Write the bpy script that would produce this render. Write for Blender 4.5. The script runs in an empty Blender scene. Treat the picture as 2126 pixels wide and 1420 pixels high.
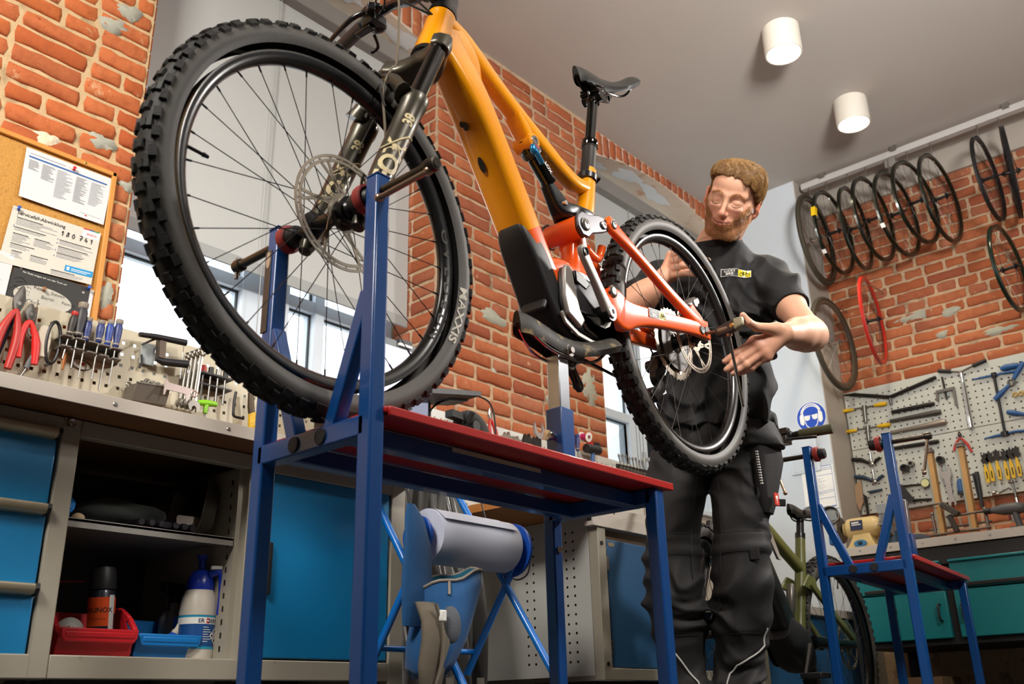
import bpy, math, random
from mathutils import Vector as V, Matrix
rnd = random.Random(11)
scene = bpy.context.scene
COL = scene.collection
PI = math.pi
def lin(h):
    h = h.lstrip('#'); c = [int(h[i:i+2], 16)/255 for i in (0, 2, 4)]
    return tuple((x/12.92 if x <= .04045 else ((x+.055)/1.055)**2.4) for x in c)
# ---------------------------------------------------------------- camera, world, lights, exposure
cam = bpy.data.cameras.new('camera'); camo = bpy.data.objects.new('camera', cam); COL.objects.link(camo)
_p, _r, _y = math.radians(20.952), math.radians(-1.419), math.radians(40.943)
_f = V((-math.sin(_y)*math.cos(_p), math.cos(_y)*math.cos(_p), math.sin(_p)))
_x = V((math.cos(_y), math.sin(_y), 0)); _u = _x.cross(_f)
_x2 = math.cos(_r)*_x+math.sin(_r)*_u; _u2 = -math.sin(_r)*_x+math.cos(_r)*_u
mw = Matrix((_x2, _u2, -_f)).transposed().to_4x4(); mw.translation = (0, 0, .15)
camo.matrix_world = mw
cam.sensor_width = 36; cam.lens = 2000/2126*36; cam.clip_start = .02
cam.dof.use_dof = True; cam.dof.focus_distance = 2.62; cam.dof.aperture_fstop = 7.1
scene.camera = camo
vs = scene.view_settings
vs.view_transform = 'Standard'; vs.look = 'None'; vs.gamma = 1; vs.use_curve_mapping = False; vs.exposure = EXPOSURE = 0.0
w = bpy.data.worlds.new('sky'); scene.world = w; w.use_nodes = True
nt = w.node_tree; bg = nt.nodes['Background']
tc = nt.nodes.new('ShaderNodeTexCoord'); sx = nt.nodes.new('ShaderNodeSeparateXYZ'); rp = nt.nodes.new('ShaderNodeValToRGB')
nt.links.new(tc.outputs['Generated'], sx.inputs[0]); nt.links.new(sx.outputs['Z'], rp.inputs[0]); nt.links.new(rp.outputs[0], bg.inputs[0])
rp.color_ramp.elements[0].position = .0; rp.color_ramp.elements[0].color = (.62, .66, .70, 1)
rp.color_ramp.elements[1].position = .35; rp.color_ramp.elements[1].color = (.86, .93, 1.0, 1)
bg.inputs[1].default_value = 3.8
def area(name, loc, target, size, power, col=(1, 1, 1), sy=None, spread=180):
    l = bpy.data.lights.new(name, 'AREA'); l.energy = power; l.color = col; l.size = size; l.spread = math.radians(spread)
    if sy: l.shape = 'RECTANGLE'; l.size_y = sy
    o = bpy.data.objects.new(name, l); COL.objects.link(o); o.location = loc
    o.rotation_euler = (V(target)-V(loc)).to_track_quat('-Z', 'Y').to_euler()
    return o
# photographer's flashes: a softbox behind the camera on its left, one high on the right, one far behind on the right
area('softbox_left', (-1.1, -1.0, 2.8), (-2.75, 1.2, 1.5), .9, 62, (1, .93, .84), .9, 120)
area('softbox_right', (1.0, 1.5, 2.75), (-1.45, 2.5, 1.2), .45, 28, (1, .94, .87), .45, 100)
area('softbox_back', (.15, 4.6, 2.62), (-1.35, 2.6, 1.3), .22, 20, (1, .95, .9), .22, 80)
area('ceiling_fill', (1.1, .6, 1.7), (-.5, 3.2, 3.45), .8, 62, (1, .96, .92), .8, 72)  # added fill lamp, aimed up only to brighten the ceiling
# ---------------------------------------------------------------- materials
MATS = {}
def mat(name, col, rough=.5, metal=0., var=.12, scale=14., bump=0., bscale=120., coat=0., spec=.5, sss=0., trans=0., emit=None, est=1., dirt=None, sheen=0., aniso=0.):
    if name in MATS: return MATS[name]
    m = bpy.data.materials.new(name); m.use_nodes = True; n = m.node_tree.nodes; L = m.node_tree.links
    b = n['Principled BSDF']; c = lin(col) if isinstance(col, str) else col
    b.inputs['Roughness'].default_value = rough; b.inputs['Metallic'].default_value = metal
    b.inputs['Coat Weight'].default_value = coat; b.inputs['Coat Roughness'].default_value = .06
    b.inputs['Specular IOR Level'].default_value = spec; b.inputs['Transmission Weight'].default_value = trans
    if sss: b.inputs['Subsurface Weight'].default_value = sss; b.inputs['Subsurface Radius'].default_value = (.012, .004, .002); b.inputs['Subsurface Scale'].default_value = 1.
    if sheen: b.inputs['Sheen Weight'].default_value = sheen; b.inputs['Sheen Roughness'].default_value = .5
    if emit: b.inputs['Emission Color'].default_value = (*lin(emit), 1); b.inputs['Emission Strength'].default_value = est
    t = n.new('ShaderNodeTexCoord'); nz = n.new('ShaderNodeTexNoise'); nz.inputs['Scale'].default_value = scale; nz.inputs['Detail'].default_value = 5
    L.new(t.outputs['Object'], nz.inputs['Vector'])
    mx = n.new('ShaderNodeMix'); mx.data_type = 'RGBA'; mx.inputs[6].default_value = (*[x*(1-var) for x in c], 1); mx.inputs[7].default_value = (*[min(1, x*(1+var)) for x in c], 1)
    L.new(nz.outputs[0], mx.inputs[0]); out = mx.outputs[2]
    if dirt:
        nd = n.new('ShaderNodeTexNoise'); nd.inputs['Scale'].default_value = dirt[1]; nd.inputs['Detail'].default_value = 8; L.new(t.outputs['Object'], nd.inputs['Vector'])
        r = n.new('ShaderNodeValToRGB'); r.color_ramp.elements[0].position = dirt[2]; r.color_ramp.elements[1].position = dirt[2]+.12
        L.new(nd.outputs[0], r.inputs[0]); m2 = n.new('ShaderNodeMix'); m2.data_type = 'RGBA'; L.new(r.outputs[0], m2.inputs[0]); L.new(out, m2.inputs[6]); m2.inputs[7].default_value = (*lin(dirt[0]), 1); out = m2.outputs[2]
    L.new(out, b.inputs['Base Color'])
    if bump:
        nb = n.new('ShaderNodeTexNoise'); nb.inputs['Scale'].default_value = bscale; nb.inputs['Detail'].default_value = 4; L.new(t.outputs['Object'], nb.inputs['Vector'])
        bp = n.new('ShaderNodeBump'); bp.inputs['Strength'].default_value = bump; bp.inputs['Distance'].default_value = .004; L.new(nb.outputs[0], bp.inputs['Height']); L.new(bp.outputs[0], b.inputs['Normal'])
    MATS[name] = m; return m
def glassmat(name, tint=(1, 1, 1), ior=1.45):
    m = bpy.data.materials.new(name); m.use_nodes = True; n = m.node_tree.nodes; L = m.node_tree.links; n.remove(n['Principled BSDF'])
    tr = n.new('ShaderNodeBsdfTransparent'); tr.inputs[0].default_value = (*tint, 1); g = n.new('ShaderNodeBsdfGlossy'); g.inputs['Roughness'].default_value = .02
    fr = n.new('ShaderNodeFresnel'); fr.inputs[0].default_value = ior; mx = n.new('ShaderNodeMixShader'); L.new(fr.outputs[0], mx.inputs[0]); L.new(tr.outputs[0], mx.inputs[1]); L.new(g.outputs[0], mx.inputs[2])
    L.new(mx.outputs[0], n['Material Output'].inputs[0]); MATS[name] = m; return m
def brickmat(name, cols, white=.60, tone=1.):
    m = bpy.data.materials.new(name); m.use_nodes = True; n = m.node_tree.nodes; L = m.node_tree.links; b = n['Principled BSDF']
    b.inputs['Roughness'].default_value = .85; b.inputs['Specular IOR Level'].default_value = .25
    oi = n.new('ShaderNodeObjectInfo'); t = n.new('ShaderNodeTexCoord'); ad = n.new('ShaderNodeVectorMath'); ad.operation = 'ADD'
    cb = n.new('ShaderNodeCombineXYZ'); ml = n.new('ShaderNodeMath'); ml.operation = 'MULTIPLY'; ml.inputs[1].default_value = 37.
    L.new(oi.outputs['Random'], ml.inputs[0])
    for i in range(3): L.new(ml.outputs[0], cb.inputs[i])
    L.new(t.outputs['Object'], ad.inputs[0]); L.new(cb.outputs[0], ad.inputs[1])
    r = n.new('ShaderNodeValToRGB'); e = r.color_ramp.elements
    for i, c in enumerate(cols):
        if i < 2: x = e[i]; x.position = i/(len(cols)-1)
        else: x = e.new(i/(len(cols)-1))
    for i, c in enumerate(cols): e[i].position = i/(len(cols)-1); e[i].color = (*[k*tone for k in lin(c)], 1)
    L.new(oi.outputs['Random'], r.inputs[0])
    def noise(s, d=6, rough=.6):
        z = n.new('ShaderNodeTexNoise'); z.inputs['Scale'].default_value = s; z.inputs['Detail'].default_value = d; z.inputs['Roughness'].default_value = rough; L.new(ad.outputs[0], z.inputs['Vector']); return z
    def mix(f, a, bcol, lo, hi, amt=1.):
        rr = n.new('ShaderNodeValToRGB'); rr.color_ramp.elements[0].position = lo; rr.color_ramp.elements[1].position = hi; rr.color_ramp.elements[1].color = (amt, amt, amt, 1); L.new(f.outputs[0], rr.inputs[0])
        x = n.new('ShaderNodeMix'); x.data_type = 'RGBA'; L.new(rr.outputs[0], x.inputs[0]); L.new(a, x.inputs[6]); x.inputs[7].default_value = (*lin(bcol), 1); return x.outputs[2]
    c = mix(noise(26), r.outputs[0], '#8a4526', .45, .75, .5)
    c = mix(noise(11, 9, .75), c, '#d9b891', white, white+.1, .75)
    c = mix(noise(60, 4), c, '#3a1a10', .66, .74, .8)
    L.new(c, b.inputs['Base Color'])
    bp = n.new('ShaderNodeBump'); bp.inputs['Strength'].default_value = .55; bp.inputs['Distance'].default_value = .006; L.new(noise(55, 8, .7).outputs[0], bp.inputs['Height']); L.new(bp.outputs[0], b.inputs['Normal'])
    MATS[name] = m; return m
# ---------------------------------------------------------------- mesh builder
def frame(d, up=(0, 0, 1)):
    d = V(d).normalized(); u = V(up)
    if abs(d.dot(u)) > .97: u = V((1, 0, 0)) if abs(d.x) < .9 else V((0, 1, 0))
    a = u.cross(d).normalized(); return a, d.cross(a)
class M:
    def __init__(s): s.v = []; s.f = []; s.mi = []; s.cur = 0
    def add(s, vs, fs, T=None):
        b = len(s.v); s.v += [V(p) if T is None else T @ V(p) for p in vs]; s.f += [[i+b for i in f] for f in fs]; s.mi += [s.cur]*len(fs); return s
    def m(s, i): s.cur = i; return s
    def box(s, c, d, rot=None, T=None):
        x, y, z = d[0]/2, d[1]/2, d[2]/2
        vs = [V((a*x, b*y, e*z)) for a in (-1, 1) for b in (-1, 1) for e in (-1, 1)]
        if rot is not None:
            if not isinstance(rot, Matrix): rot = Matrix.Rotation(rot[2], 3, 'Z') @ Matrix.Rotation(rot[1], 3, 'Y') @ Matrix.Rotation(rot[0], 3, 'X')
            vs = [rot @ p for p in vs]
        return s.add([p+V(c) for p in vs], [(0, 1, 3, 2), (4, 6, 7, 5), (0, 4, 5, 1), (2, 3, 7, 6), (0, 2, 6, 4), (1, 5, 7, 3)], T)
    def span(s, a, b): return s.box([(p+q)/2 for p, q in zip(a, b)], [abs(p-q) for p, q in zip(a, b)])
    def bar(s, p, q, w, h, up=(0, 0, 1), w2=None, h2=None):
        p, q = V(p), V(q); a, b = frame(q-p, up); w2 = w2 or w; h2 = h2 or h; vs = []
        for o, ww, hh in ((p, w, h), (q, w2, h2)): vs += [o+a*i*ww/2+b*j*hh/2 for i, j in ((-1, -1), (1, -1), (1, 1), (-1, 1))]
        return s.add(vs, [(3, 2, 1, 0), (4, 5, 6, 7), (0, 1, 5, 4), (1, 2, 6, 5), (2, 3, 7, 6), (3, 0, 4, 7)])
    def cyl(s, p, q, r, r2=None, n=14, caps=True):
        p, q = V(p), V(q); a, b = frame(q-p); r2 = r if r2 is None else r2; vs = []
        for o, rr in ((p, r), (q, r2)): vs += [o+(a*math.cos(2*PI*i/n)+b*math.sin(2*PI*i/n))*rr for i in range(n)]
        fs = [(i, (i+1) % n, n+(i+1) % n, n+i) for i in range(n)]
        if caps: fs += [list(range(n))[::-1], list(range(n, 2*n))]
        return s.add(vs, fs)
    def pipe(s, p, q, ro, ri, n=20):  # hollow cylinder
        d = (V(q)-V(p)); L = d.length
        return s.lathe([(ri, 0), (ro, 0), (ro, L), (ri, L), (ri, 0)], p, d, n)
    def lathe(s, prof, o, ax, n=20, up=(0, 0, 1)):
        o = V(o); ax = V(ax).normalized(); a, b = frame(ax, up); k = len(prof); vs = []
        for r, h in prof: vs += [o+ax*h+(a*math.cos(2*PI*i/n)+b*math.sin(2*PI*i/n))*max(r, 1e-5) for i in range(n)]
        return s.add(vs, [(j*n+i, j*n+(i+1) % n, (j+1)*n+(i+1) % n, (j+1)*n+i) for j in range(k-1) for i in range(n)])
    def tube(s, pts, r, n=8, closed=False, caps=True, flat=1., up=(0, 0, 1), sub=0):
        pts = [V(p) for p in pts]
        if sub: pts = smooth_path(pts, sub, closed)
        k = len(pts); rs = r if isinstance(r, (list, tuple)) else [r]*k
        if len(rs) != k: rs = [rs[min(len(rs)-1, int(i*(len(rs)-1)/max(1, k-1)))]*(1-(i*(len(rs)-1)/max(1, k-1)) % 1)+rs[min(len(rs)-1, int(i*(len(rs)-1)/max(1, k-1))+1)]*((i*(len(rs)-1)/max(1, k-1)) % 1) for i in range(k)]
        a = None; vs = []
        for i, p in enumerate(pts):
            d = (pts[(i+1) % k]-pts[i-1]) if (closed or 0 < i < k-1) else (pts[1]-pts[0] if i == 0 else pts[-1]-pts[-2])
            d = d.normalized() if d.length > 1e-9 else V((0, 0, 1))
            if a is None: a, b = frame(d, up)
            else: a = (a-d*a.dot(d)).normalized(); b = d.cross(a)
            vs += [p+(a*math.cos(2*PI*j/n)+b*math.sin(2*PI*j/n)*flat)*rs[i] for j in range(n)]
        kk = k if closed else k-1
        fs = [(i*n+j, i*n+(j+1) % n, ((i+1) % k)*n+(j+1) % n, ((i+1) % k)*n+j) for i in range(kk) for j in range(n)]
        if caps and not closed: fs += [list(range(n))[::-1], list(range((k-1)*n, k*n))]
        return s.add(vs, fs)
    def loft(s, rings, caps=True, closed=False):
        n = len(rings[0]); k = len(rings); vs = [p for r in rings for p in r]; kk = k if closed else k-1
        fs = [(i*n+j, i*n+(j+1) % n, ((i+1) % k)*n+(j+1) % n, ((i+1) % k)*n+j) for i in range(kk) for j in range(n)]
        if caps and not closed: fs += [list(range(n))[::-1], list(range((k-1)*n, k*n))]
        return s.add(vs, fs)
    def prism(s, poly, o=(0, 0, 0), u=(1, 0, 0), v=(0, 0, 1), t=.01, both=False):
        o, u, v = V(o), V(u).normalized(), V(v).normalized(); w_ = u.cross(v); n = len(poly)
        lo = -t/2 if both else 0
        vs = [o+u*p[0]+v*p[1]+w_*lo for p in poly]+[o+u*p[0]+v*p[1]+w_*(lo+t) for p in poly]
        return s.add(vs, [list(range(n))[::-1], list(range(n, 2*n))]+[(i, (i+1) % n, n+(i+1) % n, n+i) for i in range(n)])
    def ell(s, c, r, nu=16, nv=10, rot=None):
        r = (r, r, r) if isinstance(r, (int, float)) else r; vs = []; fs = []
        for j in range(nv+1):
            t = PI*j/nv
            for i in range(nu): vs.append(V((r[0]*math.sin(t)*math.cos(2*PI*i/nu), r[1]*math.sin(t)*math.sin(2*PI*i/nu), r[2]*math.cos(t))))
        if rot: vs = [rot @ p for p in vs]
        for j in range(nv):
            for i in range(nu): fs.append((j*nu+i, (j+1)*nu+i, (j+1)*nu+(i+1) % nu, j*nu+(i+1) % nu))
        return s.add([p+V(c) for p in vs], fs)
    def torus(s, c, ax, R, r, n=48, m=10, a0=0, a1=2*PI, flat=1.):
        a, b = frame(ax); ax = V(ax).normalized(); c = V(c); full = abs(a1-a0-2*PI) < 1e-6; k = n if full else n+1; rings = []
        for i in range(k):
            t = a0+(a1-a0)*i/n; d = a*math.cos(t)+b*math.sin(t)
            rings.append([c+d*(R+r*math.cos(2*PI*j/m))+ax*r*flat*math.sin(2*PI*j/m) for j in range(m)])
        return s.loft(rings, not full, full)
    def disc(s, c, ax, r, n=20):
        a, b = frame(ax); return s.add([V(c)+(a*math.cos(2*PI*i/n)+b*math.sin(2*PI*i/n))*r for i in range(n)], [list(range(n))])
    def quad(s, o, u, v): o, u, v = V(o), V(u), V(v); return s.add([o, o+u, o+u+v, o+v], [(0, 1, 2, 3)])
    def text(s, body, o, u, v, size, t=.0003, align='LEFT', bold=0., warp=None):
        vs, fs = text_mesh(body, align, bold); o, u, v = V(o), V(u).normalized(), V(v).normalized(); w_ = u.cross(v)
        if warp: return s.add([warp(p[0]*size, p[1]*size) for p in vs], fs)
        return s.add([o+u*p[0]*size+v*p[1]*size+w_*t for p in vs], fs)
def smooth_path(pts, sub, closed=False):
    out = []; k = len(pts); g = lambda i: pts[i % k] if closed else pts[max(0, min(k-1, i))]
    for i in range(k if closed else k-1):
        p0, p1, p2, p3 = g(i-1), g(i), g(i+1), g(i+2)
        for j in range(sub):
            t = j/sub; out.append(.5*((2*p1)+(p2-p0)*t+(2*p0-5*p1+4*p2-p3)*t*t+(3*p1-p0-3*p2+p3)*t**3))
    if not closed: out.append(pts[-1])
    return out
_TX = {}
def text_mesh(body, align='LEFT', bold=0.):
    k = (body, align, bold)
    if k not in _TX:
        c = bpy.data.curves.new('lettering', 'FONT'); c.body = body; c.align_x = align; c.offset = bold; c.resolution_u = 3
        o = bpy.data.objects.new('lettering', c); COL.objects.link(o); bpy.context.view_layer.update()
        me = o.evaluated_get(bpy.context.evaluated_depsgraph_get()).to_mesh()
        _TX[k] = ([tuple(p.co) for p in me.vertices], [tuple(p.vertices) for p in me.polygons])
        bpy.data.objects.remove(o); bpy.data.curves.remove(c)
    return _TX[k]
def root_of(o):
    while o.parent: o = o.parent
    return o
def obj(name, m, mats, parent=None, smooth=38, bevel=0., seg=2, sub=0, world=False, origin=None):
    mats = mats if isinstance(mats, (list, tuple)) else [mats]
    vs = m.v
    if parent is not None and world:
        inv = root_of(parent).matrix_world.inverted(); vs = [inv @ p for p in vs]
    off = V((0, 0, 0))
    if parent is None and origin is not False:
        xs = [p.x for p in vs]; ys = [p.y for p in vs]; zs = [p.z for p in vs]
        off = V(origin) if origin else V(((min(xs)+max(xs))/2, (min(ys)+max(ys))/2, min(zs)))
        vs = [p-off for p in vs]
    me = bpy.data.meshes.new(name); me.from_pydata([tuple(p) for p in vs], [], m.f)
    for x in mats: me.materials.append(x)
    if any(m.mi): me.polygons.foreach_set('material_index', m.mi)
    if smooth:
        me.polygons.foreach_set('use_smooth', [True]*len(me.polygons)); me.set_sharp_from_angle(angle=math.radians(smooth))
    me.update()
    o = bpy.data.objects.new(name, me); COL.objects.link(o); o.location = off
    if parent is not None: o.parent = parent
    if bevel:
        b = o.modifiers.new('edge', 'BEVEL'); b.width = bevel; b.segments = seg; b.limit_method = 'ANGLE'; b.angle_limit = math.radians(40); b.harden_normals = False
    if sub: sm = o.modifiers.new('smooth', 'SUBSURF'); sm.levels = sub; sm.render_levels = sub
    return o
def tag(o, label=None, cat=None, group=None, kind=None):
    if label: o['label'] = label
    if cat: o['category'] = cat
    if group: o['group'] = group
    if kind: o['kind'] = kind
    return o
def thing(name, label, cat, loc=(0, 0, 0), rot=None, group=None, mtx=None):
    o = bpy.data.objects.new(name, None); COL.objects.link(o); o.empty_display_size = .05
    if mtx is not None: o.matrix_world = mtx
    else:
        o.location = loc
        if rot is not None: o.rotation_euler = rot if isinstance(rot, (tuple, list)) else (0, 0, rot)
    bpy.context.view_layer.update()
    return tag(o, label, cat, group)
def dup(o, loc=None, rot=None, label=None, mtx=None, scale=None):
    c = o.copy(); COL.objects.link(c)
    if loc is not None: c.location = loc
    if rot is not None: c.rotation_euler = rot if isinstance(rot, (tuple, list)) else (0, 0, rot)
    if scale: c.scale = scale
    if mtx is not None: c.matrix_world = mtx
    if label: c['label'] = label
    def kids(a, b):
        for ch in list(a.children):
            d = ch.copy(); COL.objects.link(d); d.parent = b; d.matrix_parent_inverse = ch.matrix_parent_inverse; kids(ch, d)
    kids(o, c); return c
def struct(name, m, mats, parent=None, **k):
    o = obj(name, m, mats, parent, origin=False if parent is None else None, **k)
    if parent is None: o['kind'] = 'structure'
    return o
# ---------------------------------------------------------------- room shell
XW, YB, ZC = -2.88, 5.89, 3.45
plaster = mat('ceiling_paint', '#b3aca4', .9, var=.03, scale=3, bump=.08, bscale=40)
whitewall = mat('white_wall_paint', '#c3cbd2', .85, var=.03, scale=4, bump=.06, bscale=60, dirt=('#8f959a', 22, .74))
greywall = mat('grey_plaster', '#a79f95', .9, var=.06, scale=5, bump=.1, bscale=50)
mortar = mat('mortar', '#c2a67e', .95, var=.18, scale=30, bump=.5, bscale=160, dirt=('#a58c69', 14, .56))
mortar2 = mat('pale_mortar', '#b59b7e', .95, var=.2, scale=30, bump=.5, bscale=160, dirt=('#8e7760', 14, .56))
brick_a = brickmat('orange_brick', ['#a9552f', '#bb6638', '#c06d42', '#ad5c36', '#b87650'])
brick_b = brickmat('red_brick', ['#9a5434', '#a8603e', '#b06b48', '#94513a', '#a96c50'], .62)
cement = mat('grey_cement', '#a2a294', .9, var=.12, scale=25, bump=.3, bscale=90)
floor_m = mat('grey_floor', '#4b4a48', .45, var=.15, scale=6)
struct('floor', M().span((-3.4, -3, -.1), (4, 6.2, 0)), floor_m)
struct('ceiling', M().span((-3.4, -3, ZC), (4, 6.2, ZC+.15)), plaster)
struct('wall_right', M().span((4, -3, 0), (4.2, 6.2, ZC)), whitewall)
struct('wall_front', M().span((-3.4, -3.2, 0), (4.2, -3, ZC)), whitewall)
wl = struct('wall_left', M().span((-3.4, -3, 0), (XW, 1.34, ZC)), mortar)
struct('wall_left_below_windows', M().span((-3.4, 1.34, 0), (XW, 6.2, 1.2)), greywall)
wm = struct('wall_left_middle', M().span((-3.4, 2.80, 1.2), (XW, 4.07, ZC)), mortar2)
wb = struct('wall_back', M().span((-3.4, YB, 0), (4.2, 6.2, ZC)), mortar2)
struct('wall_corner', M().span((-3.4, 5.574, 0), (-2.29, YB, ZC)), [whitewall])
struct('wall_corner_side', M().span((-2.29, 5.574, 0), (-2.283, YB, ZC)), [greywall])
# lintels over the two windows, underside plastered and patched
lint = mat('patched_plaster', '#cbb9a6', .9, var=.1, scale=8, bump=.35, bscale=45, dirt=('#b98d70', 7, .58))
def arch(y0, y1, zs, rise, name):
    n = 12; m = M(); top = []; bot = []
    for i in range(n+1):
        t = i/n; bot.append((y0+(y1-y0)*t, zs+rise*4*t*(1-t)))
    poly = bot+[(y1, ZC), (y0, ZC)]
    m.prism(poly, (-3.4, 0, 0), (0, 1, 0), (0, 0, 1), XW-.012+3.4)
    return struct(name, m, lint), bot
l1, b1 = arch(1.34, 2.80, 3.245, .10, 'wall_left_lintel')
l2, b2 = arch(4.07, 5.574, 3.245, .13, 'wall_left_lintel.001')
paint = mat('peeling_white_paint', '#d2d5d6', .8, var=.05, scale=10)
def blob(n, rx, ry, seed, jag=.25):
    r = random.Random(seed); ph = [r.uniform(0, 6.28) for _ in range(4)]
    return [((1+jag*(math.sin(2*a+ph[0])*.6+math.sin(3*a+ph[1])*.5+math.sin(7*a+ph[2])*.22+math.sin(11*a+ph[3])*.15))*rx*math.cos(a), (1+jag*(math.sin(2*a+ph[0])*.6+math.sin(3*a+ph[1])*.5+math.sin(7*a+ph[2])*.22+math.sin(11*a+ph[3])*.15))*ry*math.sin(a)) for a in [2*PI*i/n for i in range(n)]]
def soffit_patch(y, x, ry, rx, seed, host, y0, y1, zs, rise):
    m = M(); poly = blob(40, rx, ry, seed, .35); z = lambda yy: zs+rise*4*((yy-y0)/(y1-y0))*(1-(yy-y0)/(y1-y0))-.002
    pts = [(x+p[0], y+p[1]) for p in poly]; c = (x, y, z(y))
    vs = [(a, b, z(b)) for a, b in pts]+[c]; m.add(vs, [(i, (i+1) % 40, 40) for i in range(40)])
    o = obj('paint_patch', m, paint, host); o['label'] = 'flaking white paint patch under the lintel'
for y, x, ry, rx, sd in ((4.62, -2.98, .17, .045, 3), (4.95, -3.0, .14, .05, 5), (4.30, -3.0, .10, .03, 9)): soffit_patch(y, x, ry, rx, sd, l2, 4.07, 5.574, 3.245, .13)
for y, x, ry, rx, sd in ((2.2, -2.97, .2, .04, 13), (2.62, -2.96, .11, .05, 15)): soffit_patch(y, x, ry, rx, sd, l1, 1.34, 2.8, 3.245, .10)
# ---------------------------------------------------------------- bricks: one object each, sharing a few meshes
CH = .0715
def brick_mesh(L, H, D, seed, mt):
    r = random.Random(seed); m = M(); nx = max(3, int(L/.045)); j = lambda a: r.uniform(-a, a); vs = []
    c = .006
    top = [(-L/2+c+(L-2*c)*i/nx+j(.002), H/2+j(.0035)) for i in range(nx+1)]; bot = [(L/2-c-(L-2*c)*i/nx+j(.002), -H/2+j(.0035)) for i in range(nx+1)]
    ring = top+[(L/2+j(.003), j(.006))]+bot+[(-L/2+j(.003), j(.006))]
    n = len(ring)
    vs = [(p[0], -D, p[1]) for p in ring]+[(p[0], -.004+j(.002), p[1]) for p in ring]+[(p[0]*(1-.012/L*2), .002+j(.0025), p[1]*(1-.007/H*2)) for p in ring]
    fs = [(i, (i+1) % n, n+(i+1) % n, n+i) for i in range(n)]+[(n+i, n+(i+1) % n, 2*n+(i+1) % n, 2*n+i) for i in range(n)]+[list(range(2*n, 3*n))]
    fs = [f[::-1] for f in fs]
    me = bpy.data.meshes.new('brick'); me.from_pydata(vs, [], fs); me.materials.append(mt)
    me.polygons.foreach_set('use_smooth', [True]*len(me.polygons)); me.set_sharp_from_angle(angle=math.radians(60)); return me
SL, HL, MJ = .235, .112, .013
BM = {}
def variants(mt):
    if mt.name not in BM: BM[mt.name] = ([brick_mesh(SL, CH-MJ, .03, 100+i, mt) for i in range(9)], [brick_mesh(HL, CH-MJ, .03, 200+i, mt) for i in range(7)])
    return BM[mt.name]
def place_brick(me, parent, p, rz, sx=1, sz=1, rx=0):
    o = bpy.data.objects.new('brick', me); COL.objects.link(o); o.parent = parent; o.location = p; o.rotation_euler = (0, rx, rz); o.scale = (sx, 1, sz); return o
def brick_field(parent, mt, o, rz, u0, u1, z0, z1, keep=lambda u, z: True, seed=1, ph=.5, quoin=True):
    """courses on a vertical face; u runs along the face (direction of rz), bricks stand proud of the mortar face"""
    S, Hd = variants(mt); r = random.Random(seed); u_ = V((math.cos(rz), math.sin(rz), 0)); n = 0; k0 = int(round(z0/CH)); k1 = int(z1/CH); rest = M()
    for k in range(k0, k1):
        z = (k+.5)*CH; u = u0+(MJ/2 if quoin else 0); odd = k % 2; i = 0
        if not quoin: u -= r.uniform(0, .2)
        while u < u1-.03:
            head = (odd and i % 2 == 0) or (not odd and r.random() < .14) or (odd and r.random() < .2)
            L = HL if head else SL; i += 1
            rem = u1-MJ/2-u
            if rem < L+.05: L2 = rem if rem < .29 else L
            else: L2 = L*r.uniform(.96, 1.05)
            if L2 > .03:
                c = u+L2/2; p = V(o)+u_*c+V((0, 0, z+r.uniform(-.002, .002))); me = r.choice(Hd if L2 < .17 else S); base = HL if L2 < .17 else SL
                nrm = V((math.sin(rz), -math.cos(rz), 0))
                if keep(c, z): place_brick(me, parent, p+nrm*r.uniform(.0, .004), rz+PI, L2/base, r.uniform(.94, 1.04)); n += 1
                else: rest.box(p-nrm*.006, (L2, .02, CH-MJ), (0, 0, rz))
            u += L2+MJ
    if rest.v: q = obj('brick_courses', rest, mt, parent, smooth=0); q['kind'] = 'stuff'
    return n
# rz turns u from +X; the faces look along u x z
nb1 = brick_field(wl, brick_a, (XW+.004, .14, 0), PI/2, 0, 1.2, 1.0, ZC, lambda u, z: z < 2.75 and u > .58 and z > 1.2, 3)
nb2 = brick_field(wm, brick_b, (XW+.004, 2.80, 0), PI/2, 0, 1.27, 1.22, ZC, lambda u, z: z > 1.25, 5)
nb3 = brick_field(wm, brick_b, (-3.4, 2.796, 0), 0, .10, .52, 1.22, ZC, lambda u, z: u > .30 and z < 2.95, 6)
brick_field(wl, brick_a, (-3.4, 1.344, 0), PI, -.52, -.1, 1.22, ZC, lambda u, z: False, 6)
nb4 = brick_field(wb, brick_b, (-2.29, YB-.004, 0), 0, 0.03, 1.75, .95, 3.30, lambda u, z: (z > 1.98 and u < 1.6) or (z < 1.25 and z > .92 and u < 1.25), 8, quoin=False)
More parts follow.
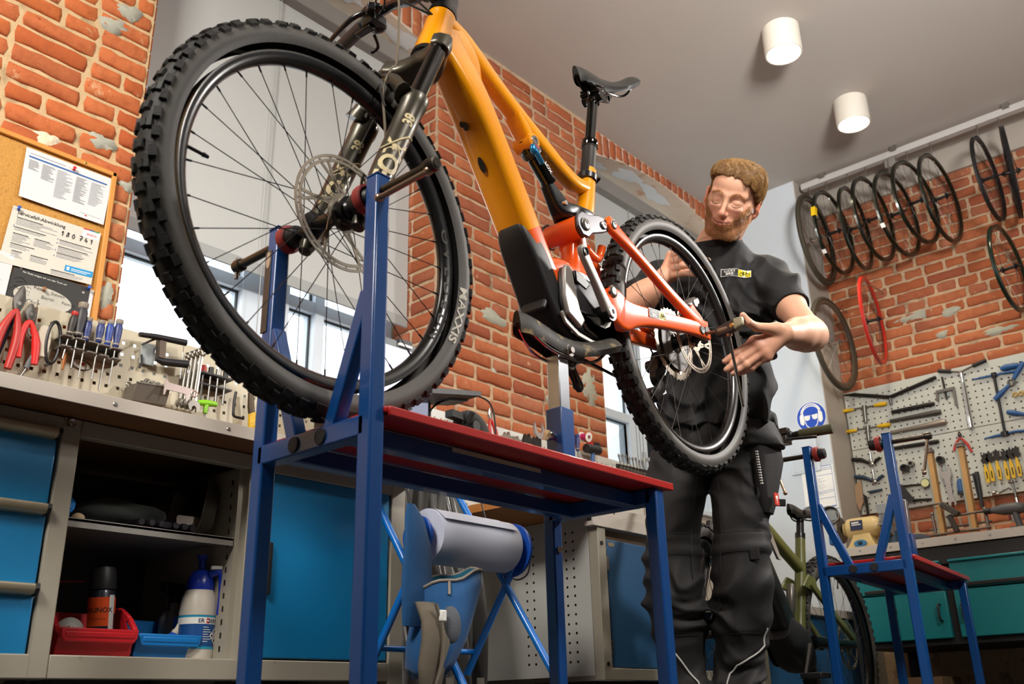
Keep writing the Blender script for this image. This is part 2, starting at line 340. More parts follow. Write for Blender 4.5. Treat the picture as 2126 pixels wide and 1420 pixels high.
# soldier courses over the windows
def soldiers(parent, y0, y1, bot, seed):
    S, Hd = variants(brick_b); r = random.Random(seed); y = y0
    while y < y1-.02:
        t = (y+.035-y0)/(y1-y0); i = min(len(bot)-2, int(t*(len(bot)-1))); zb = bot[i][1]+(bot[i+1][1]-bot[i][1])*(t*(len(bot)-1)-i)
        zb = max(zb, bot[i][1], bot[i+1][1] if t*(len(bot)-1)-i > .6 else 0); hgt = ZC-zb-.008
        o = place_brick(r.choice(Hd if hgt < .16 else S), parent, V((XW-.006, y+.0345, zb+.004+hgt/2)), -PI/2, hgt/(HL if hgt < .16 else SL), 1, PI/2); y += CH
soldiers(l2, 4.08, 5.56, b2, 3); soldiers(l1, 1.35, 2.79, b1, 4)
def cement_patch(parent, p, nrm, rx, ry, seed, mt=cement):
    u = V((-nrm[1], nrm[0], 0)); m = M(); poly = blob(26, rx, ry, seed, .3); r = random.Random(seed)
    n = 26; P = V(p); N = V(nrm); vs = [P+u*a+V((0, 0, b))-N*.004 for a, b in poly]+[P+(u*a+V((0, 0, b)))*.9+N*(.007+r.uniform(0, .002)) for a, b in poly]+[P+N*.011]
    m.add(vs, [(i, (i+1) % n, n+(i+1) % n, n+i) for i in range(n)]+[(n+i, n+(i+1) % n, 2*n) for i in range(n)])
    obj('cement_patch', m, mt, parent, smooth=70)
for y, z, a, b, s in ((1.245, 2.545, .045, .04, 1), (1.195, 2.46, .055, .035, 2), (1.215, 1.985, .045, .035, 4), (1.315, 1.86, .03, .02, 5), (1.30, 1.44, .03, .05, 6)): cement_patch(wl, (XW, y, z), (1, 0, 0), a, b, s)
cement_patch(wl, (XW, 1.03, 1.90), (1, 0, 0), .05, .045, 31, mat('pale_plaster', '#d8cbb0', .95, bump=.8, bscale=90))
for y, z, a, b, s in ((3.45, 2.98, .06, .05, 7), (3.62, 2.86, .06, .05, 8), (3.18, 1.92, .09, .04, 9), (3.62, 2.27, .05, .09, 10), (3.60, 1.60, .03, .04, 11), (3.98, 2.55, .05, .11, 12), (3.93, 1.74, .06, .12, 13), (3.17, 1.62, .025, .04, 14), (2.95, 2.06, .06, .03, 15), (3.86, 2.05, .06, .07, 17), (3.33, 2.33, .04, .05, 18)): cement_patch(wm, (XW, y, z), (1, 0, 0), a, b, s)
for x, z, a, b, s in ((-1.75, 2.40, .12, .03, 21), (-1.55, 2.37, .06, .03, 22), (-1.62, 2.25, .05, .03, 23), (-1.80, 1.15, .07, .06, 24), (-1.45, 1.12, .06, .05, 25), (-1.3, 2.18, .12, .02, 26)): cement_patch(wb, (x, YB, z), (0, -1, 0), a, b, s)
# ---------------------------------------------------------------- windows
framew = mat('white_window_frame', '#c9d3dd', .45, var=.03)
gasket = mat('dark_gasket', '#2c3338', .6)
glass = glassmat('window_glass', (.97, .985, .98))
steel = mat('brushed_steel', '#b9b8b4', .3, 1., var=.1, scale=40)
def window(name, y0, y1, z0, z1, posts, rails, handle_y):
    xg = -3.2; m = M()
    m.span((xg-.05, y0, z0), (xg+.03, y0+.07, z1)); m.span((xg-.05, y1-.07, z0), (xg+.03, y1, z1)); m.span((xg-.05, y0, z0), (xg+.03, y1, z0+.06)); m.span((xg-.05, y0, z1-.06), (xg+.03, y1, z1))
    root = struct(name, m, framew, bevel=.004)
    for a, b in posts:
        q = M().span((xg-.045, a, z0+.06), (xg+.045, b, z1-.06)); obj('window_post', q, framew, root, bevel=.004)
        if b-a > .1:
            for k in (.33, .52, .72): obj('post_groove', M().span((xg+.0452, a+(b-a)*k, z0+.08), (xg+.0462, a+(b-a)*k+.003, z1-.08)), gasket, root, smooth=0)
    for z, hgt in rails: obj('window_rail', M().span((xg-.04, y0+.07, z), (xg+.038, y1-.07, z+hgt)), framew, root, bevel=.004)
    ys = [y0+.07]+[c for p in posts for c in p]+[y1-.07]; zs = [z0+.06]+[c for r_ in rails for c in (r_[0], r_[0]+r_[1])]+[z1-.06]
    for i in range(0, len(ys), 2):
        for k in range(0, len(zs), 2):
            a, b, c, d = ys[i], ys[i+1], zs[k], zs[k+1]
            obj('glass_pane', M().quad((xg, a, c), (0, b-a, 0), (0, 0, d-c)), glass, root, smooth=0)
            g = M()
            for p, q in (((a, c), (a+.008, d)), ((b-.008, c), (b, d)), ((a, c), (b, c+.008)), ((a, d-.008), (b, d))): g.span((xg+.002, p[0], p[1]), (xg+.012, q[0], q[1]))
            obj('pane_gasket', g, gasket, root, smooth=0)
    if handle_y:
        hm = M().box((xg+.052, handle_y, 1.55), (.008, .03, .10)).box((xg+.07, handle_y, 1.55), (.03, .012, .02)); obj('window_lock', hm, steel, root, bevel=.002)
    return root
window('window_1', 1.34, 2.80, 1.2, 3.3, [(1.98, 2.21), (2.345, 2.395)], [(1.775, .055)], 2.165)
window('window_2', 4.07, 5.574, 1.2, 3.3, [(4.71, 4.88)], [(1.76, .055), (1.40, .05)], 4.83)
for yy0, yy1 in ((1.34, 2.80), (4.07, 5.574)):
    pass
struct('trim_1', M().span((-3.2, 1.345, 1.195), (-2.86, 2.795, 1.225)), framew, bevel=.004)
struct('trim_2', M().span((-3.2, 4.075, 1.195), (-2.86, 5.57, 1.225)), framew, bevel=.004)
struct('trim_3', M().span((-3.2, 1.336, 1.2), (-2.89, 1.345, 1.80)).span((-3.2, 1.345, 1.2), (-3.12, 1.36, 3.2)), framew)
# outside: pale courtyard ground and a bare tree
struct('ground', M().span((-40, -30, -1.3), (-3.45, 40, -1.2)), mat('pale_gravel', '#b9b9b4', .9))
tm = M()
def branch(p, d, L, r, lv, rr):
    q = p+d*L; tm.tube([p, (p+q)/2+V((rr.uniform(-.05, .05), rr.uniform(-.05, .05), 0))*L, q], [r, r*.8, r*.6], 5)
    if lv:
        for _ in range(3):
            dd = (d+V((rr.uniform(-.7, .7), rr.uniform(-.7, .7), rr.uniform(-.2, .5)))).normalized(); branch(p+d*L*rr.uniform(.55, 1), dd, L*.66, r*.55, lv-1, rr)
branch(V((-9.5, 6.6, -1.25)), V((0, 0, 1)), 2.1, .07, 4, random.Random(4))
tree = obj('bare_tree', tm, mat('grey_bark', '#8c8f94', .9)); tag(tree, 'small leafless tree standing outside behind the left window', 'tree')
# ---------------------------------------------------------------- roller blinds
blindm = mat('blind_fabric', '#b9bcbb', .9, var=.02, scale=3)
hem = mat('blind_hem', '#9fa3a3', .8, var=.03); cass = mat('blind_cassette', '#85827e', .6, var=.03)
def blind(y0, y1, zb, zt, label):
    t = thing('roller_blind', label, 'blind', (-3.05, (y0+y1)/2, zb))
    obj('blind_fabric', M().span((-3.052, y0+.01, zb+.05), (-3.049, y1-.01, zt)), blindm, t, world=True, smooth=0)
    obj('hem_bar', M().span((-3.056, y0+.01, zb), (-3.044, y1-.01, zb+.05)), hem, t, world=True, bevel=.002)
    obj('cassette', M().span((-3.10, y0, zt-.01), (-2.99, y1, zt+.085)), cass, t, world=True, bevel=.006)
    cord = M().tube([(-3.035, y0+.6, zb-.62), (-3.035, y0+.6, zt)], .0022, 6); obj('pull_cord', cord, hem, t, world=True)
blind(1.38, 2.79, 1.80, 3.17, 'large pale grey roller blind covering the left window behind the front wheel')
blind(4.08, 5.56, 2.59, 3.17, 'pale grey roller blind on the further window behind the rear wheel')
# ---------------------------------------------------------------- ceiling spots and the rail on the back wall
lampw = mat('white_lamp_housing', '#d8d2c6', .5, var=.02)
lampe = mat('lamp_glow', '#fff4d2', .5, emit='#fff0c8', est=14.)
def spot(loc, label):
    t = thing('ceiling_spotlight', label, 'ceiling light', loc, group='cylindrical ceiling spotlights')
    m = M().lathe([(0.001, 0), (.093, 0), (.095, -.002), (.095, -.155), (.092, -.16), (.086, -.16), (.084, -.15), (.001, -.15)], (0, 0, 0), (0, 0, 1), 40)
    obj('housing', m, lampw, t); obj('diffuser', M().lathe([(.001, -.154), (.0835, -.154)], (0, 0, 0), (0, 0, 1), 40), lampe, t)
    l = bpy.data.lights.new('spot_bulb', 'SPOT'); l.energy = 55; l.color = (1, .85, .62); l.spot_size = math.radians(120); l.spot_blend = .6; l.shadow_soft_size = .07
    o = bpy.data.objects.new('spot_bulb', l); COL.objects.link(o); o.parent = t; o.location = (0, 0, -.19)
    return t
spot((-1.62, 4.07, ZC), 'white cylindrical ceiling spotlight, the one nearer the viewer')
spot((-1.62, 4.95, ZC), 'white cylindrical ceiling spotlight, the one nearer the hanging wheels')
# ---------------------------------------------------------------- the orange mountain bike in the work stand (local axes: x forward, y left, z up, origin rear axle)
RA, FA = V((-1.308, 2.234, 1.111)), V((-1.254, .948, .981))
ex = (FA-RA).normalized(); ey = V((0, 0, 1)).cross(V((ex.x, ex.y, 0))).normalized(); ez = ex.cross(ey)
BIKE = Matrix((ex, ey, ez)).transposed().to_4x4(); BIKE.translation = RA; WB = (FA-RA).length
rubber = mat('tyre_rubber', '#232322', .62, var=.25, scale=9, bump=.15, bscale=200, spec=.35)
rubber_side = mat('tyre_sidewall', '#504d49', .55, var=.12, scale=20, bump=.1, bscale=300, spec=.4)
carbon = mat('rim_black', '#1b1b1c', .28, var=.1, coat=.25)
blackm = mat('black_metal', '#17171a', .32, .3, var=.1, coat=.2)
blackp = mat('black_plastic', '#18181a', .5, var=.15)
chrome = mat('polished_metal', '#c8c6c2', .18, 1., var=.06)
steelw = mat('spoke_steel', '#3a3b3d', .35, .8)
spoke_s = mat('bright_spoke_steel', '#5d5c5a', .4, .7)
rotor_m = mat('rotor_steel', '#a39a8c', .32, .9, var=.1, scale=30)
yellow = mat('yellow_orange_lacquer', '#f09a06', .22, var=.02, coat=.9)
orange = mat('red_orange_lacquer', '#ea5a14', .22, var=.02, coat=.9)
forkm = mat('dark_bronze_anodised', '#48443a', .38, .55, var=.06, coat=.2)
stanch = mat('glossy_black_stanchion', '#141413', .08, .6, coat=.8)
decal = mat('beige_decal', '#cdbd92', .5, var=.04)
greyc = mat('grey_motor_cover', '#8f8a84', .42, .25, var=.05, coat=.1)
greyd = mat('dark_grey_cover', '#2b2b2d', .45, var=.1)
ivory = mat('ivory_lettering', '#d5d0c0', .6)
white = mat('white_print', '#e8e8e4', .5)
blackprint = mat('black_print', '#141414', .5)
logoy = mat('logo_yellow', '#e3d21c', .45)
redm = mat('red_rubber', '#8f2a26', .55, var=.1)
def tyre_mesh(R=.3425, r=.0305, n=120, m=18):
    M_ = M(); rings = []
    for i in range(n):
        a = 2*PI*i/n; d = V((math.cos(a), 0, math.sin(a))); ring = []
        for j in range(m+1):
            b = math.radians(-128)+math.radians(256)*j/m
            ring.append(d*(R+r*.93*math.cos(b))+V((0, r*1.0*math.sin(b), 0)))
        rings.append(ring)
    for i in range(n):
        k = (i+1) % n; vs = rings[i]+rings[k]; q = m+1
        M_.cur = 0; M_.add(vs, [(j, j+1, q+j+1, q+j) for j in range(m)])
    for f_i, f in enumerate(M_.f):
        j = f_i % m; M_.mi[f_i] = 0 if m*.27 < j+.5 < m*.73 else 1
    return M_
def knobs(n=66, R=.3425, r=.0305):
    m = M()
    def knob(a, b, wa, wb, h, tw=0):
        # block on the casing at angle a round the wheel, b round the section
        d = V((math.cos(a), 0, math.sin(a))); tg = V((-math.sin(a), 0, math.cos(a))); nr = d*math.cos(b)+V((0, math.sin(b), 0)); la = V((0, 1, 0))*math.cos(b)-d*math.sin(b)
        t2 = tg*math.cos(tw)+la*math.sin(tw); l2 = la*math.cos(tw)-tg*math.sin(tw); c = d*R+nr*(r*.94)
        vs = [c+t2*i*wa+l2*j*wb for i, j in ((-1, -1), (1, -1), (1, 1), (-1, 1))]+[c+nr*h+t2*(i*wa*.86)+l2*j*wb*.86 for i, j in ((-1, -1), (1, -1), (1, 1), (-1, 1))]
        m.add(vs, [(4, 5, 6, 7), (0, 1, 5, 4), (1, 2, 6, 5), (2, 3, 7, 6), (3, 0, 4, 7)])
    for i in range(n):
        a = 2*PI*i/n
        for s in (-1, 1):
            knob(a+(.5 if i % 2 else .52)*PI/n*s*.2, s*math.radians(56 if i % 2 else 51), .0098, .0065, .0062)
            if i % 2 == 0: knob(a+PI/n, s*math.radians(14), .0075, .0062, .0046, s*.15)
            else: knob(a+PI/n, s*math.radians(17), .0068, .0058, .0046, -s*.2)
            if i % 2: knob(a+PI/n, s*math.radians(35), .008, .0045, .005)
    return m
def rim_mesh(ro=.3155, ri=.2925, w=.0165, n=96):
    prof = [(ro, w), (ro-.004, w+.001), (ri+.009, w*.82), (ri+.002, w*.45), (ri, 0), (ri+.002, -w*.45), (ri+.009, -w*.82), (ro-.004, -w-.001), (ro, -w), (ro-.002, -w+.003), (ro-.008, 0), (ro-.002, w-.003), (ro, w)]
    return M().lathe(prof, (0, 0, 0), (0, 1, 0), n, (1, 0, 0))
def rotor_mesh(R, n=6, slots=True):
    m = M(); N = 72; th = .0018
    for y0 in (0,):
        # outer braking band in two rings joined by studs, then swept arms to the carrier
        for ro, ri in ((R, R-.0055), (R-.0085, R-.0145)):
            m.lathe([(ri, -th/2), (ro, -th/2), (ro, th/2), (ri, th/2), (ri, -th/2)], (0, 0, 0), (0, 1, 0), N, (1, 0, 0))
        for i in range(24):
            a = 2*PI*i/24; d = V((math.cos(a), 0, math.sin(a))); m.bar(d*(R-.0095), d*(R-.0045), .004, th, (0, 1, 0))
        for i in range(n):
            for off, sw in ((0, .62), (.18, .08)):
                a = 2*PI*i/n+off; d0 = V((math.cos(a), 0, math.sin(a))); d1 = V((math.cos(a+sw), 0, math.sin(a+sw)))
                m.bar(d0*(R-.013), d1*.036, .006, th, (0, 1, 0))
        m.lathe([(.024, -th/2), (.037, -th/2), (.037, th/2), (.024, th/2), (.024, -th/2)], (0, 0, 0), (0, 1, 0), 36, (1, 0, 0))
        for i in range(6):
            a = 2*PI*i/6; d = V((math.cos(a), 0, math.sin(a))); m.cyl(d*.022+V((0, -.001, 0)), d*.022+V((0, .004, 0)), .004, n=8)
    return m
def hub_mesh(w=.05, rl=.029):
    return M().lathe([(.0, -w-.008), (.009, -w-.008), (.011, -w), (rl, -w+.012), (rl, -w+.016), (.015, -w+.024), (.013, 0), (.015, w-.024), (rl, w-.016), (rl, w-.012), (.016, w), (.011, w+.008), (0, w+.008)], (0, 0, 0), (0, 1, 0), 24, (1, 0, 0))
SPOKES = None
def add_spokes(wheel, n=32, ri=.294, rh=.027, w=.034, mt=None, r=.0009, phase=0., z=3):
    base = {}
    for k in range(n):
        side = 1 if k % 2 == 0 else -1; lead = 1 if (k//2) % 2 == 0 else -1
        a = 2*PI*k/n+phase; b = a+lead*z*2*PI*2/n*1.05
        key = (side, lead)
        if key not in base:
            b0 = lead*z*2*PI*2/n*1.05
            p = V((ri, side*.002, 0)); q = V((math.cos(b0)*rh, side*w, math.sin(b0)*rh))
            m = M(); m.cyl(p, q, r, n=6); d = (q-p).normalized(); m.cyl(p-d*.002, p+d*.012, r*2.0, n=6)
            me_o = obj('spoke', m, mt or steelw, wheel); me_o.rotation_euler = (0, -a, 0); base[key] = me_o
        else:
            c = base[key].copy(); COL.objects.link(c); c.parent = wheel; c.rotation_euler = (0, -a, 0)
bike = thing('mountain_bike', 'orange and yellow full suspension electric mountain bike clamped up in the blue stand', 'bicycle', mtx=BIKE)
# front wheel
def wheel(name, pos, phase, rotor_R, spoke_mt, va):
    r = obj(name, rim_mesh(), carbon, bike, smooth=50); r.location = pos
    t = obj('tyre', tyre_mesh(), [rubber, rubber_side], r, smooth=60)
    k = obj('tread_knobs', knobs(), rubber, r, smooth=0); k['kind'] = 'stuff'
    obj('hub', hub_mesh(), blackm, r, smooth=40)
    ro = obj('brake_rotor', rotor_mesh(rotor_R), rotor_m, r, smooth=30); ro.location = (0, .043, 0)
    add_spokes(r, 32, mt=spoke_mt, phase=phase)
    v = M().cyl((.292, 0, 0), (.262, 0, 0), .003, n=8).cyl((.262, 0, 0), (.252, 0, 0), .0045, .003, n=8); vo = obj('valve', v, blackm, r); vo.rotation_euler = (0, -va, 0)
    return r
fw = wheel('front_wheel', (WB, 0, 0), .07, .11, steelw, .06+PI/32)
rw = wheel('rear_wheel', (0, 0, 0), .05, .10, spoke_s, 2.3)
# lettering on the front tyre and graphics on its rim
def tyre_text(m, body, size, amid, R, yf, flip, bold=.01, xs=1.):
    vs, fs = text_mesh(body, 'CENTER', bold)
    def w_(p):
        x, h = p[0]*size*xs, p[1]*size
        a = amid+x/R; return V((math.cos(a)*(R+h), yf(R+h), math.sin(a)*(R+h)))
    m.add([w_(p) for p in vs], fs)
side_y = lambda rr: .0306*math.sqrt(max(.05, 1-((rr-.3425)/.0305/.93)**2))+.0006
m = M(); tyre_text(m, 'MAXXIS', .0225, 3.53, .3275, lambda rr: side_y(rr)+.0009, True, .02, 1.65)
obj('tyre_lettering', m, ivory, fw, smooth=0)['label'] = 'pale MAXXIS lettering on the tyre wall'
rim_y = lambda rr: .0136+.0036*(rr-.3015)/.014+.0008
m = M()
for k, s_ in enumerate(('O', 'V', 'E', 'D', 'E', 'D', 'N')): tyre_text(m, s_, .0235, PI-.15+k*.125, .2955, rim_y, True, .02, 1.7)
obj('rim_graphics', m, mat('dark_rim_print', '#3d3a32', .35, coat=.2), fw, smooth=0)
# frame: down tube, top tube, head tube, seat tube
def rrect(c, u, v, w_, h_, rad=.35, n=4):
    pts = []; r = min(w_, h_)/2*rad*2 if rad <= .5 else min(w_, h_)/2; r = min(w_, h_)*rad
    for cx, cy, a0 in ((w_/2-r, h_/2-r, 0), (-w_/2+r, h_/2-r, PI/2), (-w_/2+r, -h_/2+r, PI), (w_/2-r, -h_/2+r, 1.5*PI)):
        for i in range(n): a = a0+PI/2*i/(n-1); pts.append(V(c)+V(u)*(cx+r*math.cos(a))+V(v)*(cy+r*math.sin(a)))
    return pts
LY = V((0, 1, 0))
def side_tube(m, pts, rad=.35, n=5, sub=3):
    """pts: (x, z, width across, depth in plane); rounded box section following a path in the side plane"""
    P = [V((p[0], 0, p[1])) for p in pts]; Q = smooth_path(P, sub); rings = []
    W_ = smooth_path([V((p[2], p[3], p[4] if len(p) > 4 else 0)) for p in pts], sub)
    for i, c in enumerate(Q):
        d = (Q[min(i+1, len(Q)-1)]-Q[max(i-1, 0)]).normalized(); nrm = LY.cross(d)
        rings.append(rrect(c+V((0, W_[i].z, 0)), LY, nrm, W_[i].x, W_[i].y, rad, n))
    return m.loft(rings)
dt_up = [(.945, .535, .060, .085), (.905, .475, .078, .078), (.868, .420, .088, .070), (.820, .335, .090, .066), (.770, .240, .090, .066), (.728, .160, .090, .068), (.715, .135, .090, .068)]
dt_lo = [(.715, .135, .090, .068), (.690, .085, .090, .070), (.655, .015, .092, .076), (.628, -.04, .09, .08)]
frame_ = obj('frame', side_tube(M(), dt_up, .25), yellow, bike, smooth=50)
m = M(); side_tube(m, dt_lo, .25)
obj('lower_down_tube', m, orange, bike, smooth=50)['label'] = 'red orange lower half of the down tube'
hd = V((-.45, 0, .893))
m = M(); H0, H1 = V((.988, 0, .478)), V((.934, 0, .602))
m.lathe([(.02, -.002), (.036, 0), (.0365, .02), (.034, .05), (.032, .10), (.033, .132), (.02, .135)], H0, H1-H0, 28)
obj('head_tube', m, yellow, bike, smooth=50)
m = M(); side_tube(m, [(.945, .585, .055, .05), (.885, .568, .052, .05), (.827, .535, .048, .05), (.765, .497, .044, .044), (.690, .453, .042, .044), (.615, .412, .042, .044), (.540, .371, .042, .042), (.475, .343, .042, .040), (.425, .342, .04, .038), (.40, .345, .038, .036)], .35)
obj('top_tube', m, yellow, bike, smooth=50)
# web between head, top tube and down tube
m = M(); side_tube(m, [(.935, .555, .05, .10), (.895, .52, .06, .10), (.855, .487, .05, .075), (.828, .474, .03, .03)], .3); obj('gusset', m, yellow, bike, smooth=50)
m = M(); side_tube(m, [(.700, .445, .046, .02), (.672, .415, .046, .034), (.655, .395, .044, .036), (.648, .378, .04, .026)], .35); m.cyl((.655, -.026, .385), (.655, .026, .385), .02, n=20); obj('shock_mount', m, yellow, bike, smooth=50)
obj('pivot_bolt', M().lathe([(.0, .0275), (.005, .0275), (.006, .029), (.012, .029), (.013, .026), (.013, .024)], (.655, 0, .385), (0, 1, 0), 20), chrome, bike)
m = M(); st = [(.385, .405, .040, .040), (.402, .35, .042, .044), (.425, .28, .046, .05), (.445, .235, .046, .055)]; side_tube(m, st, .42); obj('seat_tube', m, yellow, bike, smooth=50)
m = M(); side_tube(m, [(.505, .198, .07, .05), (.498, .17, .066, .056), (.498, .13, .066, .066), (.502, .085, .074, .085), (.51, .06, .08, .10)], .35)
m.cyl((.527, -.046, .19), (.527, .046, .19), .029, n=28)
side_tube(m, [(.60, .055, .088, .05), (.54, .058, .088, .045), (.48, .045, .084, .05), (.44, .032, .08, .06), (.425, .0, .075, .07), (.425, -.04, .07, .06)], .3)
side_tube(m, [(.665, .035, .088, .09), (.62, .06, .09, .06), (.585, .06, .09, .045)], .3)
m.tube([(.478, .02, .15), (.455, .02, .142), (.428, .02, .138), (.405, .015, .15), (.395, .02, .18)], [.016, .013, .010, .010, .011], 10, sub=4)
obj('motor_cradle', m, orange, bike, smooth=50)['label'] = 'red orange motor cradle and lower seat tube'
# battery cover on the lower down tube and skid plate
m = M(); side_tube(m, [(.739, .152, .05, .03), (.735, .14, .074, .044), (.720, .108, .088, .055), (.690, .05, .094, .058), (.662, -.01, .096, .060), (.640, -.05, .098, .062), (.615, -.085, .10, .06), (.575, -.105, .104, .05), (.52, -.112, .108, .03), (.468, -.105, .10, .02)], .22, sub=3); battery = obj('battery_cover', m, blackp, bike, smooth=50)
obj('cover_latch', M().box((.683, .0, -.03), (.05, .07, .012), (0, math.radians(62), 0)), greyd, battery, bevel=.006, seg=3)
# motor covers
m = M(); poly = [(.640, .045), (.628, .06), (.60, .065), (.575, .058), (.560, .02), (.575, -.03), (.60, -.075), (.560, -.098), (.47, -.104), (.462, -.085), (.468, -.06), (.48, -.085), (.58, -.07), (.63, -.075), (.655, -.062), (.652, -.02)]
m = M()
def plate(m, poly, y, t, s=1):
    return m.prism([(p[0], p[1]) for p in poly], (0, y, 0), (1, 0, 0), (0, 0, 1), -t*s)
for s in (1, -1):
    m = M(); plate(m, [(.646, .04), (.634, .058), (.61, .062), (.585, .05), (.545, .03), (.50, .015), (.475, -.01), (.465, -.06), (.47, -.098), (.52, -.106), (.60, -.09), (.645, -.065), (.655, -.03)], s*.036, .022, s); obj('motor_body', m, greyd, bike, bevel=.008, seg=3)
    m = M(); plate(m, [(.648, .046), (.640, .058), (.626, .06), (.616, .05), (.612, .01), (.600, -.045), (.574, -.083), (.535, -.095), (.472, -.098), (.463, -.075), (.468, -.052), (.480, -.068), (.505, -.078), (.548, -.074), (.578, -.062), (.604, -.09), (.652, -.062), (.660, -.02)], s*.056, .012, s); obj('motor_cover', m, greyc, bike, bevel=.005, seg=3)['label'] = 'light grey ribbed motor cover'
    m = M(); m.lathe([(.0, .062), (.045, .062), (.056, .058), (.060, .050), (.060, .03)], (.552, 0, -.01), (0, s, 0), 36); obj('motor_cap', m, blackp, bike, smooth=50)
    m = M(); plate(m, [(.60, .056), (.565, .05), (.54, .03), (.56, .012), (.60, .026)], s*.054, .01, s); obj('motor_vent', m, greyd, bike, bevel=.004)
m = M(); m.prism([(.668, -.06), (.655, -.085), (.61, -.108), (.55, -.117), (.47, -.115), (.466, -.104), (.55, -.107), (.605, -.097), (.648, -.074), (.658, -.055)], (0, .06, 0), (1, 0, 0), (0, 0, 1), .006)
obj('cover_trim', m, greyc, bike, bevel=.002)
# cranks
def crank(s, tip):
    b = V((.503, s*.082, -.037)); t_ = V((tip[0], s*.098, tip[1])); d = (t_-b).normalized(); q = V((0, 1, 0)).cross(d).normalized(); L = (t_-b).length; m = M(); rings = []
    for f, w_, h_ in ((-.105, .022, .018), (-.07, .034, .020), (.05, .036, .020), (.2, .030, .019), (.5, .026, .017), (.82, .027, .015), (1.0, .030, .014), (1.07, .026, .014), (1.105, .016, .012)):
        rings.append(rrect(b+d*(L*f)+V((0, s*.0, 0)), q, LY, w_, h_, .3, 4))
    m.loft(rings if s > 0 else rings)
    c = obj('crank_arm', m, greyc if s > 0 else blackm, bike, smooth=45)
    if s > 0: c['label'] = 'grey crank arm facing the viewer'
    w_ = V((0, s, 0)); mm = M().lathe([(.0, .0055), (.0085, .0055), (.0085, .0108), (.0105, .0112), (.0108, .009)], t_, w_, 20); obj('pedal_eye', mm, blackp, c)
    mm = M().lathe([(.0, .0065), (.006, .0065), (.007, .0125), (.0135, .0125), (.0145, .0105), (.0145, .009)], b, w_, 20); obj('crank_bolt', mm, chrome, c)
    return c
crank(1, (.612, .084)); crank(-1, (.394, -.158))
obj('bottom_bracket', M().cyl((.503, -.09, -.037), (.503, .09, -.037), .022, n=24), blackm, bike)
# chainring, chain, cassette, derailleur (far side)
m = M(); m.lathe([(.03, -.002), (.058, -.002), (.062, 0), (.058, .002), (.03, .002), (.03, -.002)], (.503, -.052, -.037), (0, 1, 0), 34); obj('chainring', m, blackm, bike)
m = M()
for i, rr in enumerate((.104, .094, .084, .073, .064, .055, .048, .041, .035, .030, .025, .021)):
    y = -.022-i*.0036; m.lathe([(rr-.016, y-.0012), (rr, y-.0009), (rr, y+.0009), (rr-.016, y+.0012), (rr-.016, y-.0012)], (0, 0, 0), (0, 1, 0), 40)
    for k in range(int(rr*330)): a = 2*PI*k/int(rr*330); d = V((math.cos(a), 0, math.sin(a))); m.bar(d*(rr-.001)+V((0, y, 0)), d*(rr+.0035)+V((0, y, 0)), .004, .0016, (0, 1, 0))
for k in range(7): a = 2*PI*k/7; d = V((math.cos(a), 0, math.sin(a))); m.bar(d*.02+V((0, -.03, 0)), d*.09+V((0, -.024, 0)), .012, .003, (0, 1, 0))
obj('cassette', m, mat('cassette_metal', '#b3a99c', .3, .95, var=.2, scale=60), bike, smooth=30)
m = M(); m.lathe([(.03, 0), (.078, 0), (.078, .002), (.03, .002), (.03, 0)], (0, -.017, 0), (0, 1, 0), 40); obj('spoke_guard', m, mat('grey_disc', '#6b6865', .5, .2), bike)
m = M(); m.tube([(.503, -.052, .022), (.25, -.05, .035), (0, -.046, .052)], .0042, 6); m.tube([(.503, -.052, -.096), (.25, -.052, -.135), (.085, -.05, -.165)], .0042, 6); obj('chain', m, blackm, bike)
m = M(); m.prism([(.0, .0), (.03, -.01), (.055, -.05), (.06, -.09), (.035, -.10), (.01, -.06), (-.01, -.02)], (0.01, -.075, -.01), (1, 0, 0), (0, 0, 1), -.03)
m.prism([(.035, -.085), (.06, -.085), (.12, -.15), (.10, -.165), (.05, -.13)], (0, -.05, -.01), (1, 0, 0), (0, 0, 1), -.01)
m.cyl((.06, -.066, -.10), (.06, -.044, -.10), .026, n=18).cyl((.10, -.066, -.155), (.10, -.044, -.155), .022, n=18)
m.cyl((.045, -.09, -.06), (.045, -.05, -.06), .018, n=14); m.tube([(.02, -.08, -.02), (.05, -.085, .02), (.10, -.085, .03)], .003, 6, sub=4)
obj('derailleur', m, blackm, bike, bevel=.003)
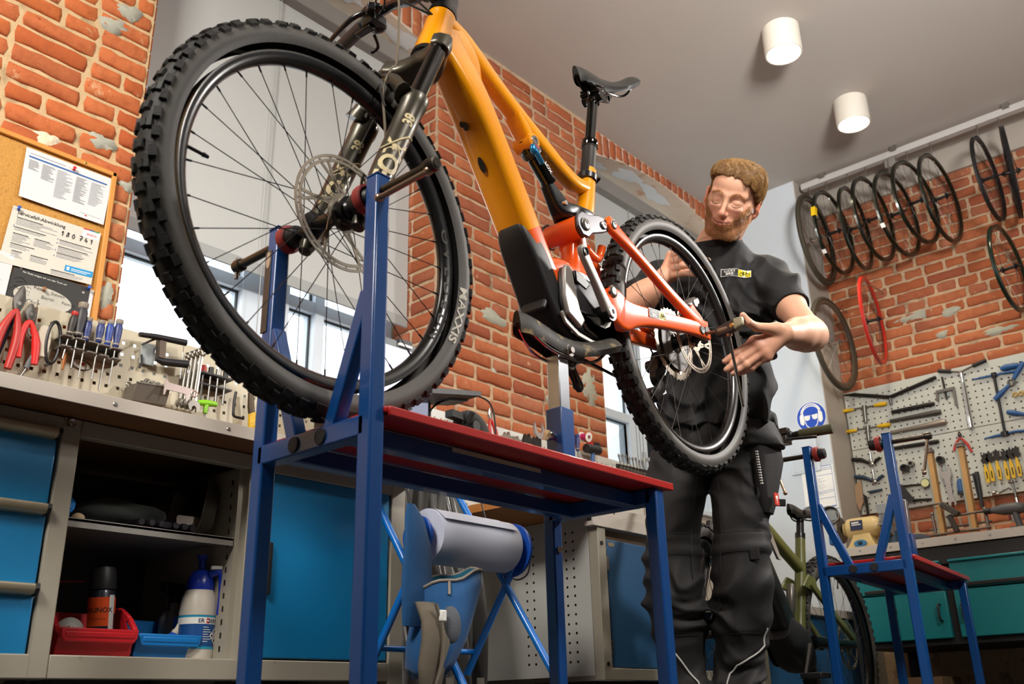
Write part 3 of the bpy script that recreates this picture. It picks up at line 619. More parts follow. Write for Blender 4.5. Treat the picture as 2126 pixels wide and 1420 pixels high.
# swing arm
def stay(m, pts, rad=.35, s=1):
    rings = []; P = smooth_path([V(p[:3]) for p in pts], 4); W_ = smooth_path([V((p[3], p[4], 0)) for p in pts], 4)
    for i, c in enumerate(P):
        d = (P[min(i+1, len(P)-1)]-P[max(i-1, 0)]).normalized(); a = d.cross(LY).normalized(); b = a.cross(d)
        rings.append(rrect(c, b, a, W_[i].x, W_[i].y, rad, 5))
    return m.loft(rings)
for s in (1, -1):
    m = M(); stay(m, [(.455, s*.050, .028, .03, .06), (.435, s*.052, .012, .03, .085), (.405, s*.056, -.012, .028, .095), (.365, s*.060, -.010, .026, .068), (.29, s*.064, -.002, .024, .050), (.18, s*.068, .006, .022, .044), (.07, s*.072, .012, .020, .042), (-.005, s*.072, .012, .018, .040), (-.035, s*.070, .010, .014, .034)], .3)
    cs = obj('chainstay', m, orange, bike, smooth=50)
    if s > 0: cs['label'] = 'orange chainstay nearest the viewer, with a shop sticker'
    m = M(); stay(m, [(.418, s*.056, .232, .018, .034), (.400, s*.057, .222, .018, .040), (.375, s*.058, .208, .020, .036), (.30, s*.062, .168, .022, .028), (.15, s*.068, .088, .022, .030), (.03, s*.072, .036, .020, .034), (-.02, s*.072, .022, .016, .05)], .35); m.prism([(.01, .05), (.04, .075), (.025, .09), (-.02, .06)], (0, s*.066, 0), (1, 0, 0), (0, 0, 1), .008)
    obj('seatstay', m, orange, bike, smooth=50)
    for px, pz, yy, rr in ((.402, .224, .066, .013), (.446, .034, .067, .016)): obj('pivot_bolt', M().lathe([(0, .002), (.005, .002), (.0055, .0035), (rr*.75, .0035), (rr, .0015), (rr, -.004)], (px, s*yy, pz), (0, s, 0), 20), chrome, bike)
    m = M(); poly = [(.552, .182), (.548, .215), (.528, .228), (.50, .226), (.455, .238), (.42, .236), (.408, .222), (.412, .206), (.44, .194), (.49, .178), (.51, .162), (.535, .163)]
    plate(m, poly, s*.047, .010, s); rk = obj('rocker_link', m, mat('rocker_anodised', '#47444a', .34, .5, coat=.2), bike, bevel=.003)
    for px, pz, rr in ((.521, .194, .017), (.438, .214, .011)): obj('pivot_bolt', M().lathe([(0, .002), (.006, .002), (.0065, .0035), (rr*.78, .0035), (rr, .0015), (rr, -.002)], (px, s*.058, pz), (0, s, 0), 20), chrome, bike)
obj('axle', M().cyl((0, -.075, .012), (0, .078, .012), .009, n=16).cyl((-.002, .074, .012), (-.002, .086, .012), .0125, n=16), blackm, bike)
obj('dropout_bolt', M().lathe([(0, .0), (.006, .001), (.011, .001), (.012, -.002)], (.025, .085, .010), (0, 1, 0), 18), blackp, bike)
# yoke and shock
m = M(); sd = (V((.53, 0, .262))-V((.655, 0, .385))).normalized()
side_tube(m, [(.585, .300, .03, .03), (.556, .268, .034, .05), (.535, .246, .05, .05), (.505, .240, .086, .03), (.46, .243, .088, .022), (.437, .236, .088, .012)], .3); obj('shock_yoke', m, blackm, bike, smooth=45)
sh = V((.655, 0, .385)); m = M(); m.lathe([(0, -.016), (.016, -.014), (.016, .0), (.023, .012), (.024, .034), (.019, .038), (.0195, .10), (.021, .103), (.021, .112), (.012, .115), (.0115, .165), (0, .165)], sh, sd, 24); m.cyl(sh-LY*.02, sh+LY*.02, .011, n=16)
shock = obj('shock', m, stanch, bike, smooth=45)
obj('shock_band', M().lathe([(.0245, .018), (.0252, .02), (.0252, .03), (.0245, .032)], sh, sd, 24), greyd, shock)
m = M().text('FOX', sh+sd*.075+V((0, .0205, 0))-V((-sd.z, 0, sd.x))*.008, sd, V((-sd.z, 0, sd.x))*(1), .016, 0, 'CENTER', .01); obj('shock_lettering', m, white, shock, smooth=0)
m = M(); m.ell(sh+V((.012, .028, -.028)), (.010, .008, .014)); m.bar(sh+V((.012, .032, -.03)), sh+V((-.012, .034, -.062)), .012, .008); obj('shock_lever', m, mat('blue_anodised', '#1b74ad', .3, .6, coat=.3), shock, bevel=.003)
obj('shock_dial', M().cyl(sh+V((.0, .02, -.02)), sh+V((0, .034, -.02)), .006, n=12), redm, shock)
obj('pivot_bolt', M().lathe([(0, .026), (.006, .026), (.007, .023), (.007, .0)], (.546, 0, .256), (0, 1, 0), 14), chrome, bike)
# seat post and saddle
sp = V((-.29, 0, .957)); s0 = V((.394, 0, .385))
m = M(); m.lathe([(.017, -.03), (.0225, -.005), (.0225, .0), (.0195, .006), (.0192, .095), (.021, .096), (.021, .112), (.018, .114)], s0, sp, 24); obj('seat_post', m, mat('matt_black_post', '#26231f', .45, .3), bike)
m = M(); m.lathe([(.0145, .11), (.0145, .255), (.019, .258), (.019, .268), (0, .27)], s0, sp, 24); m.lathe([(.021, .098), (.0225, .10), (.0225, .118), (.019, .120)], s0, sp, 24); m.box(s0+sp*.108+V((-.022, 0, 0)), (.012, .018, .014)); obj('dropper_stanchion', m, stanch, bike, smooth=45)
obj('seat_clamp', M().lathe([(.020, -.018), (.026, -.016), (.027, 0), (.0235, .003)], s0, sp, 24).tube([s0+V((-.028, -.01, -.01)), s0+V((-.034, .006, -.006)), s0+V((-.032, .02, .0))], .005, 8), blackm, bike)
def saddle_shell(m, L=.27, W=.142, nose=.036, tip=0.):
    rings = []; N = 14
    for i in range(N+1):
        f = i/N; x = L*(.5-f); w_ = nose/2+(W-nose)/2*(max(0, (f-.38)/.62)**1.3 if f > .38 else 0)+.006*math.sin(PI*min(1, f*1.2)); z = .012*math.cos(f*PI*1.6)+.022*max(0, f-.55)**1.2*2-.006
        if i == 0: w_ *= .62
        if i == N: w_ *= .80
        ring = []
        K = 14
        for k in range(K+1):
            u = -1+2*k/K; yy = w_*u; zz = z-.034*abs(u)**3.2*(1.0 if f < .5 else .8)-(.004*(1-min(1, abs(u)*4)) if .2 < f < .85 else 0)
            ring.append(V((x, yy, zz)))
        low = [V((p.x, p.y*.86, p.z-.012-(.012 if abs(p.y) < w_*.7 else .0))) for p in reversed(ring)]
        rings.append(ring+low)
    return m.loft(rings)
sadm = mat('saddle_black', '#151514', .38, var=.2, bump=.08, coat=.1)
def saddle_parts(parent, mt4, rough=False):
    m = M(); saddle_shell(m); m.v = [mt4 @ p for p in m.v]; s = obj('saddle', m, sadm if not rough else mat('worn_saddle', '#29261f', .6, var=.4, scale=20, dirt=('#8f7c52', 30, .6)), parent, smooth=60)
    for sd_ in (-1, 1):
        q = M().tube([mt4 @ V(p) for p in ((.115, sd_*.012, -.022), (.09, sd_*.016, -.045), (.045, sd_*.022, -.062), (-.045, sd_*.022, -.062), (-.085, sd_*.032, -.048), (-.115, sd_*.045, -.012))], .0036, 8, sub=4); obj('saddle_rail', q, chrome if rough else stanch, s)
    return s
SM = Matrix.Translation((.262, 0, .742)) @ Matrix.Rotation(math.radians(13), 4, 'Y')
saddle_parts(bike, SM)
m = M(); c = s0+sp*.275; m.cyl(c+V((0, -.03, .0)), c+V((0, .03, 0)), .015, n=16); m.box(c+V((-.004, 0, .018)), (.045, .06, .01), (0, math.radians(13), 0)).box(c+V((-.004, 0, .030)), (.04, .06, .008), (0, math.radians(13), 0)).cyl(c+V((.018, 0, -.01)), c+V((.02, 0, .03)), .004, n=8); obj('saddle_clamp', m, stanch, bike, bevel=.002)
# fork
fd = V((-.469, 0, .883)); a0 = V((1.283, 0, .0)); off = V((-.010, 0, -.006))
for s in (1, -1):
    o = a0+off+V((0, s*.071, 0))
    m = M(); m.lathe([(0, -.036), (.012, -.034), (.018, -.012), (.0215, .03), (.0235, .12), (.0245, .22), (.0255, .305), (.0275, .308), (.0275, .330), (.022, .334), (.019, .334)], o, fd, 28); m.cyl(o+V((0, -s*.02, 0)), o+V((0, s*.016, 0)), .02, n=20)
    lg = obj('fork_leg', m, forkm, bike, smooth=50)
    if s > 0: lg['label'] = 'bronze fork leg nearest the viewer with beige lettering'
    m = M(); m.lathe([(.0185, .33), (.0185, .505)], o, fd, 28); obj('stanchion', m, stanch, bike, smooth=50)
    # lettering wrapped round the leg: runs along the leg, beige
    if True:
        def wrapleg(body, size, along, ang, flip, m):
            vs, fs = text_mesh(body, 'CENTER', .035); q = []; ax, bx = V((.883, 0, .469)), V((0, 1, 0))
            for p in vs:
                h = along+p[0]*size; r = .0240+.0015*(h-.1)/.2+.0008; an = ang+(p[1]*size-.35*size)/r
                q.append(o+fd*h+(bx*math.cos(an)+ax*math.sin(an))*r)
            m.add(q, fs)
        m = M(); base_a = .35 if s > 0 else .35
        wrapleg('FOX', .058, .125, base_a, True, m); wrapleg('38', .030, .245, base_a, True, m)
        for h0, a_ in ((.215, 0),):
            pts = []
            for k in range(13):
                an = base_a-1.2+2.4*k/12; h = .185+.03*math.cos(k/12*PI); pts.append(o+fd*h+(V((0, 1, 0))*math.cos(an)+V((.883, 0, .469))*math.sin(an))*.0252)
            m.tube(pts, .0022, 5)
        obj('fork_lettering', m, decal, lg, smooth=0)
m = M(); c0 = a0+off+fd*.515
rings = []
for f in [-1+2*i/16 for i in range(17)]:
    y = f*.096; w_ = .026 if abs(f) > .6 else .026+.012*(1-abs(f)/.6); bk = .030*(1-min(1, abs(f)/.74)**2); up = .010*(1-min(1, abs(f)/.7)**2)
    e_ = max(.25, math.sqrt(max(0, 1-((abs(f)-.74)/.27)**2))) if abs(f) > .74 else 1
    rings.append(rrect(c0+V((-.883, 0, -.469))*bk+fd*up+V((0, y, 0)), V((.883, 0, .469)), fd, w_*2*e_, .044*max(.85, e_), .3, 5))
m.loft(rings); obj('fork_crown', m, forkm, bike, smooth=50)
m = M()
arc = []
for i in range(13):
    f = -1+2*i/12; arc.append(a0+off+fd*(.318+.065*(1-f*f))+V((.883, 0, .469))*(.030+.012*(1-f*f))+V((0, f*.068, 0)))
m.tube(arc, [.016]+[.011]*11+[.016], 10, flat=1.5); obj('fork_arch', m, forkm, bike, smooth=50)
m = M(); m.lathe([(.03, .0), (.038, .004), (.038, .014), (.034, .018)], H0-(H1-H0).normalized()*.018, H1-H0, 28); obj('headset_spacer', M().lathe([(.034, 0), (.034, .012), (.028, .03), (.026, .06), (0, .062)], H1, H1-H0, 28), blackm, bike, smooth=45); obj('headset', m, blackm, bike, smooth=45)
hn = (H1-H0).normalized(); st0 = H1+hn*.045
m = M(); m.lathe([(.0, -.022), (.02, -.02), (.0215, -.01), (.0215, .022), (.018, .027), (0, .027)], st0, hn, 24); bc = st0+V((.045, 0, .028)); m.bar(st0, bc, .036, .034, (0, 1, 0)); m.cyl(bc-LY*.028, bc+LY*.028, .026, n=24); stem = obj('stem', m, mat('olive_grey_alloy', '#4b4c40', .4, .6), bike, bevel=.002)
m = M(); hb = [bc+V(p) for p in ((-.062, -.39, .045), (-.035, -.25, .046), (-.018, -.14, .034), (-.004, -.07, .006), (0, 0, 0), (-.004, .07, .006), (-.018, .14, .034), (-.035, .25, .046), (-.062, .39, .045))]
m.tube(hb, [.0112, .0112, .0125, .0165, .0172, .0165, .0125, .0112, .0112], 14, sub=5); obj('handlebar', m, carbon, bike, smooth=60)
for s in (-1, 1):
    g0, g1 = hb[0 if s < 0 else -1], hb[1 if s < 0 else -2]; d = (g1-g0).normalized(); m = M(); m.lathe([(0, -.002), (.017, 0)]+[(.0165+.0008*(i % 2), .004+.004*i) for i in range(32)]+[(.018, .134), (.012, .135)], g0, d, 16); obj('grip', m, blackp, bike)
    lv = g0+d*.175; m = M(); m.cyl(lv-d*.008, lv+d*.008, .018, n=16); m.bar(lv+V((.02, 0, -.012)), lv+V((.05, 0, -.03))+d*.06, .022, .02, (0, 0, 1), .018, .018); m.ell(lv+V((.03, 0, -.018))+d*.03, (.018, .034, .016))
    p1 = lv+V((.05, 0, -.03))+d*.03; m.tube([p1, p1-d*.03+V((.022, 0, -.012)), p1-d*.10+V((.028, 0, -.02)), p1-d*.14+V((.022, 0, -.02))], [.007, .007, .006, .006], 8, sub=3)
    m.box(lv+V((.018, 0, -.04))+d*.025, (.04, .045, .022)).box(lv+V((.03, 0, -.055))+d*.0, (.02, .05, .008)); m.ell(lv+V((.0, 0, -.04))+d*.02, (.02, .022, .015)); m.tube([lv+V((0, 0, -.05)), lv+V((-.02, 0, -.07))-d*.01, lv+V((-.01, 0, -.08))-d*.03], .005, 6, sub=3)
    obj('brake_lever', m, blackm, bike, bevel=.002)
cab = mat('cable_black', '#2c2a28', .45)
def cable(pts, r=.0026, mt=None): return obj('cable', M().tube(pts, r, 6, sub=6), mt or cab, bike)
lf = hb[0]+(hb[1]-hb[0]).normalized()*.22
cable([lf+V((.03, 0, -.02)), lf+V((.06, .05, .03)), bc+V((.09, -.12, .02)), bc+V((.06, -.03, -.03)), H1+V((.035, .01, -.02))])
cable([lf+V((.02, .02, -.03)), lf+V((.05, .06, .0)), bc+V((.08, -.08, -.01)), H1+V((.04, .0, -.01))])
cable([bc+V((.05, -.02, .03)), bc+V((.085, -.03, -.02)), bc+V((.10, -.01, -.09)), a0+off+fd*.50+V((.06, .01, -.02)), a0+off+fd*.44+V((.055, .015, .0)), a0+off+fd*.36+V((.06, .03, 0)), a0+off+fd*.25+V((.03, .05, 0)), a0+off+fd*.13+V((-.02, .058, 0))], .0026, mat('cable_grey', '#6a6255', .4))
cable([a0+off+fd*.40+V((.05, -.02, 0)), a0+off+fd*.42+V((.075, .01, 0)), a0+off+fd*.36+V((.07, .03, 0)), a0+off+fd*.30+V((.045, .045, 0))])
# brake calipers
def caliper(c, d, name='brake_caliper'):
    a = LY; b = d.cross(a); m = M(); m.loft([rrect(c+d*f, a, b, w_, h_, .3, 4) for f, w_, h_ in ((-.034, .018, .016), (-.03, .028, .026), (0, .034, .032), (.024, .030, .028), (.034, .016, .016))]); m.cyl(c-a*.02, c+a*.019, .0125, n=16).cyl(c+d*.02-a*.017, c+d*.02+a*.017, .01, n=14); m.tube([c-d*.03, c-d*.045+b*.01, c-d*.055+b*.02], .005, 6); return m
m = caliper(a0+V((-.075, .046, .062)), fd); m.bar(a0+fd*.10+off+V((0, .06, 0)), a0+V((-.075, .05, .062)), .016, .014); m.bar(a0+fd*.03+off+V((0, .06, 0)), a0+V((-.06, .05, .04)), .016, .014); obj('brake_caliper', m, blackm, bike, bevel=.002)
m = caliper(V((.005, .048, .098)), V((-.8, 0, .45)).normalized()); obj('brake_caliper', m, mat('caliper_grey', '#6d6a66', .4, .5), bike, bevel=.002)
cable([V((.02, .05, .10)), V((.07, .05, .09)), V((.10, .05, .06)), V((.095, .055, .03)), V((.10, .06, .02))], .0028)
m = M(); m.ell(V((WB, .055, 0)), (.02, .02, .02)); m.cyl((WB-.0, -.09, 0), (WB, .09, 0), .0095, n=16); m.cyl((WB, .052, 0), (WB, .062, 0), .026, n=20); obj('front_axle', m, blackm, bike)
# stickers: shop sticker on the chainstay, label and holes under the down tube
def bike_icon(m, o, u, v, s, t=.0006):
    """small line drawing of a bicycle, width about 2.6 s"""
    w_ = u.cross(v); P = lambda x, y: o+u*x*s+v*y*s+w_*t
    for cx in (.55, 2.05): m.torus(P(cx, .55), w_, .46*s, .07*s, 20, 4)
    for a, b in (((.55, .55), (.95, 1.15)), ((.95, 1.15), (1.75, 1.2)), ((.95, 1.15), (1.25, .5)), ((1.25, .5), (1.75, 1.2)), ((.55, .55), (1.25, .5)), ((2.05, .55), (1.7, 1.35)), ((1.7, 1.35), (1.95, 1.42)), ((.95, 1.15), (.88, 1.32)), ((.72, 1.34), (1.08, 1.34))): m.tube([P(*a), P(*b)], .055*s, 4)
    return m
def shop_logo(parent, o, u, v, h, lift=.0008, world=False, name='shop_sticker', warp=None):
    o, u, v = V(o), V(u).normalized(), V(v).normalized(); w_ = u.cross(v); W1, W2 = h*2.05, h*3.55
    q = lambda x0, x1, y0, y1, z: [o+u*x0+v*y0+w_*z, o+u*x1+v*y0+w_*z, o+u*x1+v*y1+w_*z, o+u*x0+v*y1+w_*z]
    m = M(); e = h*.06
    def rect(mi, x0, x1, y0, y1, z):
        nx = 6; m.cur = mi
        for i in range(nx): m.add(q(x0+(x1-x0)*i/nx, x0+(x1-x0)*(i+1)/nx, y0, y1, z), [(0, 1, 2, 3)])
    rect(0, 0, W2, 0, h, lift); rect(1, e, W1, e, h-e, lift*1.5); rect(2, W1, W2-e, e, h-e, lift*1.5)
    m.cur = 0; m.text('LUCKY', o+u*(W1/2)+v*(h*.54), u, v, h*.42, lift*2.2, 'CENTER', .02); m.text('BIKE', o+u*(W1/2)+v*(h*.14), u, v, h*.46, lift*2.2, 'CENTER', .025)
    m.cur = 1; bike_icon(m, o+u*(W1+h*.12)+v*(h*.12), u, v, h*.47, lift*2)
    if warp: m.v = [warp(p) for p in m.v]
    return obj(name, m, [white, blackprint, logoy], parent, smooth=0, world=world)
shop_logo(bike, (.300, .0772, -.004), (-1, 0, .03), (-.02, 0, 1), .0245, .0005)
m = M(); m.text('FORCE', (.215, .0805, .012), (-1, 0, .045), (0, 0, 1), .016, .0003, 'LEFT', .01); obj('chainstay_lettering', m, mat('faded_lettering', '#9a4a1c', .4), bike, smooth=0)
dn = V((.889, 0, -.459)).normalized(); du = V((.459, 0, .889)).normalized()
def under(s_, off=0.0): return V((.868, 0, .420))+du*s_+dn*(.0352+off)
lab = M(); lab.add([under(.052)+LY*y+du*k for y, k in ((-.03, 0), (.005, 0), (.005, .02), (-.03, .02))], [(0, 1, 2, 3)])
obj('serial_label', lab, mat('silver_label', '#b9b3a6', .5), bike, smooth=0)
lab = M(); lab.add([under(.012)+LY*y+du*k for y, k in ((-.022, 0), (.008, 0), (.008, .026), (-.022, .026))], [(0, 1, 2, 3)]); lab.m(1).add([under(.014, .0004)+LY*y+du*k for y, k in ((-.020, 0), (.006, 0), (.006, .022), (-.02, .022))], [(0, 1, 2, 3)]); lab.m(0)
for yy, kk in ((-.012, .012), (-.004, .006), (.0, .016)): lab.add([under(.014, .0008)+LY*(yy+a)+du*(kk+b) for a, b in ((0, 0), (.006, .002), (.004, .006))], [(0, 1, 2)])
obj('frame_sticker', lab, [white, blackprint], bike, smooth=0)
hl = M()
for s_, a, b, y in ((-.058, .010, .007, -.006), (-.050, .007, .006, -.014), (-.150, .019, .008, -.004)):
    c = V((.868, 0, .420))+du*s_+dn*(.0352 if s_ > -.1 else .0336); hl.add([c+dn*.0004+du*a*math.sin(2*PI*i/20)+LY*(y+b*math.cos(2*PI*i/20)) for i in range(20)], [list(range(20))])
obj('bolt_hole_plugs', hl, blackprint, bike, smooth=0)
# ---------------------------------------------------------------- blue work stands
blue_l = mat('blue_lacquer', '#0a4688', .30, .0, var=.12, scale=9, coat=.3, dirt=('#1d5c9c', 40, .76))
blue_d = mat('worn_dark_tape', '#4a3c33', .6, var=.3, scale=20)
redtray = mat('red_lacquer', '#b91f1c', .30, var=.10, scale=6, coat=.4, dirt=('#8e1512', 18, .72))
capm = mat('black_cap', '#1c1c20', .7)
def stand(label, origin, rz, post_z, main):
    t = thing('repair_stand', label, 'work stand', origin, rz)
    for s, nm in ((-1, 'far'), (1, 'near')):
        m = M().span((s*.14-.015, -.015, 0), (s*.14+.015, .015, 1.010)); up = obj('upright', m, blue_l, t, bevel=.0035)
        obj('end_cap', M().span((s*.14-.0155, -.0155, 1.0095), (s*.14+.0155, .0155, 1.0125)), blue_l, up, bevel=.001)
        m = M().bar((s*.13, 0, .80), (s*.045, 0, .575), .026, .026, (0, 1, 0)); obj('brace', m, blue_l, t, bevel=.003)
        obj('brace_cap', M().lathe([(0, -.0185), (.013, -.0185), (.014, -.017), (.014, -.012)], (s*.035, 0, .57), (0, 1, 0), 18), capm, t)
        m = M().span((s*.14-.015, .775, 0), (s*.14+.015, .805, .585)); obj('leg', m, blue_l, t, bevel=.0035)
        obj('leg_bolt', M().cyl((s*.14+.0155 if s < 0 else s*.14-.0155, .79, .49), (s*.14-.019*s, .79, .49), .008, n=12), chrome, t)
        m = M().span((s*.085-.015, 0, .553), (s*.085+.015, .80, .583)); obj('side_rail', m, blue_l, t, bevel=.003)
        # axle clamp: threaded rod, cup, rubber ring, folding lever
        m = M().cyl((s*.10, 0, .981), (s*.285, .0, .981), .0085, n=14).lathe([(.0, .285), (.012, .283), (.0135, .275), (.0125, .262), (.0085, .26)], (0, 0, .981), (s, 0, 0), 16); cl = obj('clamp_rod', m, mat('dark_steel', '#4a453e', .3, .8, var=.15), t)
        obj('clamp_cup', M().lathe([(.0, .075), (.017, .078), (.020, .085), (.020, .112), (.014, .124), (.0, .125)], (0, 0, .981), (s, 0, 0), 20), blackp, cl)
        obj('rubber_ring', M().lathe([(.021, .100), (.026, .101), (.027, .108), (.026, .117), (.021, .118)], (0, 0, .981), (s, 0, 0), 24), redm, cl)
        if s > 0 or not main:
            e = V((s*.268, -.004, .970)) if main else V((s*.24, .0, .86)); b = V((s*.165, -.018, .955)) if main else V((s*.27, 0, .975))
            m = M().tube([b, e], .0052, 10).ell(b, .008).ell(e, .008); obj('clamp_lever', m, mat('copper_steel', '#a58c78', .3, .85, var=.1), cl)
        else: obj('clamp_pin', M().cyl((-.278, 0, .955), (-.278, 0, 1.0), .0045, n=10), chrome, cl)
    obj('cross_bar', M().span((-.14, -.015, .553), (.14, .015, .587)), blue_l, t, bevel=.003)
    obj('cross_bar', M().span((-.14, .775, .553), (.14, .805, .587)), blue_l, t, bevel=.003)
    # red tray with folded lips
    m = M().span((-.158, .018, .588), (.158, .835, .592))
    for s in (-1, 1): m.bar((s*.158, .018, .594), (s*.158, .835, .594), .010, .016)
    m.bar((-.16, .832, .594), (.16, .832, .594), .016, .010, (0, 0, 1)); m.bar((-.16, .021, .596), (.16, .021, .596), .018, .010, (0, 0, 1))
    obj('tray', m, redtray, t, bevel=.003)
    if main:
        m = M(); m.span((.148, .15, .5865), (.1595, .19, .5885))
        obj('rail_tape', M().span((.0999, .22, .575), (.1008, .46, .583)), mat('pale_tape', '#c5bda9', .6), t, smooth=0)
        obj('upright_tape', M().span((-.1565, -.017, .80), (-.138, -.0148, .965)), blue_d, t, bevel=.001)
        obj('tape_sticker', M().prism([(.0065*math.cos(2*PI*i/16), .017*math.sin(2*PI*i/16)) for i in range(16)], (-.146, -.0172, .945), (1, 0, 0), (0, 0, 1), .0006), mat('beige_sticker', '#b59f8c', .6), t, smooth=0)
    py = .655
    m = M().span((-.022, py-.022, .59), (.022, py+.022, .765)); so = obj('post_socket', m, blue_l, t, bevel=.002)
    m = M().span((-.0175, py-.0175, .70), (.0175, py+.0175, post_z)); obj('post_tube', m, mat('zinc_steel', '#a9adb3', .3, .9, var=.2, scale=30), t, bevel=.002)
    obj('socket_knob', M().lathe([(0, .022), (.007, .022), (.008, .034), (.011, .036), (.011, .046), (0, .047)], (0, py, .70), (0, -1, 0), 16), chrome, so)
    if main:
        Sm = Matrix.Translation((.0, py+.015, post_z+.068)) @ Matrix.Rotation(-PI/2, 4, 'Z') @ Matrix.Rotation(math.radians(1), 4, 'Y') @ Matrix.Scale(1.13, 4)
        sdl = saddle_parts(t, Sm, True); sdl['label'] = 'worn old bicycle saddle used as a rest under the frame'
        m = M().cyl((0, py, post_z-.01), (0, py, post_z+.016), .0145, n=18).cyl((-.03, py+.012, post_z+.012), (.03, py+.012, post_z+.012), .014, n=18).cyl((-.034, py+.012, post_z+.012), (.036, py+.012, post_z+.012), .007, n=10); obj('saddle_clamp', m, mat('old_steel', '#77706a', .4, .8, var=.3, scale=40), t)
    return t
stand('blue steel work stand with red tray in the foreground, holding the orange bike', (-1.255, .945, 0), 0, .888, True)
stand('empty blue steel work stand with red tray beside the green bicycle', (-1.285, 3.262, 0), math.radians(5.8), .90, False)
# ---------------------------------------------------------------- left workbench: cabinet units, worktops, perforated boards
grey_s = mat('grey_steel_paint', '#a09a8c', .45, .1, var=.08, scale=7, dirt=('#6f675a', 28, .72))
blue_c = mat('blue_cabinet_paint', '#0c76ad', .38, var=.05, scale=4, coat=.15)
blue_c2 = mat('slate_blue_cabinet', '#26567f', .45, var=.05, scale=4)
dark_in = mat('dark_cabinet_inside', '#4d4a46', .6, var=.1)
hand_m = mat('brass_grey_handle', '#b0a58d', .35, .7, var=.1)
top_m = mat('worn_white_edge', '#c2bab0', .6, var=.08, scale=8, dirt=('#8d8377', 35, .68))
wood_u = mat('worktop_wood', '#7d5330', .6, var=.25, scale=6)
wood_l = mat('light_wood', '#b5763a', .5, var=.2, scale=7)
XF = -2.27
def worktop(y0, y1, label, x0=-2.80, x1=-2.147):
    t = thing('worktop', label, 'worktop', ((x0+x1)/2, (y0+y1)/2, .838))
    obj('wood_slab', M().span((x0, y0, .838), (x1-.003, y1, .868)), wood_u if y0 < 2 else wood_l, t, world=True)
    e = obj('front_edge', M().span((x1-.004, y0, .8365), (x1, y1, .870)).span((x1-.02, y0, .868), (x1, y1, .871)), top_m, t, world=True, bevel=.001)
    y = y0+.16
    while y < y1: obj('edge_screw', M().lathe([(0, .002), (.004, .002), (.006, .0)], (x1, y, .853), (1, 0, 0), 12), steel, e, world=True); y += .31
    return t
worktop(.25, 2.10, 'long white edged wooden worktop on the blue and grey cabinets at the left')
worktop(2.58, 4.05, 'white edged wooden worktop behind the blue stand, with a light wood underside')
def unit(label, y0, y1, name='bench_cabinet', cat='cabinet'):
    t = thing(name, label, cat, (-2.53, (y0+y1)/2, .10))
    b = lambda n, a, c, mt, **k: obj(n, M().span(a, c), mt, t, world=True, **k)
    b('top_rail', (XF-.03, y0, .795), (XF, y1, .836), grey_s, bevel=.003); b('bottom_rail', (XF-.03, y0, .24), (XF, y1, .292), grey_s, bevel=.003)
    b('side_panel', (-2.76, y0, .24), (XF-.03, y0+.012, .83), grey_s); b('side_panel', (-2.76, y1-.012, .24), (XF-.03, y1, .83), grey_s)
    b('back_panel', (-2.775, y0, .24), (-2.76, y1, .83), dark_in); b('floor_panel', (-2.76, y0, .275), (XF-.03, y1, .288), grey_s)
    for y in (y0+.03, y1-.03):
        for x in (-2.72, -2.36): obj('foot', M().cyl((x, y, 0), (x, y, .24), .022, n=14), blackp, t, world=True)
    return t
dr = unit('grey steel drawer cabinet with blue drawer fronts at the left edge', .40, 1.013)
obj('post', M().span((XF-.04, .967, .24), (XF+.001, 1.013, .836)), grey_s, dr, world=True, bevel=.003)
for z0, z1 in ((.632, .792), (.452, .612), (.297, .432)):
    d = obj('drawer', M().span((XF-.02, .44, z0-.012), (XF-.004, .962, z1-.012)), blue_c, dr, world=True, bevel=.004)
    obj('handle_strip', M().loft([[V((XF+.018+a, y, z1+b)) for a, b in ((-.022, -.016), (-.004, -.012), (.002, -.002), (0, .008), (-.006, .010), (-.022, .006))] for y in (.435, .955)]), hand_m, d, world=True, smooth=50)
    obj('strip_cap', M().loft([[V((XF+.018+a, y, z1+b)) for a, b in ((-.022, -.017), (-.004, -.013), (.003, -.002), (.001, .009), (-.006, .011), (-.022, .007))] for y in (.953, .962)]), blackp, d, world=True)
obj('lock', M().lathe([(0, .010), (.004, .010), (.0045, .008), (.010, .010), (.012, .006), (.0135, 0)], (XF+.0, .985, .822), (1, 0, 0), 22), chrome, dr, world=True)
sh = unit('grey steel open shelf cabinet holding bins and spray bottles', 1.013, 1.55)
obj('post', M().span((XF-.04, 1.497, .29), (XF, 1.55, .80)), grey_s, sh, world=True, bevel=.003)
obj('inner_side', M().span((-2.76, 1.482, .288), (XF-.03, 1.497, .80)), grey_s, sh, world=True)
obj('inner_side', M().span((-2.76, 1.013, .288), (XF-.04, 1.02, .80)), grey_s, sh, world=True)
m = M().span((-2.74, 1.02, .598), (XF-.03, 1.478, .604)).span((XF-.034, 1.02, .584), (XF-.03, 1.478, .606)); obj('shelf_board', m, mat('galvanised_shelf', '#a7a59f', .4, .6, var=.2, scale=25), sh, world=True)
m = M()
for k in range(14):
    for x in (XF-.06,): m.box((x, 1.4815, .32+k*.034), (.006, .002, .014))
mk = obj('shelf_slots', m, blackprint, sh, world=True, smooth=0); mk['kind'] = 'stuff'
dc = unit('grey steel cabinet with one large blue door behind the stand', 1.55, 2.075)
obj('post', M().span((XF-.04, 2.018, .10), (XF+.002, 2.075, .836)), grey_s, dc, world=True, bevel=.003)
obj('kick_leg', M().span((XF-.06, 2.03, 0), (XF-.02, 2.07, .24)), grey_s, dc, world=True, bevel=.003)
d = obj('door', M().span((XF-.022, 1.562, .296), (XF-.003, 2.013, .796)), blue_c, dc, world=True, bevel=.004)
obj('door_handle', M().span((XF-.006, 1.566, .46), (XF+.010, 1.582, .60)), blackp, d, world=True, bevel=.003)
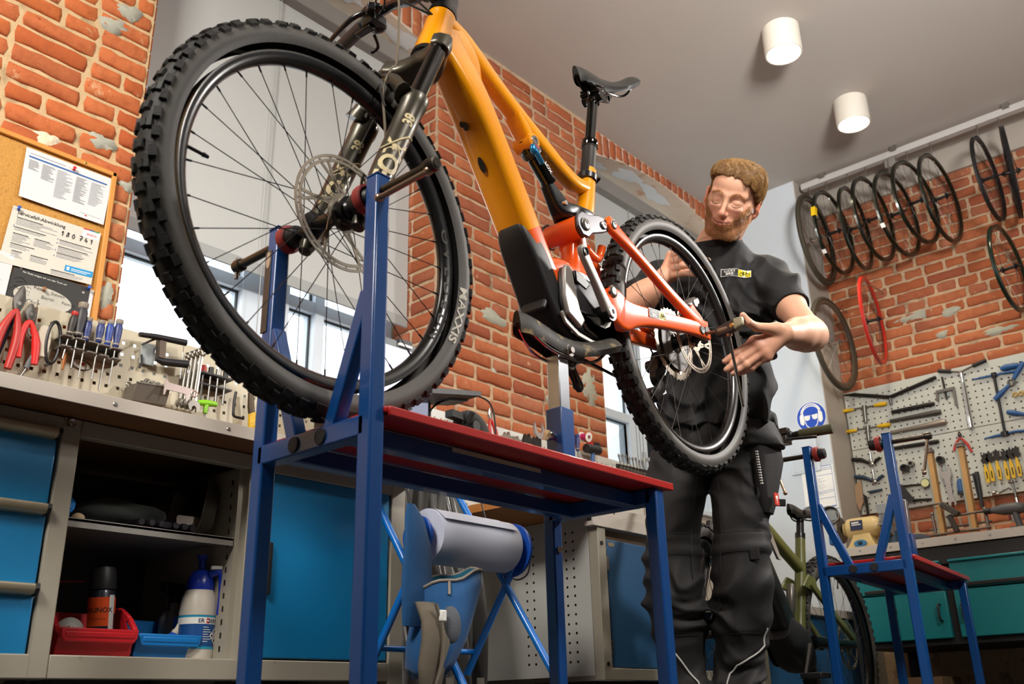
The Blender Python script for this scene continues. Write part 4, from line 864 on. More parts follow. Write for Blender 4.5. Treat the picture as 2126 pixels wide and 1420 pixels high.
# further bench: perforated side panel, front rail, slate blue door
b2 = thing('bench_cabinet', 'pale grey bench cabinet with perforated side and slate blue door behind the stand', 'cabinet', (-2.5, 3.1, .10))
def perforated(y, x0, x1, z0, z1, cols, pitch, hs, thick=.002):
    m = M(); xs = [x0]
    for c in cols: xs += [c-hs/2, c+hs/2]
    xs.append(x1); n = int((z1-z0-.06)/pitch); zs = [z0]
    for k in range(n): zc = z0+.05+k*pitch; zs += [zc-hs/2, zc+hs/2]
    zs.append(z1)
    for i in range(len(xs)-1):
        for k in range(len(zs)-1):
            if i % 2 and k % 2: continue
            m.add([(xs[i], y, zs[k]), (xs[i+1], y, zs[k]), (xs[i+1], y, zs[k+1]), (xs[i], y, zs[k+1])], [(0, 1, 2, 3)])
    return m
pale_s = mat('pale_steel_paint', '#b9bab6', .45, .05, var=.05, scale=6)
obj('perforated_side', perforated(2.935, -2.86, -2.19, .262, .836, (-2.80, -2.765, -2.50, -2.465, -2.30, -2.265), .0335, .0085), pale_s, b2, world=True, smooth=0)
obj('inner_dark', M().span((-2.86, 2.96, .27), (-2.20, 2.965, .83)), blackp, b2, world=True)
obj('corner_post', M().span((-2.19, 2.935, .245), (-2.147, 2.985, .805)), grey_s, b2, world=True, bevel=.002)
obj('front_rail', M().span((-2.18, 2.90, .79), (-2.14, 4.0, .834)), top_m, b2, world=True, bevel=.002)
obj('rail_end', M().span((-2.165, 2.897, .808), (-2.145, 2.9005, .824)), blackprint, b2, world=True)
obj('bottom_rail', M().span((-2.18, 2.985, .245), (-2.147, 4.0, .285)), grey_s, b2, world=True, bevel=.002)
d = obj('door', M().span((-2.172, 3.0, .289), (-2.156, 3.62, .750)), blue_c2, b2, world=True, bevel=.003)
for z in (.36, .66): obj('hinge', M().span((-2.158, 2.99, z-.025), (-2.150, 3.002, z+.025)), steel, d, world=True)
obj('name_plate', M().span((-2.156, 3.01, .725), (-2.1545, 3.05, .74)), hand_m, d, world=True)
obj('shelf_edge', M().span((-2.4, 2.99, .757), (-2.19, 3.9, .77)), steel, b2, world=True)
for z in (.73, .30): obj('panel_plug', M().cyl((-2.1465, 2.957, z), (-2.144, 2.957, z), .008, n=14), blackprint, b2, world=True)
obj('plinth', M().span((-2.86, 2.97, 0), (-2.22, 4.0, .245)), blackp, b2, world=True)
# perforated tool boards standing on the worktops
peg_m = mat('cream_perforated_steel', '#bcb39c', .45, .05, var=.05, scale=6)
peg_w = mat('white_perforated_steel', '#c9cac6', .45, .05, var=.05, scale=6)
def pegboard(name, label, o, u, W_, H_, pitch, hs, mt, lip=True, th=.012, off=.02):
    """sheet with real square holes; o lower left corner, u along, z up; hole walls give it depth"""
    o, u = V(o), V(u); nrm = u.cross(V((0, 0, 1))); nx = int((W_-2*off+1e-6)/pitch)+1; nz = int((H_-2*off+1e-6)/pitch)+1; m = M()
    xs = [0]; zs = [0]
    for i in range(nx): c = off+i*pitch; xs += [c-hs/2, c+hs/2]
    for i in range(nz): c = off+i*pitch; zs += [c-hs/2, c+hs/2]
    xs.append(W_); zs.append(H_); X_ = len(xs); Z_ = len(zs)
    vs = [o+u*x+V((0, 0, z)) for z in zs for x in xs]; fs = []; b = [o+u*x+V((0, 0, z))-nrm*.0025 for z in zs for x in xs]
    n = len(vs)
    for k in range(Z_-1):
        for i in range(X_-1):
            a = [k*X_+i, k*X_+i+1, (k+1)*X_+i+1, (k+1)*X_+i]
            if i % 2 and k % 2:
                for p in range(4): fs.append((a[p], a[(p+1) % 4], n+a[(p+1) % 4], n+a[p]))
            else: fs.append(a); fs.append([n+q for q in a[::-1]])
    m.add(vs+b, fs)
    t = thing(name, label, 'tool board', tuple(o+u*(W_/2)))
    s = obj('perforated_sheet', m, mt, t, world=True, smooth=0)
    e = M(); P = o+V((0, 0, H_)); e.add([P, P+u*W_, P+u*W_-nrm*.02, P-nrm*.02], [(0, 1, 2, 3)]); e.add([P-nrm*.02, P+u*W_-nrm*.02, P+u*W_-nrm*.02-V((0, 0, .02)), P-nrm*.02-V((0, 0, .02))], [(0, 1, 2, 3)])
    obj('folded_edge', e, mt, t, world=True, smooth=0)
    return t
pegboard('tool_board', 'cream perforated tool board under the cork board at the left', (-2.80, .45, .871), (0, 1, 0), 1.10, .448, .038, .0105, peg_m)
pegboard('tool_board', 'cream perforated tool board seen through the lower left of the front wheel', (-2.80, 1.552, .871), (0, 1, 0), .55, .452, .038, .0105, peg_m)
pegboard('tool_board', 'white perforated tool board on the bench behind the red tray', (-2.80, 2.70, .871), (0, 1, 0), 1.55, .475, .038, .009, peg_w)
# ---------------------------------------------------------------- bins, cans and bottles in the open cabinet
binred = mat('red_bin_plastic', '#c4202a', .38, var=.04); binblue = mat('blue_bin_plastic', '#0d72bd', .38, var=.04)
def storage_bin(label, mt, y0, y1, x1, dep=.22, h=.125):
    t = thing('storage_bin', label, 'bin', (x1-dep/2, (y0+y1)/2, .2885)); w_ = .003
    W_ = (y1-y0)/2; c = .0
    def shell(o):  # U-shaped open-front bin: side outline, cut lower at the front
        return [(-dep/2+o, h), (-dep/2+.012+o, .0+o), (dep/2-.03-o, .0+o), (dep/2-.012-o, h*.52), (dep/2-.05, h*.62), (dep/2-.085, h)]
    m = M(); side = shell(0)
    for s in (-1, 1): m.prism(side, (0, s*(W_-.006)+c, 0), (1, 0, 0), (0, 0, 1), w_, True)
    m.span((-dep/2+.01, -W_+.006, 0), (dep/2-.032, W_-.006, w_)); m.add([(-dep/2, -W_+.006, h), (-dep/2, W_-.006, h), (-dep/2+.012, W_-.006, 0), (-dep/2+.012, -W_+.006, 0)], [(0, 1, 2, 3)])
    fr = [(dep/2-.030, .0), (dep/2-.022, .02), (dep/2-.012, h*.52)]
    for (xa, za), (xb, zb) in zip(fr, fr[1:]): m.add([(xa, -W_+.006, za), (xb, -W_+.004, zb), (xb, W_-.004, zb), (xa, W_-.006, za)], [(0, 1, 2, 3)])
    obj('bin_body', m, mt, t, smooth=30)
    lip = []
    for y, x, z in ((-W_+.002, -dep/2+.01, h), (-W_+.002, dep/2-.10, h), (-W_+.0, dep/2-.055, h*.80), (-W_+.0, dep/2-.02, h*.55), (-W_+.012, dep/2, h*.44), (W_-.012, dep/2, h*.44), (W_, dep/2-.02, h*.55), (W_, dep/2-.055, h*.80), (W_-.002, dep/2-.10, h), (W_-.002, -dep/2+.01, h)): lip.append((x, y, z))
    m = M(); P = [V(p) for p in lip]
    for a, b in zip(P, P[1:]): m.bar(a, b, .012, .014)
    m.prism([(-W_+.012, h*.30), (W_-.012, h*.30), (W_-.004, h*.40), (W_-.002, h*.56), (-W_+.002, h*.56), (-W_+.004, h*.40)], (dep/2-.002, 0, 0), (0, 1, 0), (0, 0, 1), .006)
    obj('bin_rim', m, mt, t, bevel=.003, seg=2)
    return t
storage_bin('red open fronted plastic bin with spray cans on the cabinet floor', binred, 1.060, 1.258, -2.34)
storage_bin('blue open fronted plastic bin with glue bottles on the cabinet floor', binblue, 1.262, 1.440, -2.35, .21, .115)
can_b = mat('can_navy', '#16202e', .35, .2, coat=.3); can_o = mat('can_orange', '#d04a16', .35, coat=.3); can_w = mat('can_white', '#c9cbc9', .35, coat=.2)
c = thing('spray_can', 'orange and navy spray can with black cap standing in the red bin', 'spray can', (-2.43, 1.205, .296), (math.radians(4), 0, math.radians(12)))
obj('can_body', M().lathe([(0, 0), (.030, 0), (.0325, .006), (.0325, .155), (.027, .168), (.026, .170)], (0, 0, 0), (0, 0, 1), 28), can_b, c)
obj('cap', M().lathe([(.0325, .165), (.033, .168), (.031, .210), (.027, .220), (0, .220)], (0, 0, 0), (0, 0, 1), 28), blackp, c)
def wrap_patch(z0, z1, a0, a1, r, n=12): return M().add([V((r*math.cos(a0+(a1-a0)*i/n), r*math.sin(a0+(a1-a0)*i/n), z)) for z in (z0, z1) for i in range(n+1)], [(i, i+1, n+2+i, n+1+i) for i in range(n)])
AF = -.55
obj('label_panel', wrap_patch(.075, .145, AF-1.5, AF+.45, .0328), can_o, c); obj('white_strip', wrap_patch(.02, .15, AF+.45, AF+.95, .0328), can_w, c)
obj('label_panel', wrap_patch(.105, .145, AF+.95, AF+1.5, .0328), can_o, c)
def wrap_text(body, size, z, ac, r, bold=.02):
    vs, fs = text_mesh(body, 'CENTER', bold); m = M(); m.add([V((r*math.cos(ac+p[0]*size/r), r*math.sin(ac+p[0]*size/r), z+p[1]*size)) for p in vs], fs); return m
obj('can_lettering', wrap_text('BRUNOX', .017, .108, AF-.35, .0331), blackprint, c, smooth=0); obj('can_lettering', wrap_text('Turbo-Spray', .008, .090, AF-.35, .0331, .0), blackprint, c, smooth=0); obj('can_lettering', wrap_text('Turbo-Spray', .010, .058, AF-.45, .0331, .01), white, c, smooth=0)
c = thing('spray_can', 'yellow spray can lying with its white nozzle towards the viewer in the red bin', 'spray can', (-2.44, 1.125, .352), (0, 0, 0))
ax = V((.85, -.30, .12)).normalized()
obj('can_body', M().lathe([(0, -.10), (.030, -.10), (.033, -.09), (.033, .025), (.0325, .03)], (0, 0, 0), ax, 28), mat('can_yellow', '#d3a018', .35, coat=.3), c)
obj('can_shoulder', M().lathe([(.033, .03), (.030, .040), (.022, .050), (.014, .054), (.0135, .060), (.0, .060)], (0, 0, 0), ax, 28), can_w, c)
nz = obj('nozzle', M().lathe([(.012, .055), (.0125, .060), (.008, .062), (.0075, .076), (.005, .079), (0, .079)], (0, 0, 0), ax, 18), white, c)
obj('straw', M().tube([ax*.07, ax*.072+V((.01, -.10, -.012))], .0013, 6), mat('red_straw', '#c4281c', .4), nz)
s_ = obj('spray_straw', M().tube([(-2.52, 1.05, .478), (-2.50, 1.18, .487)], .0016, 6), mat('red_straw', '#c4281c', .4)); tag(s_, 'thin red plastic straw above the red bin, beside the black cap', 'straw')
for i, (x, y, rz, col, lb) in enumerate(((-2.42, 1.375, .3, '#2348a8', 'small blue glue bottle with white spout in the blue bin'), (-2.43, 1.315, -.5, '#1d4a3a', 'small dark green bottle with cream cap in the blue bin'))):
    c = thing('glue_bottle', lb, 'bottle', (x, y, .302), (math.radians(-18 if i == 0 else 24), math.radians(12), rz))
    obj('bottle_body', M().lathe([(0, 0), (.017, 0), (.019, .004), (.019, .05), (.012, .062), (.009, .064)], (0, 0, 0), (0, 0, 1), 20), mat('bottle_'+col[1:], col, .35), c)
    obj('spout', M().lathe([(.010, .062), (.010, .070), (.006, .075), (.004, .100), (0, .101)], (0, 0, 0), (0, 0, 1), 16), mat('cream_cap', '#cbc4b2', .5), c)
    if i == 0: obj('bottle_band', M().lathe([(.0195, .018), (.0195, .034)], (0, 0, 0), (0, 0, 1), 20), white, c)
# pressure sprayer
blue_p = mat('royal_blue_plastic', '#1233a8', .3, coat=.2)
c = thing('pressure_sprayer', 'white pressure sprayer with royal blue pump head at the right of the cabinet', 'spray bottle', (-2.40, 1.452, .2885), math.radians(-20))
obj('tank', M().lathe([(0, 0), (.040, 0), (.047, .006), (.049, .02), (.049, .13), (.045, .165), (.036, .185), (.033, .19)], (0, 0, 0), (0, 0, 1), 32), mat('milky_plastic', '#c5bfb3', .4), c)
head_ = obj('pump_head', M().lathe([(.036, .185), (.037, .19), (.034, .215), (.022, .236), (.014, .24), (.0, .24)], (0, 0, 0), (0, 0, 1), 28), blue_p, c)
obj('pump_knob', M().lathe([(.010, .238), (.009, .268), (.014, .272), (.0155, .279), (0, .281)], (0, 0, 0), (0, 0, 1), 20), blue_p, c)
obj('grip', M().tube([(.02, .02, .225), (.03, .042, .232), (.030, .052, .20), (.030, .052, .12)], .0105, 10, sub=4), blue_p, c); obj('spray_tip', M().box((.03, .035, .243), (.018, .035, .010)), white, c, bevel=.002)
obj('label_panel', wrap_patch(.035, .118, -1.6, 2.2, .0494, 24), mat('label_blue', '#134a8a', .4), c); obj('label_panel', wrap_patch(.095, .112, -1.6, 2.2, .0497, 24), white, c)
for z0, z1 in ((.112, .117), (.032, .038)): obj('label_line', wrap_patch(z0, z1, -1.6, 2.2, .0497, 24), mat('label_cyan', '#1d93b3', .4), c)
obj('label_lettering', wrap_text('ER', .015, .098, .02, .0501), mat('navy_print', '#14204a', .5), c, smooth=0); obj('label_lettering', wrap_text('BERNER', .015, .098, .92, .0501), mat('navy_print', '#14204a', .5), c, smooth=0)
m = wrap_patch(.0965, .110, .30, .46, .0500, 3); obj('label_cross', m, mat('label_red', '#c8321e', .5), c); m = wrap_patch(.1015, .105, .32, .44, .0503, 3); m.v += []; obj('label_cross', m, white, c)
def diamond(h, zc, ac, r): return M().add([V((r*math.cos(ac+a/r), r*math.sin(ac+a/r), zc+b)) for a, b in ((-h, 0), (0, -h), (h, 0), (0, h))], [(0, 1, 2, 3)])
obj('hazard_sign', diamond(.026, .066, .95, .0500), mat('label_red', '#c8321e', .5), c)
for da, db in ((-.0115, 0), (.0115, 0), (0, .0115), (0, -.0115)): obj('hazard_field', diamond(.0095, .066+db, .95+da/.0503, .0503), white, c); 
for da, db in ((-.0115, 0), (.0115, 0), (0, .0115), (0, -.0115)): obj('hazard_symbol', diamond(.0045, .066+db, .95+da/.0506, .0506), blackprint, c)
for k in range(7): obj('small_print', wrap_patch(.086-k*.006, .0875-k*.006, .15, .15+.3+.1*(k % 3), .0501, 4), white, c)
c = thing('spray_bottle', 'grey trigger spray bottle standing behind the white pressure sprayer', 'spray bottle', (-2.52, 1.45, .2885), .4)
obj('bottle_body', M().lathe([(0, 0), (.036, 0), (.038, .005), (.038, .12), (.018, .15), (.014, .165)], (0, 0, 0), (0, 0, 1), 24), mat('grey_bottle', '#8b887a', .5), c)
obj('trigger_head', M().cyl((0, 0, .16), (0, 0, .185), .016, n=16).box((0, -.015, .20), (.024, .08, .03)).bar((0, -.035, .19), (0, -.03, .14), .012, .008), blackp, c, bevel=.003)
# upper shelf
storage_bin('blue bin half hidden behind the post on the upper shelf', binblue, .975, 1.085, -2.40, .18, .10).location.z = .6065
k_ = obj('beige_knob', M().ell((-2.36, 1.075, .6185), (.014, .016, .012)).cyl((-2.36, 1.075, .6065), (-2.36, 1.075, .615), .011, n=14), mat('beige_plastic', '#b39a78', .5)); tag(k_, 'small beige round knob on the upper shelf', 'knob')
def crumpled(name, c, r, seed, mt, label, cat, nu=28, nv=16, amp=.28):
    rr = random.Random(seed); ph = [(rr.uniform(-9, 9), rr.uniform(-9, 9), rr.uniform(-9, 9), rr.uniform(0, 6)) for _ in range(9)]; m = M(); m.ell((0, 0, 0), 1, nu, nv)
    out = []
    for p in m.v:
        f = 1+amp*sum(math.sin(p.x*a*.5+p.y*b*.5+p.z*d*.5+e)/ (1+i*.5) for i, (a, b, d, e) in enumerate(ph))*.4
        q = V((p.x*r[0]*f, p.y*r[1]*f, p.z*r[2]*f)); q.z = max(q.z, -r[2]*.8); out.append(q+V(c))
    m.v = out; return tag(obj(name, m, mt, smooth=80), label, cat)
clothm = mat('dark_grey_cloth', '#343a36', .9, var=.2, bump=.4, bscale=200, sheen=.2)
crumpled('folded_cloth', (-2.50, 1.24, .6515), (.11, .105, .045), 3, clothm, 'crumpled dark grey green cloth on the upper shelf', 'cloth')
g = thing('work_gloves', 'dark rubber gloves lying on the upper shelf in front of the cloth', 'gloves', (-2.38, 1.28, .607)); gm = mat('dark_glove', '#25222a', .5)
for k, (y, a) in enumerate(((-.035, .25), (.045, -.2))):
    m = M(); m.ell((0, y, .014), (.045, .04, .013)); 
    for j in range(4): m.tube([(.03, y-.03+j*.02, .014), (.065, y-.036+j*.024+a*.02, .013), (.085-.006*abs(j-1.5), y-.04+j*.026+a*.03, .011)], [.010, .0095, .008], 8)
    m.tube([(-.01, y+.03, .014), (.02, y+.055, .013)], [.011, .009], 8); obj('glove', m, gm, g)
cd = obj('white_card', M().prism([(-.033, 0), (.033, 0), (.033, .058), (.028, .064), (-.028, .064), (-.033, .058)], (-2.40, 1.40, .6068), (.15, 1, 0), (-.12, 0, 1), .0012), mat('card', '#b9aca3', .7)); tag(cd, 'blank pale card with rounded corners leaning on the upper shelf', 'card')
c = thing('metal_tray', 'grey metal tray standing on edge at the right of the upper shelf', 'tray', (-2.46, 1.455, .607)); m = M()
def rr2(w_, h_, r, n=6): return [(cx+r*math.cos(a0+PI/2*i/(n-1)), cy+r*math.sin(a0+PI/2*i/(n-1))) for cx, cy, a0 in ((w_/2-r, h_/2-r, 0), (-w_/2+r, h_/2-r, PI/2), (-w_/2+r, -h_/2+r, PI), (w_/2-r, -h_/2+r, 1.5*PI)) for i in range(n)]
A_, B_ = rr2(.19, .17, .045), rr2(.155, .135, .03)
tilt = Matrix.Rotation(math.radians(-9), 3, 'X')
ring = lambda L, d: [tilt @ V((p[0], d, p[1]+.086)) for p in L]
m.loft([ring(A_, -.05), ring(rr2(.196, .176, .046), -.051), ring(rr2(.196, .176, .046), -.047), ring(A_, -.046), ring(B_, .0), ring(B_, .002), ring([(p[0]*1.03, p[1]*1.03) for p in A_], -.046)], caps=False); m.add(ring(B_, .0), [list(range(24))])
obj('tray_body', m, mat('tin_grey', '#5d574e', .35, .6, var=.25, scale=25), c, smooth=50)
# ---------------------------------------------------------------- between the benches: paper roll stand, rucksack, plastic sheet
tubeb = mat('bright_blue_tube', '#0a6cc4', .3, var=.05, coat=.3); paper = mat('white_paper', '#c6cde0', .85, var=.015)
t = thing('paper_roll_stand', 'bright blue tube floor stand carrying a thick white paper roll', 'stand', (-2.08, 2.18, 0)); T = lambda *p: V(p)
for y, nm in ((1.955, 'l'), (2.37, 'r')):
    a, b = T(-2.37, y-.03, .96), T(-1.80, y+.03, .03)
    obj('leg', M().tube([a, b], .0115, 12), tubeb, t, world=True); obj('leg', M().tube([T(-2.06, y, .60), T(-2.42, y-.02, .03)], .0115, 12), tubeb, t, world=True)
    obj('rubber_foot', M().cyl(T(-2.415, y-.02, 0), T(-2.415, y-.02, .035), .015, n=12), blackp, t, world=True); obj('rubber_foot', M().cyl(T(-1.80, y+.03, 0), T(-1.80, y+.03, .035), .015, n=12), blackp, t, world=True)
    obj('side_disc', M().cyl(T(-2.08, y-.006, .635), T(-2.08, y+.006, .635), .085 if y > 2.2 else .06, n=40), mat('blue_disc', '#0c48a8', .4), t, world=True, bevel=.002)
obj('cross_tube', M().tube([T(-2.24, 1.95, .33), T(-2.24, 2.37, .33)], .009, 10), tubeb, t, world=True)
obj('spindle', M().cyl(T(-2.08, 1.93, .64), T(-2.08, 2.40, .64), .013, n=14).cyl(T(-2.08, 1.925, .64), T(-2.08, 1.94, .64), .018, n=16), blackp, t, world=True)
r = thing('paper_roll', 'thick white paper roll with a loose torn edge on the blue stand', 'paper roll', (-2.08, 2.18, .64))
m = M(); m.lathe([(.03, 0), (.079, .0), (.080, .002), (.080, .348), (.079, .35), (.03, .35), (.03, 0)], (-2.08, 1.985, .64), (0, 1, 0), 64)
obj('roll', m, paper, r, world=True, smooth=60)
m = M(); vs = []; N = 14
for i in range(N+1):
    a = math.radians(120-i*6.5); rad = .0812+.0012*i/N+(.006*((i-10)/4)**2 if i > 10 else 0)
    for k in range(13): f = k/12; vs.append(V((-2.08+rad*math.cos(a), 1.99+.305*f+(.02*f*math.sin(i*.6) if f > .9 else 0), .64+rad*math.sin(a)))+V((0, 0, 0)))
m.add(vs, [(i*13+k, i*13+k+1, (i+1)*13+k+1, (i+1)*13+k) for i in range(N) for k in range(12)]); obj('loose_edge', m, paper, r, world=True, smooth=60)
obj('paper_core', M().pipe((-2.08, 1.984, .64), (-2.08, 2.336, .64), .030, .026, 24), mat('brown_core', '#8a6d50', .8), r, world=True)
# dark plastic sheet hanging behind the roll
pm = mat('grey_plastic_sheet', '#3b3936', .42, var=.2, scale=5, coat=.12); m = M(); vs = []; nx, nz = 60, 24
for k in range(nz+1):
    f = k/nz; z = .98-.93*f
    for i in range(nx+1):
        u = i/nx; y = 2.14+.42*u+.10*f*(u-.2); x = -2.50+.07*f+.022*math.sin(u*26+1.5*math.sin(f*3))+.012*math.sin(u*57+f*4)+.03*math.sin(u*5+f*6)
        vs.append((x, y, z))
m.add(vs, [(k*(nx+1)+i, k*(nx+1)+i+1, (k+1)*(nx+1)+i+1, (k+1)*(nx+1)+i) for k in range(nz) for i in range(nx)])
sh_ = obj('plastic_sheet', m, pm, smooth=80); sd = sh_.modifiers.new('thick', 'SOLIDIFY'); sd.thickness = .002; tag(sh_, 'dark grey plastic sheet hanging in folds behind the paper roll', 'plastic sheet')
obj_hook = obj('sheet_rail', M().cyl((-2.51, 2.12, .985), (-2.51, 2.58, .985), .008, n=12), steel); tag(obj_hook, 'thin steel rail holding the grey plastic sheet', 'rail')
# rucksack hanging from the bench end, flap open
bagb = mat('rucksack_blue', '#0b4f86', .8, var=.15, scale=12, bump=.35, bscale=350, sheen=.15); bagt = mat('rucksack_lining', '#0f5a73', .85, var=.1, bump=.2, bscale=300); bagg = mat('rucksack_taupe', '#6d6558', .8, var=.15, bump=.3, bscale=350); zipm = mat('zip_grey', '#8d867d', .5)
bg_ = thing('rucksack', 'open blue and taupe rucksack hanging beside the paper roll stand', 'rucksack', (-1.98, 2.0, .25))
def bagring(cx, cy, cz, rx, ry, tiltx, n=28, dent=0, sq=2.6):
    out = []
    for i in range(n):
        a = 2*PI*i/n; ca, sa = math.cos(a), math.sin(a); k = (abs(ca)**sq+abs(sa)**sq)**(-1/sq); x, y = rx*ca*k, ry*sa*k; out.append(V((cx+x, cy+y+dent*math.sin(3*a)*.3, cz+y*tiltx+.006*math.sin(5*a))))
    return out
m = M(); rings = [bagring(-1.99, 1.995, .27, .045, .035, .0), bagring(-1.985, 2.0, .30, .07, .055, .1), bagring(-1.98, 2.02, .36, .082, .075, .2), bagring(-1.98, 2.045, .43, .085, .085, .35), bagring(-1.98, 2.06, .49, .086, .095, .35), bagring(-1.985, 2.065, .535, .084, .10, .30)]
m.loft(rings, caps=False); m.add(rings[0], [list(range(28))[::-1]]); bp_ = obj('pouch', m, bagb, bg_, world=True, smooth=70); so = bp_.modifiers.new('thick', 'SOLIDIFY'); so.thickness = .004; so.offset = -1
m = M(); m.loft([[V((p.x*.0+p.x, p.y, p.z)) for p in bagring(-1.985, 2.065, .538, .080, .096, .30)], bagring(-1.98, 2.055, .46, .07, .08, .3), bagring(-1.98, 2.03, .38, .05, .05, .2)], caps=False); obj('lining', m, bagt, bg_, world=True, smooth=70)
obj('zip', M().tube(bagring(-1.985, 2.065, .538, .085, .101, .30), .0042, 8, closed=True), zipm, bg_, world=True); obj('zip_puller', M().tube([(-1.91, 2.0, .515), (-1.905, 1.995, .48)], .004, 8), zipm, bg_, world=True)
m = M(); m.loft([[V((-2.0+.018*math.cos(a)*w_+xo, yo+w_*.06*math.sin(a), z)) for a in [2*PI*i/18 for i in range(18)]] for z, w_, yo, xo in ((.74, .25, 1.955, -.02), (.70, .6, 1.965, -.015), (.62, .85, 1.965, 0), (.52, .95, 1.955, .01), (.44, .9, 1.95, .015), (.40, .7, 1.945, .01))]); obj('back_panel', m, bagb, bg_, world=True, smooth=70)
m = M(); m.loft([[V((-1.975+.022*math.cos(a)*w_+xo, yo+w_*.042*math.sin(a), z)) for a in [2*PI*i/18 for i in range(18)]] for z, w_, yo, xo in ((.46, .9, 1.955, .02), (.41, 1.2, 1.965, .05), (.36, 1.25, 1.965, .055), (.30, 1.1, 1.96, .04), (.25, .9, 1.965, .03), (.235, .5, 1.965, .03))]); obj('side_pocket', m, bagg, bg_, world=True, smooth=70)
obj('mesh_pocket', M().ell((-1.905, 2.0, .40), (.022, .035, .05)), mat('mesh_fabric', '#5b6068', .9, bump=.9, bscale=500), bg_, world=True); obj('strap', M().tube([(-1.90, 1.94, .45), (-1.89, 1.955, .38), (-1.90, 1.96, .30), (-1.91, 1.95, .25)], [.014, .012, .012, .008], 8, flat=.4, sub=4), bagg, bg_, world=True); obj('clip', M().box((-1.885, 1.95, .42), (.012, .022, .03)), white, bg_, world=True, bevel=.004)
obj('hanger_loop', M().tube([(-2.02, 1.955, .73), (-2.05, 1.955, .80), (-2.12, 1.96, .838)], .004, 8, sub=4), blackp, bg_, world=True)
for ch_ in bg_.children: ch_.location.y -= .085; ch_.location.z -= .03
bt = thing('work_boots', 'black work boots on the floor under the rucksack', 'boots', (-2.15, 2.12, 0)); lm = mat('black_leather', '#191614', .55, var=.2, coat=.1)
for k, dy in enumerate((0, .13)):
    m = M(); m.loft([[V((-2.15+x+rx*math.cos(a), 2.10+dy+ry*math.sin(a), z)) for a in [2*PI*i/16 for i in range(16)]] for z, x, rx, ry in ((.0, .02, .13, .045), (.03, .02, .13, .047), (.07, .01, .115, .044), (.10, -.03, .075, .042), (.15, -.05, .052, .042), (.24, -.05, .052, .044), (.255, -.05, .048, .04))]); b_ = obj('boot', m, lm, bt, world=True, smooth=60)
    obj('sole', M().loft([[V((-2.15+.02+.135*math.cos(a), 2.10+dy+.05*math.sin(a), z)) for a in [2*PI*i/16 for i in range(16)]] for z in (.0, .022)]), blackp, b_, world=True); obj('boot_tab', M().box((-2.093, 2.10+dy, .23), (.004, .03, .03)), mat('grey_tab', '#777', .6) if False else zipm, b_, world=True)
cb = obj('loose_cable', M().tube([(-2.16, 2.30, .84), (-2.14, 2.33, .70), (-2.10, 2.36, .60), (-2.08, 2.38, .545), (-2.05, 2.41, .56), (-2.05, 2.43, .62)], .0025, 6, sub=8), blackp); tag(cb, 'thin black cable hanging in a loop under the paper roll', 'cable')
# ---------------------------------------------------------------- teal workbench on the back wall
teal = mat('teal_paint', '#0b7a80', .42, var=.04, scale=4, coat=.1); frame_b = mat('black_steel_frame', '#1d1c1c', .5, var=.1)
tb = thing('teal_workbench', 'teal workbench with drawers, two doors and a grey edged top by the back wall', 'workbench', (-1.35, 5.4, 0))
B_ = lambda n, a, c, mt, par=None, **k: obj(n, M().span(a, c), mt, par or tb, world=True, **k)
YF = 5.0
B_('bench_top', (-2.10, YF, .862), (.4, 5.85, .903), wood_u); B_('top_edge', (-2.10, YF-.004, .862), (.4, YF, .905), top_m, bevel=.001)
x = -1.98
while x < .3: obj('edge_screw', M().lathe([(0, .002), (.005, .002), (.006, 0)], (x, YF-.004, .884), (0, -1, 0), 12), steel, tb, world=True); x += .16
B_('carcass', (-2.08, YF+.03, .40), (.4, 5.80, .862), frame_b); B_('leg', (-2.08, YF+.02, 0), (-2.02, YF+.08, .862), frame_b, bevel=.003); B_('leg', (-.60, YF+.02, 0), (-.54, YF+.08, .862), frame_b, bevel=.003); B_('leg', (-2.08, 5.70, 0), (-2.02, 5.76, .40), frame_b); B_('top_rail', (-2.08, YF+.012, .775), (.4, YF+.05, .858), frame_b)
for x0, x1, hx in ((-2.03, -1.595, -1.63), (-1.555, -1.10, -1.52), (-1.06, -.62, -.66)):
    d = B_('drawer', (x0, YF+.002, .655), (x1, YF+.03, .785), teal, bevel=.004); obj('drawer_lip', M().bar((x0, YF-.004, .785), (x1, YF-.004, .785), .02, .012), teal, d, world=True, bevel=.003)
    B_('handle_strip', (x0+.04, YF-.006, .660), (x1-.05, YF+.003, .678), frame_b, d, bevel=.003)
    d = B_('door', (x0, YF+.002, .428), (x1, YF+.03, .648), teal, bevel=.004)
    obj('door_handle', M().tube([(hx, YF+.002, .585), (hx, YF-.028, .580), (hx, YF-.030, .55), (hx, YF-.028, .512), (hx, YF+.002, .507)], .006, 8, sub=3), blackp, d, world=True)
bx = thing('cardboard_box', 'brown cardboard box on the floor under the teal workbench', 'box', (-1.84, 5.25, 0)); obj('carton', M().span((-1.96, 5.12, 0), (-1.72, 5.40, .26)), mat('cardboard', '#7a5d42', .9), bx, world=True, bevel=.003); obj('carton_tape', M().span((-1.962, 5.245, .12), (-1.718, 5.275, .262)), mat('brown_tape', '#8d7455', .5), bx, world=True)
